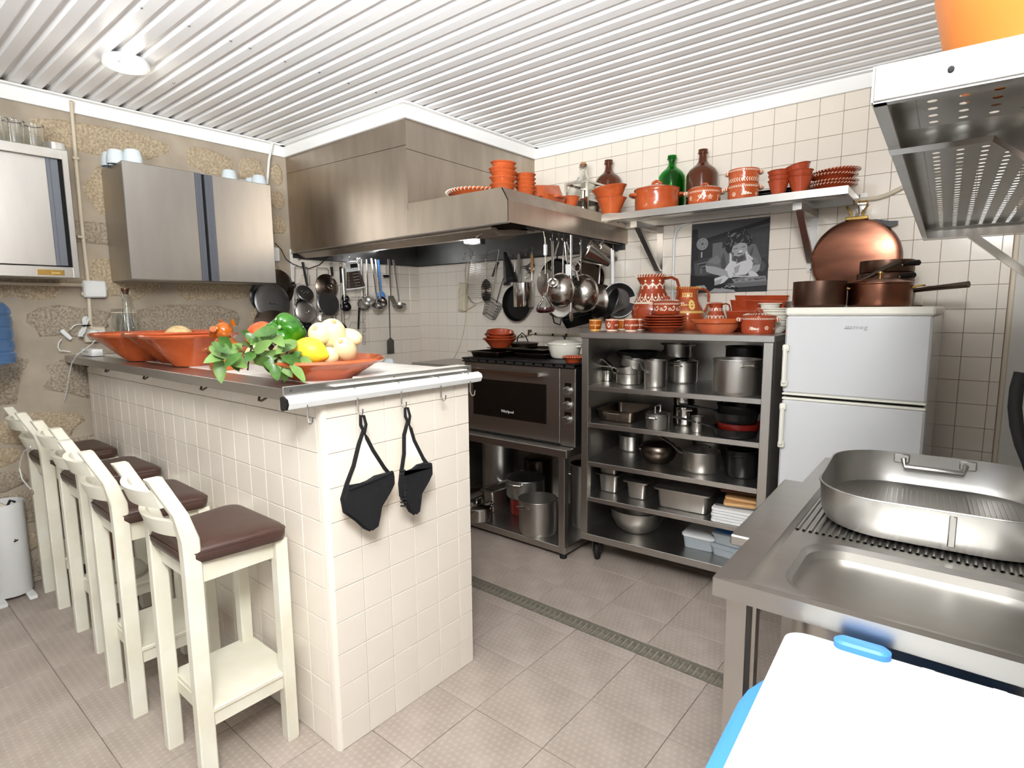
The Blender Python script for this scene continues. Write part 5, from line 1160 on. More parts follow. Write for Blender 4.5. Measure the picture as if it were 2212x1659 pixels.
def ladle(lab,top,bot,wall,rb,m='steel',hm='steel',face=(1,-.4),group='ladles under the hood',holes=False,name='ladle',cup=.9,up=.5):
    t,d=stick(name,lab,'ladle',top,bot,wall,hm,.0105,.3,group); f=V((face[0],face[1],up)).normalized(); q=V((0,0,1)).rotation_difference(f)
    b=MB(M.Translation(f*rb*.2-V((0,0,rb*.6)))@q.to_matrix().to_4x4()).lathe([(rb*math.sin(PI/2*i/8),-cup*rb*math.cos(PI/2*i/8)) for i in range(9)]+[(rb*.95*math.cos(PI/2*i/6),-cup*rb*.93*math.sin(PI/2*i/6)) for i in range(7)],24).build('bowl',m,t)
    if holes:
        k=MB(M.Translation(f*rb*.2-V((0,0,rb*.6)))@q.to_matrix().to_4x4())
        for i in range(3):
            for j in range(4+4*i):
                a=2*PI*j/(4+4*i); th=.25+.35*i; v=V((rb*1.004*math.sin(th)*math.cos(a),rb*1.004*math.sin(th)*math.sin(a),-cup*rb*1.004*math.cos(th))); k.ell(.0022,.0022,.0022,5,4,ctr=v)
        o=k.build('holes','dark',b); o['kind']='stuff'
    return t
LW=dict(x=.06)
t,d=stick('spatula','tool with long straight black handle hanging in front of the small grey lid','spatula',(654,566),(664,618),dict(x=.10),'black',.009,1)
shook(648,556,x=.05); shook(694,558,x=.05); shook(716,566,x=.05); shook(738,564,x=.05); shook(754,566,x=.05); shook(771,568,x=.05); shook(776,568,x=.05)
t,d=stick('knife_steel','short ribbed black grip with a ring, left of the two black grips','utensil',(716,577),(718,596),LW,'black',.010,.9); MB().tube([d+V((0,.012*math.sin(a),.014+.012*math.cos(a))) for a in [PI*2*i/12 for i in range(12)]],.0018,6,True).build('ring','poli',t)
t,d=stick('knife_steel','long sharpening steel with black grip and ring','utensil',(736,577),(737,611),dict(x=.075),'black',.010,.9); MB().tube([d+V((0,.012*math.sin(a),.014+.012*math.cos(a))) for a in [PI*2*i/12 for i in range(12)]],.0018,6,True).build('ring','poli',t); MB().tube([(0,0,0),at(739,697,x=.075)-V(t.location)],.006,8).build('rod','steel',t)
ladle('upper of two shiny black ladles beside the sharpening steel',(743,580),(746,640),dict(x=.10),.030,'nonstick','alu',(1,-.2))
ladle('lower larger black ladle beside the sharpening steel',(741,580),(746,655),dict(x=.085),.042,'nonstick','alu',(1,-.2))
# hexagonal grater
c=at(765,600,x=.10); t=thing('grater','six-sided steel grater with white plastic frame hanging askew','grater',c,0,None,(R_(9),R_(4),R_(-14))); hh=.075
def hexr(w,d_,z): return [(d_*a,w*b,z) for a,b in ((1,-.45),(1,.45),(.1,1),(-1,.45),(-1,-.45),(.1,-1))]
MB().loft([hexr(.076,.05,-hh),hexr(.052,.036,hh*.7)],False,False).build('blades','darksteel',t,False)
MB().loft([hexr(.08,.054,-hh-.006),hexr(.08,.054,-hh+.003),hexr(.072,.047,-hh+.003),hexr(.072,.047,-hh-.006),hexr(.08,.054,-hh-.006)],False,False).build('base_ring','wplast',t,False)
MB().loft([hexr(.056,.040,hh*.66),hexr(.050,.036,hh+.045),hexr(.03,.02,hh+.05)],False,True).build('handle_frame','wplast',t,False); MB().box(.036,.0385,-.028,.028,hh*.95,hh+.03,.001).build('hole','dark',t,False)
k=MB()
for yy,cc in ((-.045,0),(.0,1)):
    for i in range(4):
        for j in range(5): 
            z_=-.058+j*.022; x_=.0505-(z_+hh)/(hh*1.7)*.014; k.ell(.003,.0035,.003,6,4,ctr=(x_-(.02 if cc==0 else 0),(-.062+i*.008) if cc==0 else -.018+i*.012,z_))
o=k.build('teeth','alu',t); o['kind']='stuff'
ladle('left steel ladle of the cluster beside the grater',(792,560),(794,640),dict(x=.09),.05,group='ladles under the hood')
ladle('flat steel skimmer spoon behind the left ladle',(781,560),(785,650),dict(x=.06),.05,cup=.35)
ladle('steel ladle in front with a small deep bowl, middle of the cluster',(802,558),(815,655),dict(x=.12),.045,up=1.2)
ladle('dark perforated skimmer in the ladle cluster',(812,560),(822,645),dict(x=.10),.05,'darksteel','steel',holes=True,cup=.5)
t,d=stick('spoon','light blue enamel spoon in the ladle cluster','spoon',(817,561),(823,630),dict(x=.075),'blue',.011,.35); MB(M.Translation((0.0,0,-.035))).ell(.014,.042,.04,18,10).build('bowl','blue',t)
t,d=stick('tea_strainer','small black strainer hanging at the right of the ladles','strainer',(834,570),(834,592),dict(x=.06),'alu',.003,1); MB(M.Translation((0,0,-.01))).lathe([(.0,-.022),(.02,-.018),(.028,0),(.03,.002),(.026,0)],20).build('cup','black',t)
for sx in (-.02,.02): MB().tube([(0,sx,-.02),(0,sx*1.1,-.036)],.003,6).build('foot','black',t)
t,d=stick('slotted_turner','broad steel turner with holes at the right of the ladles','turner',(840,560),(844,640),dict(x=.06),'alu',.011,.3); MB().loft([[(.004,-.022,.004),(.004,.026,.004),(.002,.026,.004),(.002,-.022,.004)],[(.03,-.004,-.072),(.03,.046,-.072),(.028,.046,-.072),(.028,-.004,-.072)]]).build('blade','alu',t,False)
k=MB()
for i in range(3):
    for j in range(3): k.ell(.0016,.003,.003,6,4,ctr=(.0055+.0086*j+.0035,-.008+i*.014+j*.005,-.012-j*.021))
o=k.build('holes','dark',t.children[1]); o['kind']='stuff'
ladle('steel ladle with wide bowl at the right end of the left wall row',(850,561),(862,650),dict(x=.09),.058,face=(.5,-.2),up=2.2)
t,d=stick('long_turner','long grey paddle turner with holes hanging lowest on the tiles','turner',(840,640),(843,735),dict(x=.03),'alud',.006,.5); MB().loft([[(0,-.008,.02),(0,.008,.02),(.003,.008,.02),(.003,-.008,.02)],[(0,-.036,-.004),(0,.036,-.004),(.003,.036,-.004),(.003,-.036,-.004)],[(0,-.036,-.11),(0,.036,-.11),(.003,.036,-.11),(.003,-.036,-.11)]]).build('blade','alud',t,False)
k=MB()
for i in range(4):
    for j in range(5): k.ell(.0016,.0025,.0025,6,4,ctr=(.0036,-.024+i*.016,-.02-j*.019))
o=k.build('holes','dark',t.children[1]); o['kind']='stuff'
t,d=stick('poultry_shears','black-gripped rod hanging in front of the empty wire rack','utensil',(776,665),(774,711),dict(x=.06),'black',.008,1); MB().tube([d,d+V((0,0,.09))],.0025,6).build('rod','alu',t)
# cord from the stone wall to the hood
c=at(600,535,x=.02); t=thing('cord','thin black cord sagging from the wall cabinet to the hood','cord',c); MB().tube([at(a,b,x=.02)-c for a,b in ((594,525),(608,540),(618,560),(632,570),(650,577),(668,580),(690,572),(708,555),(716,550))],.003,6).build('cord','black',t)
# ------------------------------------------------------------------ back wall under the hood
BW=dict(y=-.05)
for px,py in ((1004,556),(1020,552),(1052,552),(1075,556),(1102,548),(1122,550),(1138,546),(1150,545)): shook(px,py,y=-.045)
c=at(1002,640,y=-.04); t=thing('power_strip','ivory three-socket power strip hanging on its looped cable','power strip',c,0,None,(0,R_(4),0)); s=mpp(c)
MB().box(-10*s,9*s,-.03,.012,-31*s,29*s,.006).build('body','cable',t,False); k=MB()
for i in range(3): 
    so=MB().lathe([(8*s,-.002),(8*s,.002),(6.5*s,.003),(6*s,-.004),(0,-.004)],20).build('socket','pipe',t); so.rotation_euler=(PI/2,0,0); so.location=(-.5*s,-.0305,(10-15*i)*s)
    k.ell(1.2*s,.001,1.2*s,6,4,ctr=(-3*s,-.0275,(10-15*i)*s)).ell(1.2*s,.001,1.2*s,6,4,ctr=(2*s,-.0275,(10-15*i)*s))
k.build('socket_holes','dark',t)
MB().tube([at(a,b,y=-.045)-c for a,b in ((1004,612),(1001,585),(1003,570),(1007,566),(1009,580),(1007,606))],.0035,6).build('cable_loop','cable',t); MB().tube([at(a,b,y=-.03)-c for a,b in ((996,655),(990,648),(990,625),(1000,618),(1010,640),(1022,650),(1028,656),(1016,664),(1004,672),(996,668))],.003,6).build('coil','cable',t)
MB().tube([at(a,b,y=-.02)-c for a,b in ((1008,672),(1008,690),(1005,720),(998,750),(988,775),(978,788))],.0035,6).build('cable','cable',t)
MB().tube([at(a,b,y=-.1)-c for a,b in ((1006,535),(1012,538),(1012,546),(1006,551),(996,553))],.003,6).build('cord_end','cable',t)
c=at(1045,600,y=-.07); t=thing('wire_grill','chrome wire grill rack hanging in front of the tiles','grill',c); G=lambda a,b:at(a,b,y=-.07)-c
A_,B_,C_,D_2=(1019,553),(1076,543),(1065,650),(1006,648); m=MB().tube([G(1021,548),G(*A_),G(1006,636)],.0026,6).tube([G(1078,540),G(1066,610),G(1061,650)],.0026,6).tube([G(1021,552),G(1078,539)],.002,6); 
m.tube([G(1012,640),G(1018,652),G(1030,656),G(1042,652),G(1055,650),G(1066,654)],.0026,6); m.build('frame','poli',t); k=MB()
for i in range(22):
    u=i/21; k.tube([G(1018-10*u,556+84*u),G(1076-12*u,545+100*u)],.0015,5)
k.build('wires','poli',t)
c=at(1050,628,y=-.055); t=thing('spiral_skimmer','round spiral wire skimmer with long stem behind the wire grill','skimmer',c,0); m=MB(); R0=20*mpp(c)
for i in range(7): rr_=R0*(1-.13*i); m.tube([(rr_*.72*math.cos(a),0,rr_*1.2*math.sin(a)) for a in [2*PI*j/24 for j in range(24)]],.0022,5,True)
m.build('spiral','darksteel',t); MB().lathe([(0,0),(R0*.72,0),(R0*.72,.001),(0,.001)],24,sy=1.66).build('mesh','iron',t).rotation_euler=(PI/2,0,0); MB().tube([(0,0,R0*1.2),(.002,0,at(1051,558,y=-.055).z-c.z)],.003,6).build('stem','alu',t)
t,d=stick('sieve_handle','black ribbed grip of a tool hanging slanted behind the grill','utensil',(1075,566),(1064,597),BW,'black',.011,.7)
c=at(1098,580,y=-.08); t=thing('conical_strainer','dark conical strainer hanging mouth down beside the saucepan','strainer',c,0,None,(0,R_(-16),0)); s=mpp(c)
MB().lathe([(3.5*s,36*s),(4*s,34*s),(17*s,-28*s),(19*s,-32*s),(18*s,-32*s),(3*s,33*s)],28).build('cone','alud',t); MB().tube([(14*s,0,-12*s),(24*s,0,10*s),(20*s,0,24*s),(6*s,0,26*s)],.003,6).build('handle','alu',t)
t=thing('fry_basket','small dark wire frying basket hanging low on the tiles','basket',at(1062,668,y=-.06),0,None,(0,R_(28),0)); s=mpp(t.location); m=MB()
for zz,k_ in ((18*s,1),(-18*s,.72)): m.tube([(a*k_,b*k_*.6,zz) for a,b,_ in rr(38*s,38*s,6*s,0,3)],.002,5,True)
for i in range(-3,4):
    for sg in (-1,1): m.tube([(i*5*s,sg*19*s*.6,18*s),(i*5*s*.72,sg*19*s*.72*.6,-18*s)],.001,4).tube([(sg*19*s,i*5*s*.6,18*s),(sg*19*s*.72,i*5*s*.72*.6,-18*s)],.001,4)
for j in range(6): m.tube([(a*(.76+.05*j),b*(.76+.05*j)*.6,(-15+6*j)*s) for a,b,_ in rr(38*s,38*s,6*s,0,3)],.001,4,True)
m.build('mesh','iron',t); MB().tube([(6*s,0,18*s),(2*s,0,50*s),(0,0,74*s)],.003,6).build('handle','iron',t)
c=at(1118,655,y=-.05); R0=39*mpp(c); t=thing('grill_pan','round black ribbed grill pan hanging on the tiles','pan',c,0,None,(PI/2,0,0))
MB().lathe([(0,-.02),(R0*.9,-.02),(R0,.018),(R0*.97,.018),(R0*.87,-.012),(0,-.012)],44).build('body','nonstick',t); m=MB()
for i in range(-6,7): w_=math.sqrt(max(0,(R0*.82)**2-(i*R0*.125)**2)); m.box(-w_,w_,i*R0*.125-.002,i*R0*.125+.002,-.012,-.007)
m.build('ribs','nonstick',t,False)
c=at(1131,637,y=-.12); s=mpp(c); t=thing('saucepan','small tall polished saucepan hanging by its upright handle','saucepan',c); MB().lathe([(0,-26*s),(21*s,-26*s),(22*s,-24*s),(22.5*s,25*s),(23.5*s,26*s),(22*s,26*s),(21*s,-23*s),(0,-24*s)],36).build('body','poli',t); MB().loft([[(-12*s-w_,-.004,z*s),(-12*s+w_,-.004,z*s),(-12*s+w_,.004,z*s),(-12*s-w_,.004,z*s)] for z,w_ in ((20,.006),(34,.008),(60,.012),(84,.012),(88,.007))]).build('handle','steel',t)
c=at(1138,578,y=-.06); s=mpp(c); t=thing('small_funnel','small grey metal funnel hanging sideways above the saucepan','funnel',c,0,None,(0,R_(-80),0)); MB().lathe([(13*s,-12*s),(11*s,-10*s),(3*s,4*s),(2*s,14*s),(1.5*s,14*s),(2.4*s,3*s),(12*s,-11*s)],24).build('cone','alu',t)
MB().tube([(-13*s,0,-12*s),(-22*s,0,-8*s),(-24*s,0,0),(-18*s,0,2*s),(-8*s,0,-6*s)],.002,6).build('loop','alu',t)
a=at(1150,545,y=-.06); b=at(1149,606,y=-.06); t=thing('carving_fork','steel fork with pale riveted wooden handle hanging on the tiles','fork',b); d=a-b
MB().box(-.011,.011,-.006,.006,d.z*.28,d.z*.92,.003).build('handle','wood',t,False); MB().tube([(0,0,0),(0,0,d.z*1.02)],.004,6).build('shank','poli',t)
# ------------------------------------------------------------------ hanging from the right side of the hood
H2=lambda px,py,y: at(px,py,y=y).x
HX=1.955; H=lambda px,py,x=HX: at(px,py,x=x)
for px,py in ((1193,512),(1207,512),(1218,512),(1256,522),(1277,528),(1292,530),(1324,535)): shook(px,py,x=HX-.0,size=.04,lab='steel hook hanging from the right side of the hood',group='hooks on the right side of the hood')
def face_thing(name,lab,cat,px,py,x,yaw=0,pitch=0,group=None):
    c=H(px,py,x); d=(CAM-c).normalized(); q=V((0,0,1)).rotation_difference(d); e=q.to_euler(); t=thing(name,lab,cat,c,0,group); t.rotation_euler=(M.Rotation(R_(yaw),3,'Z')@M.Rotation(R_(pitch),3,(-d.y,d.x,0))@q.to_matrix()).to_euler(); return t,mpp(c)
def topz(t,px,py,x): return at(px,py,x=x)
def hang(t,px0,py0,px1,py1,x,m='steel',rad=.005,flat=.4,name='handle'):
    a=H(px0,py0,x);b=H(px1,py1,x); mw=M.LocRotScale(t.location,t.rotation_euler,(1,1,1)).inverted(); return MB().tube([mw@a,mw@(a.lerp(b,.5)),mw@b],rad,8,flat=flat).build(name,m,t)
# dark pan behind
t,s=face_thing('frying_pan','dark pan at the back of the cluster under the right hood edge','pan',1203,598,1.80,20); MB().lathe([(0,-.02),(34*s,-.02),(39*s,.012),(38*s,.012),(33*s,-.014),(0,-.014)],36).build('body','nonstick',t); hang(t,1203,562,1205,535,1.80,'iron')
t,s=face_thing('frying_pan','brown-black pan behind the second colander','pan',1268,600,1.80,20); MB().lathe([(0,-.02),(34*s,-.02),(38*s,.012),(37*s,.012),(33*s,-.014),(0,-.014)],36).build('body','darksteel',t); hang(t,1268,566,1268,535,1.80,'iron')
def colander(lab,px,py,r,x,yaw,hk):
    t,s=face_thing('colander',lab,'colander',px,py,x,yaw,0,'steel colanders under the hood'); R0=r*s
    b=MB().lathe([(R0*1.05,-.001),(R0*1.06,.004),(R0,.004)]+[(R0*math.cos(PI/2*i/8),R0*.85*math.sin(PI/2*i/8)) for i in range(9)],40).build('bowl','colsteel',t)
    k=MB()
    for ring,n in ((.28,5),(.5,5),(.72,7)):
        for j in range(n):
            a=2*PI*j/n+ring
            for dx,dy in ((0,0),(.05,0),(-.05,0),(0,.05),(0,-.05)):
                th=ring*PI/2+dx; aa=a+dy*2; k.ell(.0014,.0014,.0014,5,4,ctr=(R0*1.0*math.sin(th)*math.cos(aa),R0*1.0*math.sin(th)*math.sin(aa),R0*.855*math.cos(th)))
    o=k.build('holes','dark',b); o['kind']='stuff'
    hang(t,hk[0]-2,py-r*.9,hk[0],hk[1],x,'poli',.0035,1); 
    return t
colander('left steel colander hanging bottom outward under the hood edge',1212,628,36,1.93,-42,(1218,520))
colander('right larger steel colander hanging bottom outward under the hood edge',1259,634,39,1.95,-36,(1256,530))
t=ladle('big steel ladle in front at the left end of the hood edge row',(1193,520),(1194,604),dict(x=1.99),.034,'poli','poli',(.5,-.8),'ladles under the hood',up=.8)
t,s=face_thing('skimmer','large shallow perforated steel skimmer behind the big ladle','skimmer',1180,612,1.94,48); MB().lathe([(0,.012),(20*s,.009),(30*s,0),(29*s,-.001),(19*s,.007),(0,.010)],36).build('disc','alu',t); hang(t,1190,582,1207,522,1.94,'poli',.005)
t=thing('ladle_flask','big ladle reflecting red, shaped as a hanging glass flask with red filling','carafe',H(1178,676,1.98),0); s=mpp(t.location)  # steel ladle built as a glass flask
MB().lathe([(0,0),(14*s,0),(19*s,3*s),(20.5*s,8*s),(18*s,16*s),(9*s,26*s),(4.5*s,34*s),(4.2*s,44*s),(3.6*s,44*s),(3.9*s,34*s),(8*s,26*s),(17*s,15*s),(19*s,8*s),(13*s,1.2*s),(0,1.2*s)],36).build('glass','glass',t); MB().lathe([(0,1.4*s),(12.6*s,1.5*s),(18.3*s,5*s),(19*s,8*s),(18*s,12*s),(0,12*s)],36).build('wine','wine',t); MB().tube([(4.3*s,0,42*s),(9*s,0,60*s),H(1186,640,1.98)-V(t.location)+V((0,0,.02)),H(1178,512,1.98)-V(t.location)],.0016,5).build('wire','poli',t)  # red filling stands in for the reflection in the ladle bowl
t=thing('potato_ricer','steel potato ricer with square box and ring end under the hood edge','ricer',H(1232,583,1.97),R_(20)); s=mpp(t.location)
MB().box(-9*s,9*s,-9*s,9*s,-13*s,12*s,.002).build('box','alu',t,False)
MB().tube([(-6*s,0,12*s),(-9*s,0,30*s),(-12*s,0,60*s)],.004,6).tube([(4*s,0,12*s),(0,0,34*s),(-8*s,0,60*s)],.004,6).build('levers','poli',t)
m=MB().tube([(15*s+9*s*math.cos(a),-8*s,5*s+9.5*s*math.sin(a)) for a in [2*PI*i/20 for i in range(20)]],.0055,8,True).tube([(15*s,-8*s,-5*s),(18*s,-8*s,-16*s),(20*s,-8*s,-24*s)],[.008,.006,.005],8); m.build('ring_handle','poli',t)
t=thing('wire_masher','bent wire kitchen masher hanging behind the ricer','masher',H(1240,545,1.9),R_(20)); m=MB(); s=mpp(t.location)
for i in range(4): m.tube([(-14*s,0,(-14+10*i)*s),(14*s,0,(-8+10*i)*s)],.003,6)
for x_ in (-14,14): m.tube([(x_*s,0,-18*s),(x_*s,0,30*s)],.003,6)
m.build('wires','poli',t)
t,d=stick('long_pole_spoon','long plain steel-handled spoon hanging straight down in the middle','spoon',(1234,508),(1234,676),dict(x=2.0),'steel',.009,.5)
MB(M.Translation((0,0,-.02))).ell(.006,.018,.03,14,8).build('bowl','alu',t)
def vdep(px,py,p): d=ray(px,py); return CAM+d*(dep(p)/d.dot(f0))
def coned(name,lab,base,apex,r,x,m='colsteel',spout=0,cat='strainer',tip=.12):
    a=H(*base,x); b=vdep(apex[0],apex[1],a)+f0*.02; s=mpp(a); t=thing(name,lab,cat,a); d=b-a; q=V((0,0,1)).rotation_difference(d.normalized()); L=d.length; t.rotation_euler=q.to_euler()
    pr=[(r*s*1.03,-.004),(r*s*1.04,.0),(r*s,.003),(r*s*tip,L*.97)]+([(r*s*.1,L*(1+spout)),(r*s*.07,L*(1+spout))] if spout else [(0,L)])
    MB().lathe(pr,36).build('cone',m,t); return t
t=coned('conical_strainer','large polished conical strainer pointing to the wall under the hood edge',(1266,543),(1319,570),29,1.93,tip=.2); hang(t,1290,540,1288,520,1.93,'poli',.003,1)
coned('conical_strainer','second conical strainer pointing to the wall, behind the large one',(1294,536),(1334,557),24,1.88,tip=.2)
t=coned('funnel','wide steel funnel with its mouth to the wall and spout to the left',(1338,571),(1312,592),31,1.80,'colsteel',.35,'funnel')
def bowlb(lab,px,py,r,x,yaw,dz=.55):
    t,s=face_thing('steel_bowl',lab,'bowl',px,py,x,yaw,0,'steel bowls hanging under the hood'); R0=r*s
    MB().lathe([(R0*.97,-.002),(R0*1.01,-.002),(R0*1.02,.002),(R0,.005)]+[(R0*(1-.45*i/6),R0*dz*2*i/6*.62) for i in range(1,6)]+[(R0*.5,R0*dz*1.2),(0,R0*dz*1.24)],40).build('bowl','colsteel',t); MB().tube([(R0*1.015*math.cos(a),R0*1.015*math.sin(a),0) for a in [2*PI*i/36 for i in range(36)]],.003,6,True).build('rim','poli',t); return t
t=bowlb('tapered steel bowl with bright rim right behind the right colander',1287,650,36,1.89,-44); hang(t,1292,620,1296,565,1.89,'steel',.009,.5)
t=bowlb('dark steel bowl with bright rim, third round vessel from the colander',1300,655,39,1.84,-44); hang(t,1294,618,1293,570,1.84,'black',.006,.6)
coned('conical_strainer','wide grey cone in front of the big grey frying pan near the wall',(1322,653),(1352,662),31,H2(1322,653,-.17),'alud',tip=.1)
t,s=face_thing('frying_pan','big grey frying pan with pale rim and white handle, nearest the wall','pan',1337,648,H2(1337,648,-.075),14,0,'pans hanging under the hood'); R0=37*s
MB().lathe([(0,-.03),(R0*.72,-.03),(R0*.98,-.002),(R0,.0)],44).build('outside','alu',t); MB().lathe([(R0*.97,0),(R0*.70,-.026),(0,-.026)],44).build('inside','alud',t); MB().tube([(R0*math.cos(a),R0*math.sin(a),0) for a in [PI*2*i/40 for i in range(40)]],.0035,6,True).build('rim','wplast',t); MB().tube([(R0*.69*math.cos(a),R0*.69*math.sin(a),-.025) for a in [PI*2*i/40 for i in range(40)]],.0018,6,True).build('inner_line','poli',t)
hang(t,1324,613,1323,540,H2(1337,648,-.1),'wplast',.011,.6)
t,s=face_thing('stockpot','steel pot with wire loop handle low behind the left colander','pot',1209,660,1.86,10); MB().lathe([(0,.03),(24*s,.03),(27*s,.02),(28*s,-.03),(27*s,-.03),(0,.02)],36).build('body','steel',t); c=V(t.location); mw=M.LocRotScale(t.location,t.rotation_euler,(1,1,1)).inverted(); MB().tube([mw@H(a,b,1.87) for a,b in ((1194,684),(1197,697),(1210,702),(1213,686))],.004,8).build('handle','iron',t)
t=thing('loaf_tin','long dark roasting tin hanging tilted at the bottom of the cluster','tin',H(1250,690,1.80),0,None,(R_(20),R_(-14),R_(25))); s=mpp(t.location); MB().loft([rr(62*s,24*s,8*s,-10*s),rr(70*s,32*s,9*s,12*s),rr(66*s,28*s,8*s,12*s),rr(58*s,20*s,7*s,-8*s)]).build('body','nonstick',t)
c=H(1178,540,1.97); t=thing('pull_switch','white cord with inline switch hanging at the left of the ladles','switch',c); MB().tube([H(a,b,1.97)-c for a,b in ((1174,500),(1176,512),(1177,522),(1178,560),(1178,592))],.002,6).build('cord','cable',t); MB().box(-.008,.008,-.01,.01,-.03,.03,.004).build('switch','wplast',t,False)
# ------------------------------------------------------------------ on the bar counter
ZB=1.2036; K=R_
p,r,k=spot(316,779,ZB,27); cone_bowl('terracotta_bowl','largest wide terracotta bowl at the far end of the bar, beside the bottles',p,.205,.078,.132,'terra','big terracotta bowls on the bar',roll=.017,n=56)
p2,r,k=spot(382,784,ZB,29); cone_bowl('terracotta_bowl','middle one of the three wide terracotta bowls on the bar',p2+V((.0,.02,0)),.208,.08,.138,'terra','big terracotta bowls on the bar',roll=.016,n=56)
p3,r,k=spot(415,791,ZB,27); cone_bowl('terracotta_bowl','nearest and smallest of the three wide terracotta bowls, next to the pig-head dish',p3,.178,.066,.132,'terra','big terracotta bowls on the bar',roll=.013,n=56)
for (c,rad,lab) in ((p2+V((.10,-.02,.115)),(.07,.055,.05),'pale brown bread roll lying in the middle bar bowl'),(p3+V((-.07,.01,.10)),(.045,.04,.04),'pale brown onion lying in the nearest bar bowl')):
    t=thing('bread_roll' if rad[0]>.06 else 'onion',lab,'food',c); MB().ell(*rad,20,12).build('body','terram' if 0 else 'beans',t)
# pig-head dish
q=at(462,800,z=ZB); t=thing('pig_head_dish','amber glazed square lidded dish with a pig head on its lid','dish',(q.x,q.y+.05,ZB),K(12))
MB().loft([rr(.082,.082,.008,0),rr(.088,.088,.009,.004),rr(.098,.098,.01,.062),rr(.104,.104,.01,.066),rr(.104,.104,.01,.07),rr(.09,.09,.008,.07),rr(.08,.08,.008,.01)]).build('base','amber',t)
l=MB().loft([rr(.124,.124,.012,.071),rr(.128,.128,.013,.075),rr(.126,.126,.012,.081),rr(.105,.105,.02,.086),rr(.07,.07,.03,.112),rr(.058,.058,.028,.122)]).build('lid','amber',t)
MB().ell(.036,.034,.034,22,14,ctr=(.0,-.004,.148)).build('head','amber',l); 
sn=MB(M.Translation((-.022,-.03,.137))@M.Rotation(R_(62),4,V((.8,-.6,0)).cross(V((0,0,1)))*-1)).lathe([(0,.045),(.012,.045),(.014,.04),(.011,.03),(.017,0)],18).build('snout','amber',l)
for s in (-1,1):
    MB(M.Translation((.01+s*.026,.012,.172))@M.Rotation(R_(s*30),4,'Y')).loft([[(-.012,-.006,0),(.012,-.006,0),(.012,.006,0),(-.012,.006,0)],[(-.002,-.012,.024),(.002,-.012,.024),(.002,-.008,.024),(-.002,-.008,.024)]]).build('ear','amber',l); MB().ell(.006,.005,.006,10,8,ctr=(-.012+s*.016,-.033,.158)).build('eye','slipy',l)
# vegetable dish
q=at(640,821,z=ZB); pv=V((2.165,-2.335,ZB)); pv=V((q.x-.012,q.y+.105,ZB))
t=thing('terracotta_plate','wide terracotta dish heaped with vegetables at the near end of the bar','plate',pv)
MB().lathe([(0,0),(.112,0),(.128,.014),(.168,.038),(.172,.043),(.198,.05),(.206,.058),(.2,.066),(.185,.06),(.165,.05),(.12,.018),(0,.012)],56).build('body','terra',t)
def vp(px,py,off): # point on a plane through the dish centre facing the viewer, pushed `off` metres towards it
    n=V((CAM.x-pv.x,CAM.y-pv.y,0)).normalized(); d=ray(px,py); return CAM+d*(((pv+n*off-CAM).dot(n))/d.dot(n))
def veg(name,lab,cat,c,dims,m,rot,fn=None,group=None,nu=28,nv=18):
    t=thing(name,lab,cat,c,0,group,tuple(K(a) for a in rot)); o=MB().ell(*dims,nu,nv,fn).build('body',m,t,True,80); return t
c=vp(617,717,.02); s=mpp(c)
def pep(d):
    a=math.atan2(d.y,d.x); u=max(0,d.z); return (1+.13*math.cos(4*a)*(.35+.65*abs(d.z)))*(1-.32*math.exp(-((math.acos(max(-1,min(1,d.z))))/.42)**2))
t=veg('green_pepper','large glossy green bell pepper on top of the vegetable dish','pepper',c,(41*s,39*s,37*s),'green',(68,0,30),pep,None,40,26); MB().tube([(0,0,19*s),(.002,0,27*s),(.006,0,31*s)],[.009,.006,.006],8).build('stem','leafy',t)
c=vp(671,757,.09); s=mpp(c)
def lem(d): return 1+.22*math.exp(-((1-abs(d.z))/.05))
t=veg('lemon','bright yellow lemon at the front of the vegetable dish','lemon',c,(28*s,28*s,35*s),'yellow',(0,0,0),lem); t.rotation_euler=V((0,0,1)).rotation_difference((-r0*.93-d0*.3+f0*.05).normalized()).to_euler()
def sq(k): return lambda d:1+k*d.z-.05*math.exp(-((1-abs(d.z))/.02))
SQ='pale squashes in the dish'
for (px,py,off,a,b,rot,lab) in ((690,720,.05,25,24,(58,0,30),'small round-ended pale squash left of the biggest one'),(716,722,.02,31,40,(35,24,40),'biggest pale cream squash at the top of the heap'),(752,728,.0,19,30,(80,0,-62),'long pale squash sticking out to the far side of the heap'),(745,754,.05,24,34,(40,40,0),'pale squash at the edge of the dish above the rim'),(711,768,.08,19,22,(70,0,20),'smallest pale squash beside the lemon')):
    c=vp(px,py,off); s=mpp(c); t=veg('squash',lab,'squash',c,(a*s,a*s,b*s),'squash',rot,sq(-.08),SQ); MB().lathe([(0,b*s*.98),(.006,b*s*.97),(.008,b*s*.92)],12).build('blossom_scar','wood',t)
c=vp(563,722,-.06); s=mpp(c); veg('tomato','ribbed red-orange tomato behind the bay leaves','tomato',c,(32*s,32*s,26*s),'tomato',(30,0,0),lambda d:1+.07*math.cos(7*math.atan2(d.y,d.x))*(1-abs(d.z)**2))
c=vp(556,765,.05); s=mpp(c); veg('onion','pale onion mostly covered by the bay leaves','onion',c,(26*s,26*s,22*s),'squash',(20,0,0))
c=vp(610,760,.05); s=mpp(c); veg('squash','white squash showing between the leaves under the pepper','squash',c,(19*s,19*s,30*s),'squash',(0,60,10),None,SQ)
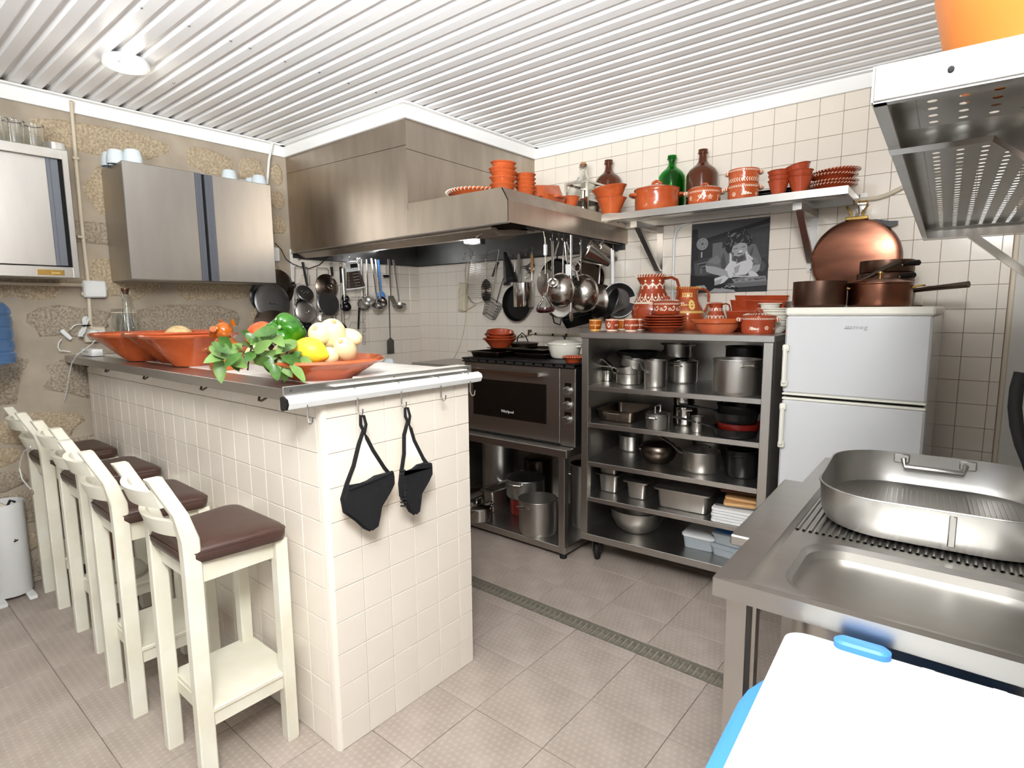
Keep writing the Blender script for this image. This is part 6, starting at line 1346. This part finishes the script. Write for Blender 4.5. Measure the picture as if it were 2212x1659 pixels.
# bay branches with separate leaves
br=thing('bay_branch','leafy green bay branches spilling over the front of the dish','branch',vp(560,775,.16)); o=br.location
def leaf_mesh(m,L,W):
    vs=[];f=[];n=7
    for i in range(n+1):
        u=i/n; w_=W*math.sin(PI*u)**.8*(1-.25*u)*(1+.06*math.sin(i*2.4)); x=u*L; z=-.10*L*u*u
        vs+=[(x,-w_,z+w_*.28),(x,0,z),(x,w_,z+w_*.28)]
    for i in range(n):
        for j in (0,1): a=i*3+j; f.append((a,a+1,a+4,a+3))
    return MB().add(vs,f)
base=[]
LV=[(440,780,500,760,1),(478,828,472,768,1),(455,735,500,765,0),(508,775,452,748,1),(525,740,476,772,1),(528,735,560,770,0),(545,722,600,712,0),(520,760,485,792,0),(552,755,530,782,0),(598,705,556,742,0),(585,735,548,762,1),(625,742,585,770,0),(610,758,570,775,1),(598,760,640,735,1),(640,765,622,780,0),(676,790,632,772,1),(662,824,625,785,1),(645,800,612,770,0),(618,828,612,785,0),(600,822,590,785,0),(585,800,575,765,0),(632,815,600,775,1),(655,785,605,770,0),(570,790,545,765,1),(560,745,530,720,0),(540,770,505,745,1),(590,780,560,758,1),(515,800,500,768,0),(575,725,540,745,1),(530,790,498,772,1),(548,735,520,715,0),(612,745,590,725,1),(500,745,470,730,0),(565,775,600,800,0)]
rl=random.Random(3); lm={}
for i,(tx,ty,bx_,by_,k) in enumerate(LV):
    a=vp(bx_,by_,.15+rl.uniform(-.05,.05)); b=vp(tx,ty,.17+rl.uniform(-.04,.05)); d=b-a; L=max(d.length,.05)
    key=k
    if key not in lm: ob=leaf_mesh(key,.1,.022).build('leaf','leafy' if k else 'leaf',br,True,60); lm[key]=ob
    else: ob=bpy.data.objects.new('leaf',lm[key].data); COL.objects.link(ob); ob.parent=br
    x=d.normalized(); up=(V((CAM.x-a.x,CAM.y-a.y,.5)).normalized()+V((rl.uniform(-.5,.5),rl.uniform(-.5,.5),rl.uniform(0,.6)))).normalized(); y=up.cross(x).normalized(); z=x.cross(y)
    ob.matrix_local=M.Translation(a-o)@M(((x.x,y.x,z.x,0),(x.y,y.y,z.y,0),(x.z,y.z,z.z,0),(0,0,0,1)))@M.Diagonal((L/.1,min(1.15,max(.8,L/.09)),1,1))
for ps in (((500,765),(530,772),(570,768),(610,772)),((535,800),(538,770),(545,745)),((560,785),(590,775),(640,780)),((612,775),(622,758),(632,742))):
    MB().tube([vp(a,b,.13)-o for a,b in ps],.0028,6).build('twig','twig',br)
# bottles, jar, adapter at the far end
for px,yt,lab,dy in ((255,628,'left clear-necked glass bottle half full of dark wine on the bar',0),(270,626,'right clear-necked glass bottle half full of dark wine on the bar',-.05)):
    p,r,k=spot(px+2,772,ZB,17); p=V((p.x,-2.25+dy,ZB)); q=at(px,yt,y=-2.25+dy); p.x=q.x; H_=q.z-ZB; rb=.046
    t=thing('wine_bottle',lab,'bottle',p,0,'wine bottles on the bar'); pr=[(0,0),(rb*.93,0),(rb,.006),(rb,H_*.32),(rb*.86,H_*.45),(rb*.56,H_*.60),(rb*.38,H_*.75),(rb*.36,H_*.985),(rb*.48,H_*.99),(rb*.48,H_)]
    MB().lathe(pr+[(rb*.28,H_),(rb*.28,H_*.76),(rb*.5,H_*.6),(rb*.8,H_*.45),(rb*.93,H_*.3),(rb*.93,.01),(0,.01)],28).build('glass','glass',t); MB().lathe([(0,.011),(rb*.91,.011),(rb*.91,H_*.33),(0,H_*.33)],28).build('wine','winedk',t); MB().lathe([(0,H_*.93),(rb*.27,H_*.93),(rb*.3,H_*1.005),(rb*.46,H_*1.005),(rb*.46,H_*1.02),(0,H_*1.02)],20).build('stopper','copper',t)
q=at(231,670,y=-2.30); p=V((.17,-2.30,ZB)); H_=at(231,668,y=-2.30).z-ZB; t=thing('storage_jar','dimpled glass jar half full of dried beans on the bar','jar',p); rj=.058
MB().lathe([(0,0),(rj*.95,0),(rj,.008),(rj,H_*.78),(rj*.93,H_*.85),(rj*.93,H_*.93),(rj*.88,H_*.93),(rj*.88,H_*.84),(rj*.95,H_*.76),(rj*.95,.01),(0,.01)],32).build('glass','glass',t); MB().lathe([(0,.011),(rj*.93,.011),(rj*.93,H_*.45),(0,H_*.46)],28).build('beans','beans',t).__setitem__('kind','stuff'); MB().lathe([(0,H_*.93),(rj*.98,H_*.93),(rj*1.0,H_*.95),(rj*.96,H_),(0,H_*1.01)],32).build('lid','glass',t); MB().lathe([(rj*.9,H_*.91),(rj*1.03,H_*.91),(rj*1.03,H_*.93),(rj*.9,H_*.93)],32).build('seal','pipe',t); MB().tube([(-rj,0,H_*.8),(-rj*1.15,0,H_*.88),(-rj,0,H_*.97)],.002,6).build('clasp','poli',t)
q=at(182,768,z=ZB); t=thing('power_adapter','white power adapter box lying on the far corner of the bar','adapter',(.19,-2.47,ZB),K(2)); MB().loft([rr(.17,.05,.006,0),rr(.172,.052,.007,.003),rr(.172,.052,.007,.031),rr(.168,.048,.006,.034)]).build('case','wplast',t); MB().box(-.05,.055,-.0265,-.0255,.006,.027).build('label','fridget',t,False)
text('INPUT 220V  OUTPUT 24V',.006,'grey',t.children[1],(.0,-.0268,.02),(PI/2,0,0))
t=thing('inline_switch','small white inline cable switch hanging by its cable beside the wall socket','switch',at(143,723,x=.03)); c=V(t.location)
MB(M.Rotation(R_(-52),4,'X')).box(-.009,.009,-.032,.032,-.011,.011,.004).build('case','wplast',t); MB().tube([at(a,b,x=.03)-c for a,b in ((152,712),(160,703),(172,700),(183,703))],.003,6).build('cable','wplast',t); MB().tube([at(a,b,x=.03)-c for a,b in ((133,733),(127,740),(125,750),(129,758),(138,758),(152,760))],.003,6).build('cable','wplast',t)
t=thing('charging_cable','long thin white cable hanging from the socket past the bar edge to the stools','cable',at(190,735,x=.12)); c=V(t.location); pts=[at(211,727,x=.05)-c,at(200,742,x=.10)-c]+[at(a,b,y=-2.57)-c for a,b in ((165,768),(155,785),(150,805),(145,840),(138,870),(130,900),(122,930))]
MB().tube(pts,.0028,6).build('cable','wplast',t)
t=thing('usb_cable','white cable end with plug dangling over the back of the farthest stool','cable',at(62,968,y=-2.83)); c=V(t.location); MB().tube([at(a,b,y=-2.84)-c for a,b in ((66,965),(52,975),(44,995),(42,1012),(48,1035),(60,1050),(66,1056))],.0028,6).build('cable','wplast',t); e=at(70,1062,y=-2.84)-c; MB().box(e.x-.006,e.x+.006,e.y-.004,e.y+.004,e.z-.014,e.z+.008,.002).build('plug','alu',t)
# socket, conduits, junction box on the stone wall
t=thing('wall_socket','beige surface-mounted socket with a white plug on the stone wall','socket',at(200,722,x=.0)); c=V(t.location); s=mpp(c)
MB().box(.0,.03,-18*s,22*s,-17*s,16*s,.006).build('box','pipe',t); MB(M.Translation((.03,-4*s,0))@M.Rotation(PI/2,4,'Y')).lathe([(0,.04),(9*s,.036),(11*s,.02),(11*s,0)],20).build('plug','wplast',t); MB(M.Translation((.03,12*s,0))@M.Rotation(PI/2,4,'Y')).lathe([(10*s,.0),(10*s,.006),(9*s,.006),(8*s,.001),(0,.001)],20).build('outlet','wplast',t)
t=thing('cable_bundle','bundle of white cable tied with a black band above the wall socket','cable',at(182,700,x=.06)); c=V(t.location); m=MB()
for i in range(4): m.tube([at(a+i*2.2,b,x=.06+.008*i)-c for a,b in ((172,727),(170,720),(178,708),(183,695),(187,688),(182,684),(178,690),(180,705),(176,718),(168,727),(172,727))],.0026,6)
m.build('loops','wplast',t); MB(M.Translation((.01,.0,-.0))).box(-.02,.024,-.014,.022,-.012,-.004,.003).build('tie','black',t)
cx=.012
def conduit(name,lab,pts,m='pipe',rad=.0095): 
    c=V(pts[0]); t=thing(name,lab,'conduit',c); MB().tube([V(p)-c for p in pts],rad,10).build('tube',m,t); return t
t=conduit('wall_conduit','long beige conduit running down the stone wall between the two cabinets',[at(a,b,x=.058 if b<225 else cx) for a,b in ((154,218),(156,250),(165,360),(178,500),(190,606))]); c=V(t.location)
for a,b in ((163,342),(173,512)): e=at(a,b,x=cx)-c; MB().box(-.012+e.x,.012+e.x,e.y-.014,e.y+.014,e.z-.007,e.z+.007,.002).build('clip','pipe',t)
conduit('wall_conduit','beige conduit running level along the stone wall under the left cabinet',[at(a,b,x=cx) for a,b in ((-30,610),(60,613),(180,616))])
conduit('wall_conduit','short beige conduit between the junction box and the wall socket',[at(a,b,x=cx) for a,b in ((192,644),(196,706))])
conduit('wall_conduit','short white conduit between the ceiling trim and the top of the steel cabinet',[at(a,b,x=.055) for a,b in ((588,310),(581,345),(577,398))],'wplast',.008)
t=thing('junction_box','square white junction box on the stone wall between the cabinets','junction box',at(201,625,x=.0)); s=mpp(t.location)
MB().box(.0,.045,-21*s,21*s,-18*s,18*s,.008).build('cover','wplast',t); m=MB()
for a,b in ((-21,8),(-21,-10),(21,2)): m.box(.006,.03,a*s-.008,a*s+.008,b*s-.01,b*s+.01,.003)
m.build('cable_entry','pipe',t)
t=thing('cable_plate','small white switch plate on the wall beside the steel cabinet','switch',at(598,551,x=0)); MB().box(0,.02,-.03,.012,-.045,.05,.004).build('plate','wplast',t)
conduit('shelf_conduit','white conduit curving on the tiles beside the photograph',[at(a,b,y=-.014) for a,b in ((1560,468),(1530,472),(1492,480),(1472,487),(1460,500),(1456,520),(1454,600),(1452,660))],'wplast',.008)
conduit('shelf_conduit','beige conduit bending from the shelf end to the perforated shelf on the tiles',[at(a,b,y=-.016) for a,b in ((1856,432),(1895,428),(1915,422),(1950,405),(2010,380),(2080,350))],'pipe',.0105)
# ------------------------------------------------------------------ on the wall cabinets
ZC_=2.2065
def cup(lab,px,py,x,r=.046,h=.075):
    q=at(px,py,x=x); t=thing('porcelain_cup',lab,'cup',(x,q.y,ZC_),0,'upturned cups on the steel cabinet')
    MB().lathe([(r*.9,0),(r*.97,0),(r,.006),(r*.97,h*.45),(r*.82,h*.86),(r*.72,h*.97),(r*.6,h),(r*.55,h*.975),(0,h*.97)],32).build('body','cupw',t)
cup('pale blue upturned cup at the front left corner of the steel cabinet top',286,336,.27); cup('pale blue upturned cup behind the front left one on the steel cabinet',251,344,.2); cup('pale blue upturned cup farthest left, mostly hidden on the cabinet top',239,352,.12)
cup('pale blue upturned cup standing alone right of the cabinet middle',495,377,.2); cup('pale blue cup of which only the top shows on the cabinet',521,386,.06,.043,.06); cup('pale blue cup left of the rightmost one on the cabinet',543,385,.12,.044,.068); cup('rightmost pale blue upturned cup on the cabinet top',559,386,.2)
for px,py,x,lab in ((72,298,.2,'ribbed drinking glass next to the steel ashtray on the left cabinet'),(29,288,.22,'ribbed drinking glass in the middle of the left cabinet top'),(-6,280,.22,'ribbed drinking glass cut by the edge of the view on the left cabinet')):
    q=at(px,py,x=x); t=thing('drinking_glass',lab,'glass',(x,q.y,ZC_),0,'drinking glasses on the left cabinet'); H_=.125
    MB().lathe([(0,0),(.036,0),(.037,.004)]+[(.037+.0016*(i%2)+.0006*i,.006+i*.0105) for i in range(12)]+[(.039,H_),(.036,.01),(0,.01)],28).build('body','glass',t)
q=at(118,315,x=.28); t=thing('ashtray','low round steel dish at the corner of the left cabinet top','dish',(.27,q.y,ZC_)); MB().lathe([(0,0),(.045,0),(.048,.003),(.048,.034),(.044,.034),(.043,.004),(0,.003)],32).build('body','poli',t)
# ------------------------------------------------------------------ left edge: water bottle, cylinder
t=thing('water_bottle','big translucent blue water bottle at the left edge by the stone wall','bottle',(.30,-2.935,1.19)); H_=at(0,655,x=.3).z-1.19
pr=[(.10,0),(.128,.012)]
for i in range(4): z0=.02+i*.088; pr+=[(.136,z0),(.138,z0+.03),(.136,z0+.066),(.131,z0+.074),(.131,z0+.08)]
pr+=[(.137,.376),(.134,.41),(.115,.45),(.07,.48),(.03,.49),(.03,.52)]
MB().lathe([(0,0)]+[(a,b*H_/.45) for a,b in pr]+[(0,.52*H_/.45)],40).build('body','blueg',t)
t=thing('water_stand','narrow white stand under the blue water bottle','stand',(.33,-2.97,0)); MB().box(-.15,.12,-.13,.085,1.165,1.189,.004).build('top','wplast',t); MB().box(-.12,.10,-.13,-.06,0,1.165,.01).build('column','wplast',t)
t=thing('white_cylinder','tall white cylindrical bin with scuffed side at the left edge of the floor','bin',(.10,-2.888,.02)); H_=at(30,1080,x=.1).z-.02
MB().lathe([(0,0),(.082,0),(.085,.005),(.085,H_),(.082,H_),(.08,.01),(0,.01)],40).build('body','wplast',t); MB().tube([(.03,.0,H_*.9),(.03,.03,H_*1.02),(.0,.05,H_*.98)],.006,8).build('black_cable','black',t); MB().tube([(.02,.01,H_*.95),(0,-.08,H_*1.12),(-.03,-.2,H_*1.25)],.012,8).build('hose','pipe',t); MB(M.Translation((.0845,.022,H_*.6))@M.Rotation(R_(20),4,'X')).box(-.001,.0012,-.006,.012,-.002,.004).box(-.001,.0012,.0,.006,.006,.01).build('scuff','black',t,False)
MB().box(-.05,.14,.04,.075,-.02,.0,.004).box(-.05,.14,-.075,-.04,-.02,0,.004).build('feet','wplast',t)
# things lying on the stools' footrests
t=thing('cooking_cover','domed glass pot lid with steel knob resting on the third stool footrest','lid',(.893,-2.622,.2495)); MB().lathe([(.1,0),(.103,.003),(.1,.012),(.078,.045),(.04,.066),(0,.072)],36).build('dome','glass',t); MB().lathe([(.099,-.0002),(.105,-.0002),(.105,.007),(.099,.007)],36).build('rim','poli',t); MB().lathe([(.006,.068),(.006,.084),(.018,.094),(.017,.1),(0,.102)],18).build('knob','poli',t)
t=thing('wooden_crate','small brown wooden board standing between the far stools','board',(.61,-2.54,.0),K(3)); MB().box(-.10,.10,-.012,.012,0.002,.42,.004).build('board','woodd',t); MB().box(-.105,.105,-.04,.06,.0,.02,.003).build('foot','paintw',t)
# ------------------------------------------------------------------ kitchen side of the bar: condiments on a narrow ledge
lg=thing('spice_ledge','narrow dark ledge with spice bottles on the kitchen side of the bar','shelf',(1.72,-1.745,1.12)); MB().box(-.40,.40,-.072,.06,-.012,0,.002).box(-.40,.40,.055,.06,0,.04).build('tray','black',lg,False); MB().box(-.38,-.36,-.074,-.066,-.1,-.0).box(.36,.38,-.074,-.066,-.1,0).build('bracket','steel',lg,False)
def bottle(lab,px,yt,y,r,m,capm,caph,taper=.6,name='spice_bottle',cat='bottle'):
    q=at(px,yt,y=y); H_=q.z-1.1205; t=thing(name,lab,cat,(q.x,y,1.1205),0); MB().lathe([(0,0),(r*.95,0),(r,.004),(r,H_*.55),(r*taper,H_-caph),(0,H_-caph)],24).build('body',m,t); MB().lathe([(0,H_-caph),(r*taper*1.15,H_-caph),(r*taper*1.1,H_*.99),(r*taper,H_),(0,H_)],24).build('cap',capm,t)
YS=-1.74
bottle('dark bottle with bright blue cap behind the bar edge',774,789,YS,.024,'black','blue',.035,.8); bottle('small spice jar with black lid behind the bar edge',795,781,YS,.019,'glass','black',.024,.9); bottle('glass bottle with orange-yellow cap behind the black-lidded jar',806,779,YS+.035,.017,'glass','yellow',.022,.95)
bottle('flat black-lidded tin right of the spice bottles',822,797,YS,.03,'black','black',.015,1.0,'spice_tin','tin'); bottle('little white spice box with dark label behind the bar edge',849,788,YS,.018,'fridget','wplast',.03,1.0,'spice_box','box'); bottle('small pot with a red lid farthest along the ledge',857,799,YS+.03,.012,'glass','red',.01,1.0)
q=at(836,775,y=YS); t=thing('plastic_bag','crumpled clear plastic bag between the spice jars','bag',(q.x,YS+.01,1.1205)); MB().ell(.035,.022,(q.z-1.12)/2,14,10,lambda d:1+.18*math.sin(7*d.x+5*d.z)*math.sin(9*d.y+3),(0,0,(q.z-1.12)/2)).build('body','clearp',t)
t=thing('dark_beaker','dark round beaker standing on the ledge in front of the blue-capped bottle','pan',(at(760,800,y=-1.70).x,-1.715,1.1205)); MB().lathe([(0,0),(.03,0),(.036,.075),(.034,.075),(.028,.004),(0,.004)],28).build('body','nonstick',t)
# ------------------------------------------------------------------ on the sink
def lw(lx,ly,lz): return sk_m@V((lx,ly,lz))
a1=R_(1.1); sk_m=M.Translation((3.444,-2.295,0))@M.Rotation(a1,4,'Z')
t=thing('roasting_pan','big rounded aluminium roasting pan with ribbed base lying on the sink drainer','pan',lw(.335,.70,.8765),R_(4))
w_,d_,h_=.50,.56,.10
MB().loft([rr(w_-.06,d_-.06,.13,0,8),rr(w_-.03,d_-.03,.14,.006,8),rr(w_-.008,d_-.008,.15,.03,8),rr(w_,d_,.15,h_*.96,8),rr(w_+.006,d_+.006,.152,h_*.98,8),rr(w_+.004,d_+.004,.151,h_,8),rr(w_-.004,d_-.004,.148,h_,8),rr(w_-.012,d_-.012,.146,.03,8),rr(w_-.034,d_-.034,.14,.009,8),rr(w_-.066,d_-.066,.13,.005,8)]).build('body','alu',t)
k=MB()
for j,(x0,x1) in enumerate(((-.17,-.07),(-.05,.07),(.09,.18))):
    n=9
    for i in range(n): x=x0+(x1-x0)*i/(n-1); k.box(x-.002,x+.002,-.20,.20,.004,.0075)
k.build('ribs','alu',t,False).__setitem__('kind','stuff'); MB().box(-.062,-.058,-.21,.21,.004,.012).box(.078,.082,-.21,.21,.004,.012).build('ridge','alu',t,False)
MB().tube([(-.075,d_/2-.012,h_*.82),(-.07,d_/2-.026,h_*.62),(.07,d_/2-.026,h_*.62),(.075,d_/2-.012,h_*.82)],.008,8,flat=1.2).build('handle','alu',t); 
for x_ in (-.1,.06): MB().box(x_,x_+.04,d_/2-.014,d_/2-.004,h_*.7,h_*.98,.003).build('handle_plate','alu',t)
MB().box(.02,.034,-d_/2-.004,-d_/2+.004,.02,h_*.9,.002).build('handle_strap','alu',t)
t=thing('spray_hose','black rubber spray hose hanging beside the sink at the right edge','hose',(3.998,-1.62,.873)); c=V(t.location); pts=[at(a,b,y=-1.62)-c for a,b in ((2206,805),(2196,840),(2192,880),(2196,920),(2206,960),(2222,1000))]
MB().tube(pts+[V((.0,0,.0))],.014,10).build('hose','rubber',t)
# ------------------------------------------------------------------ conical details of the floor and cloth bits
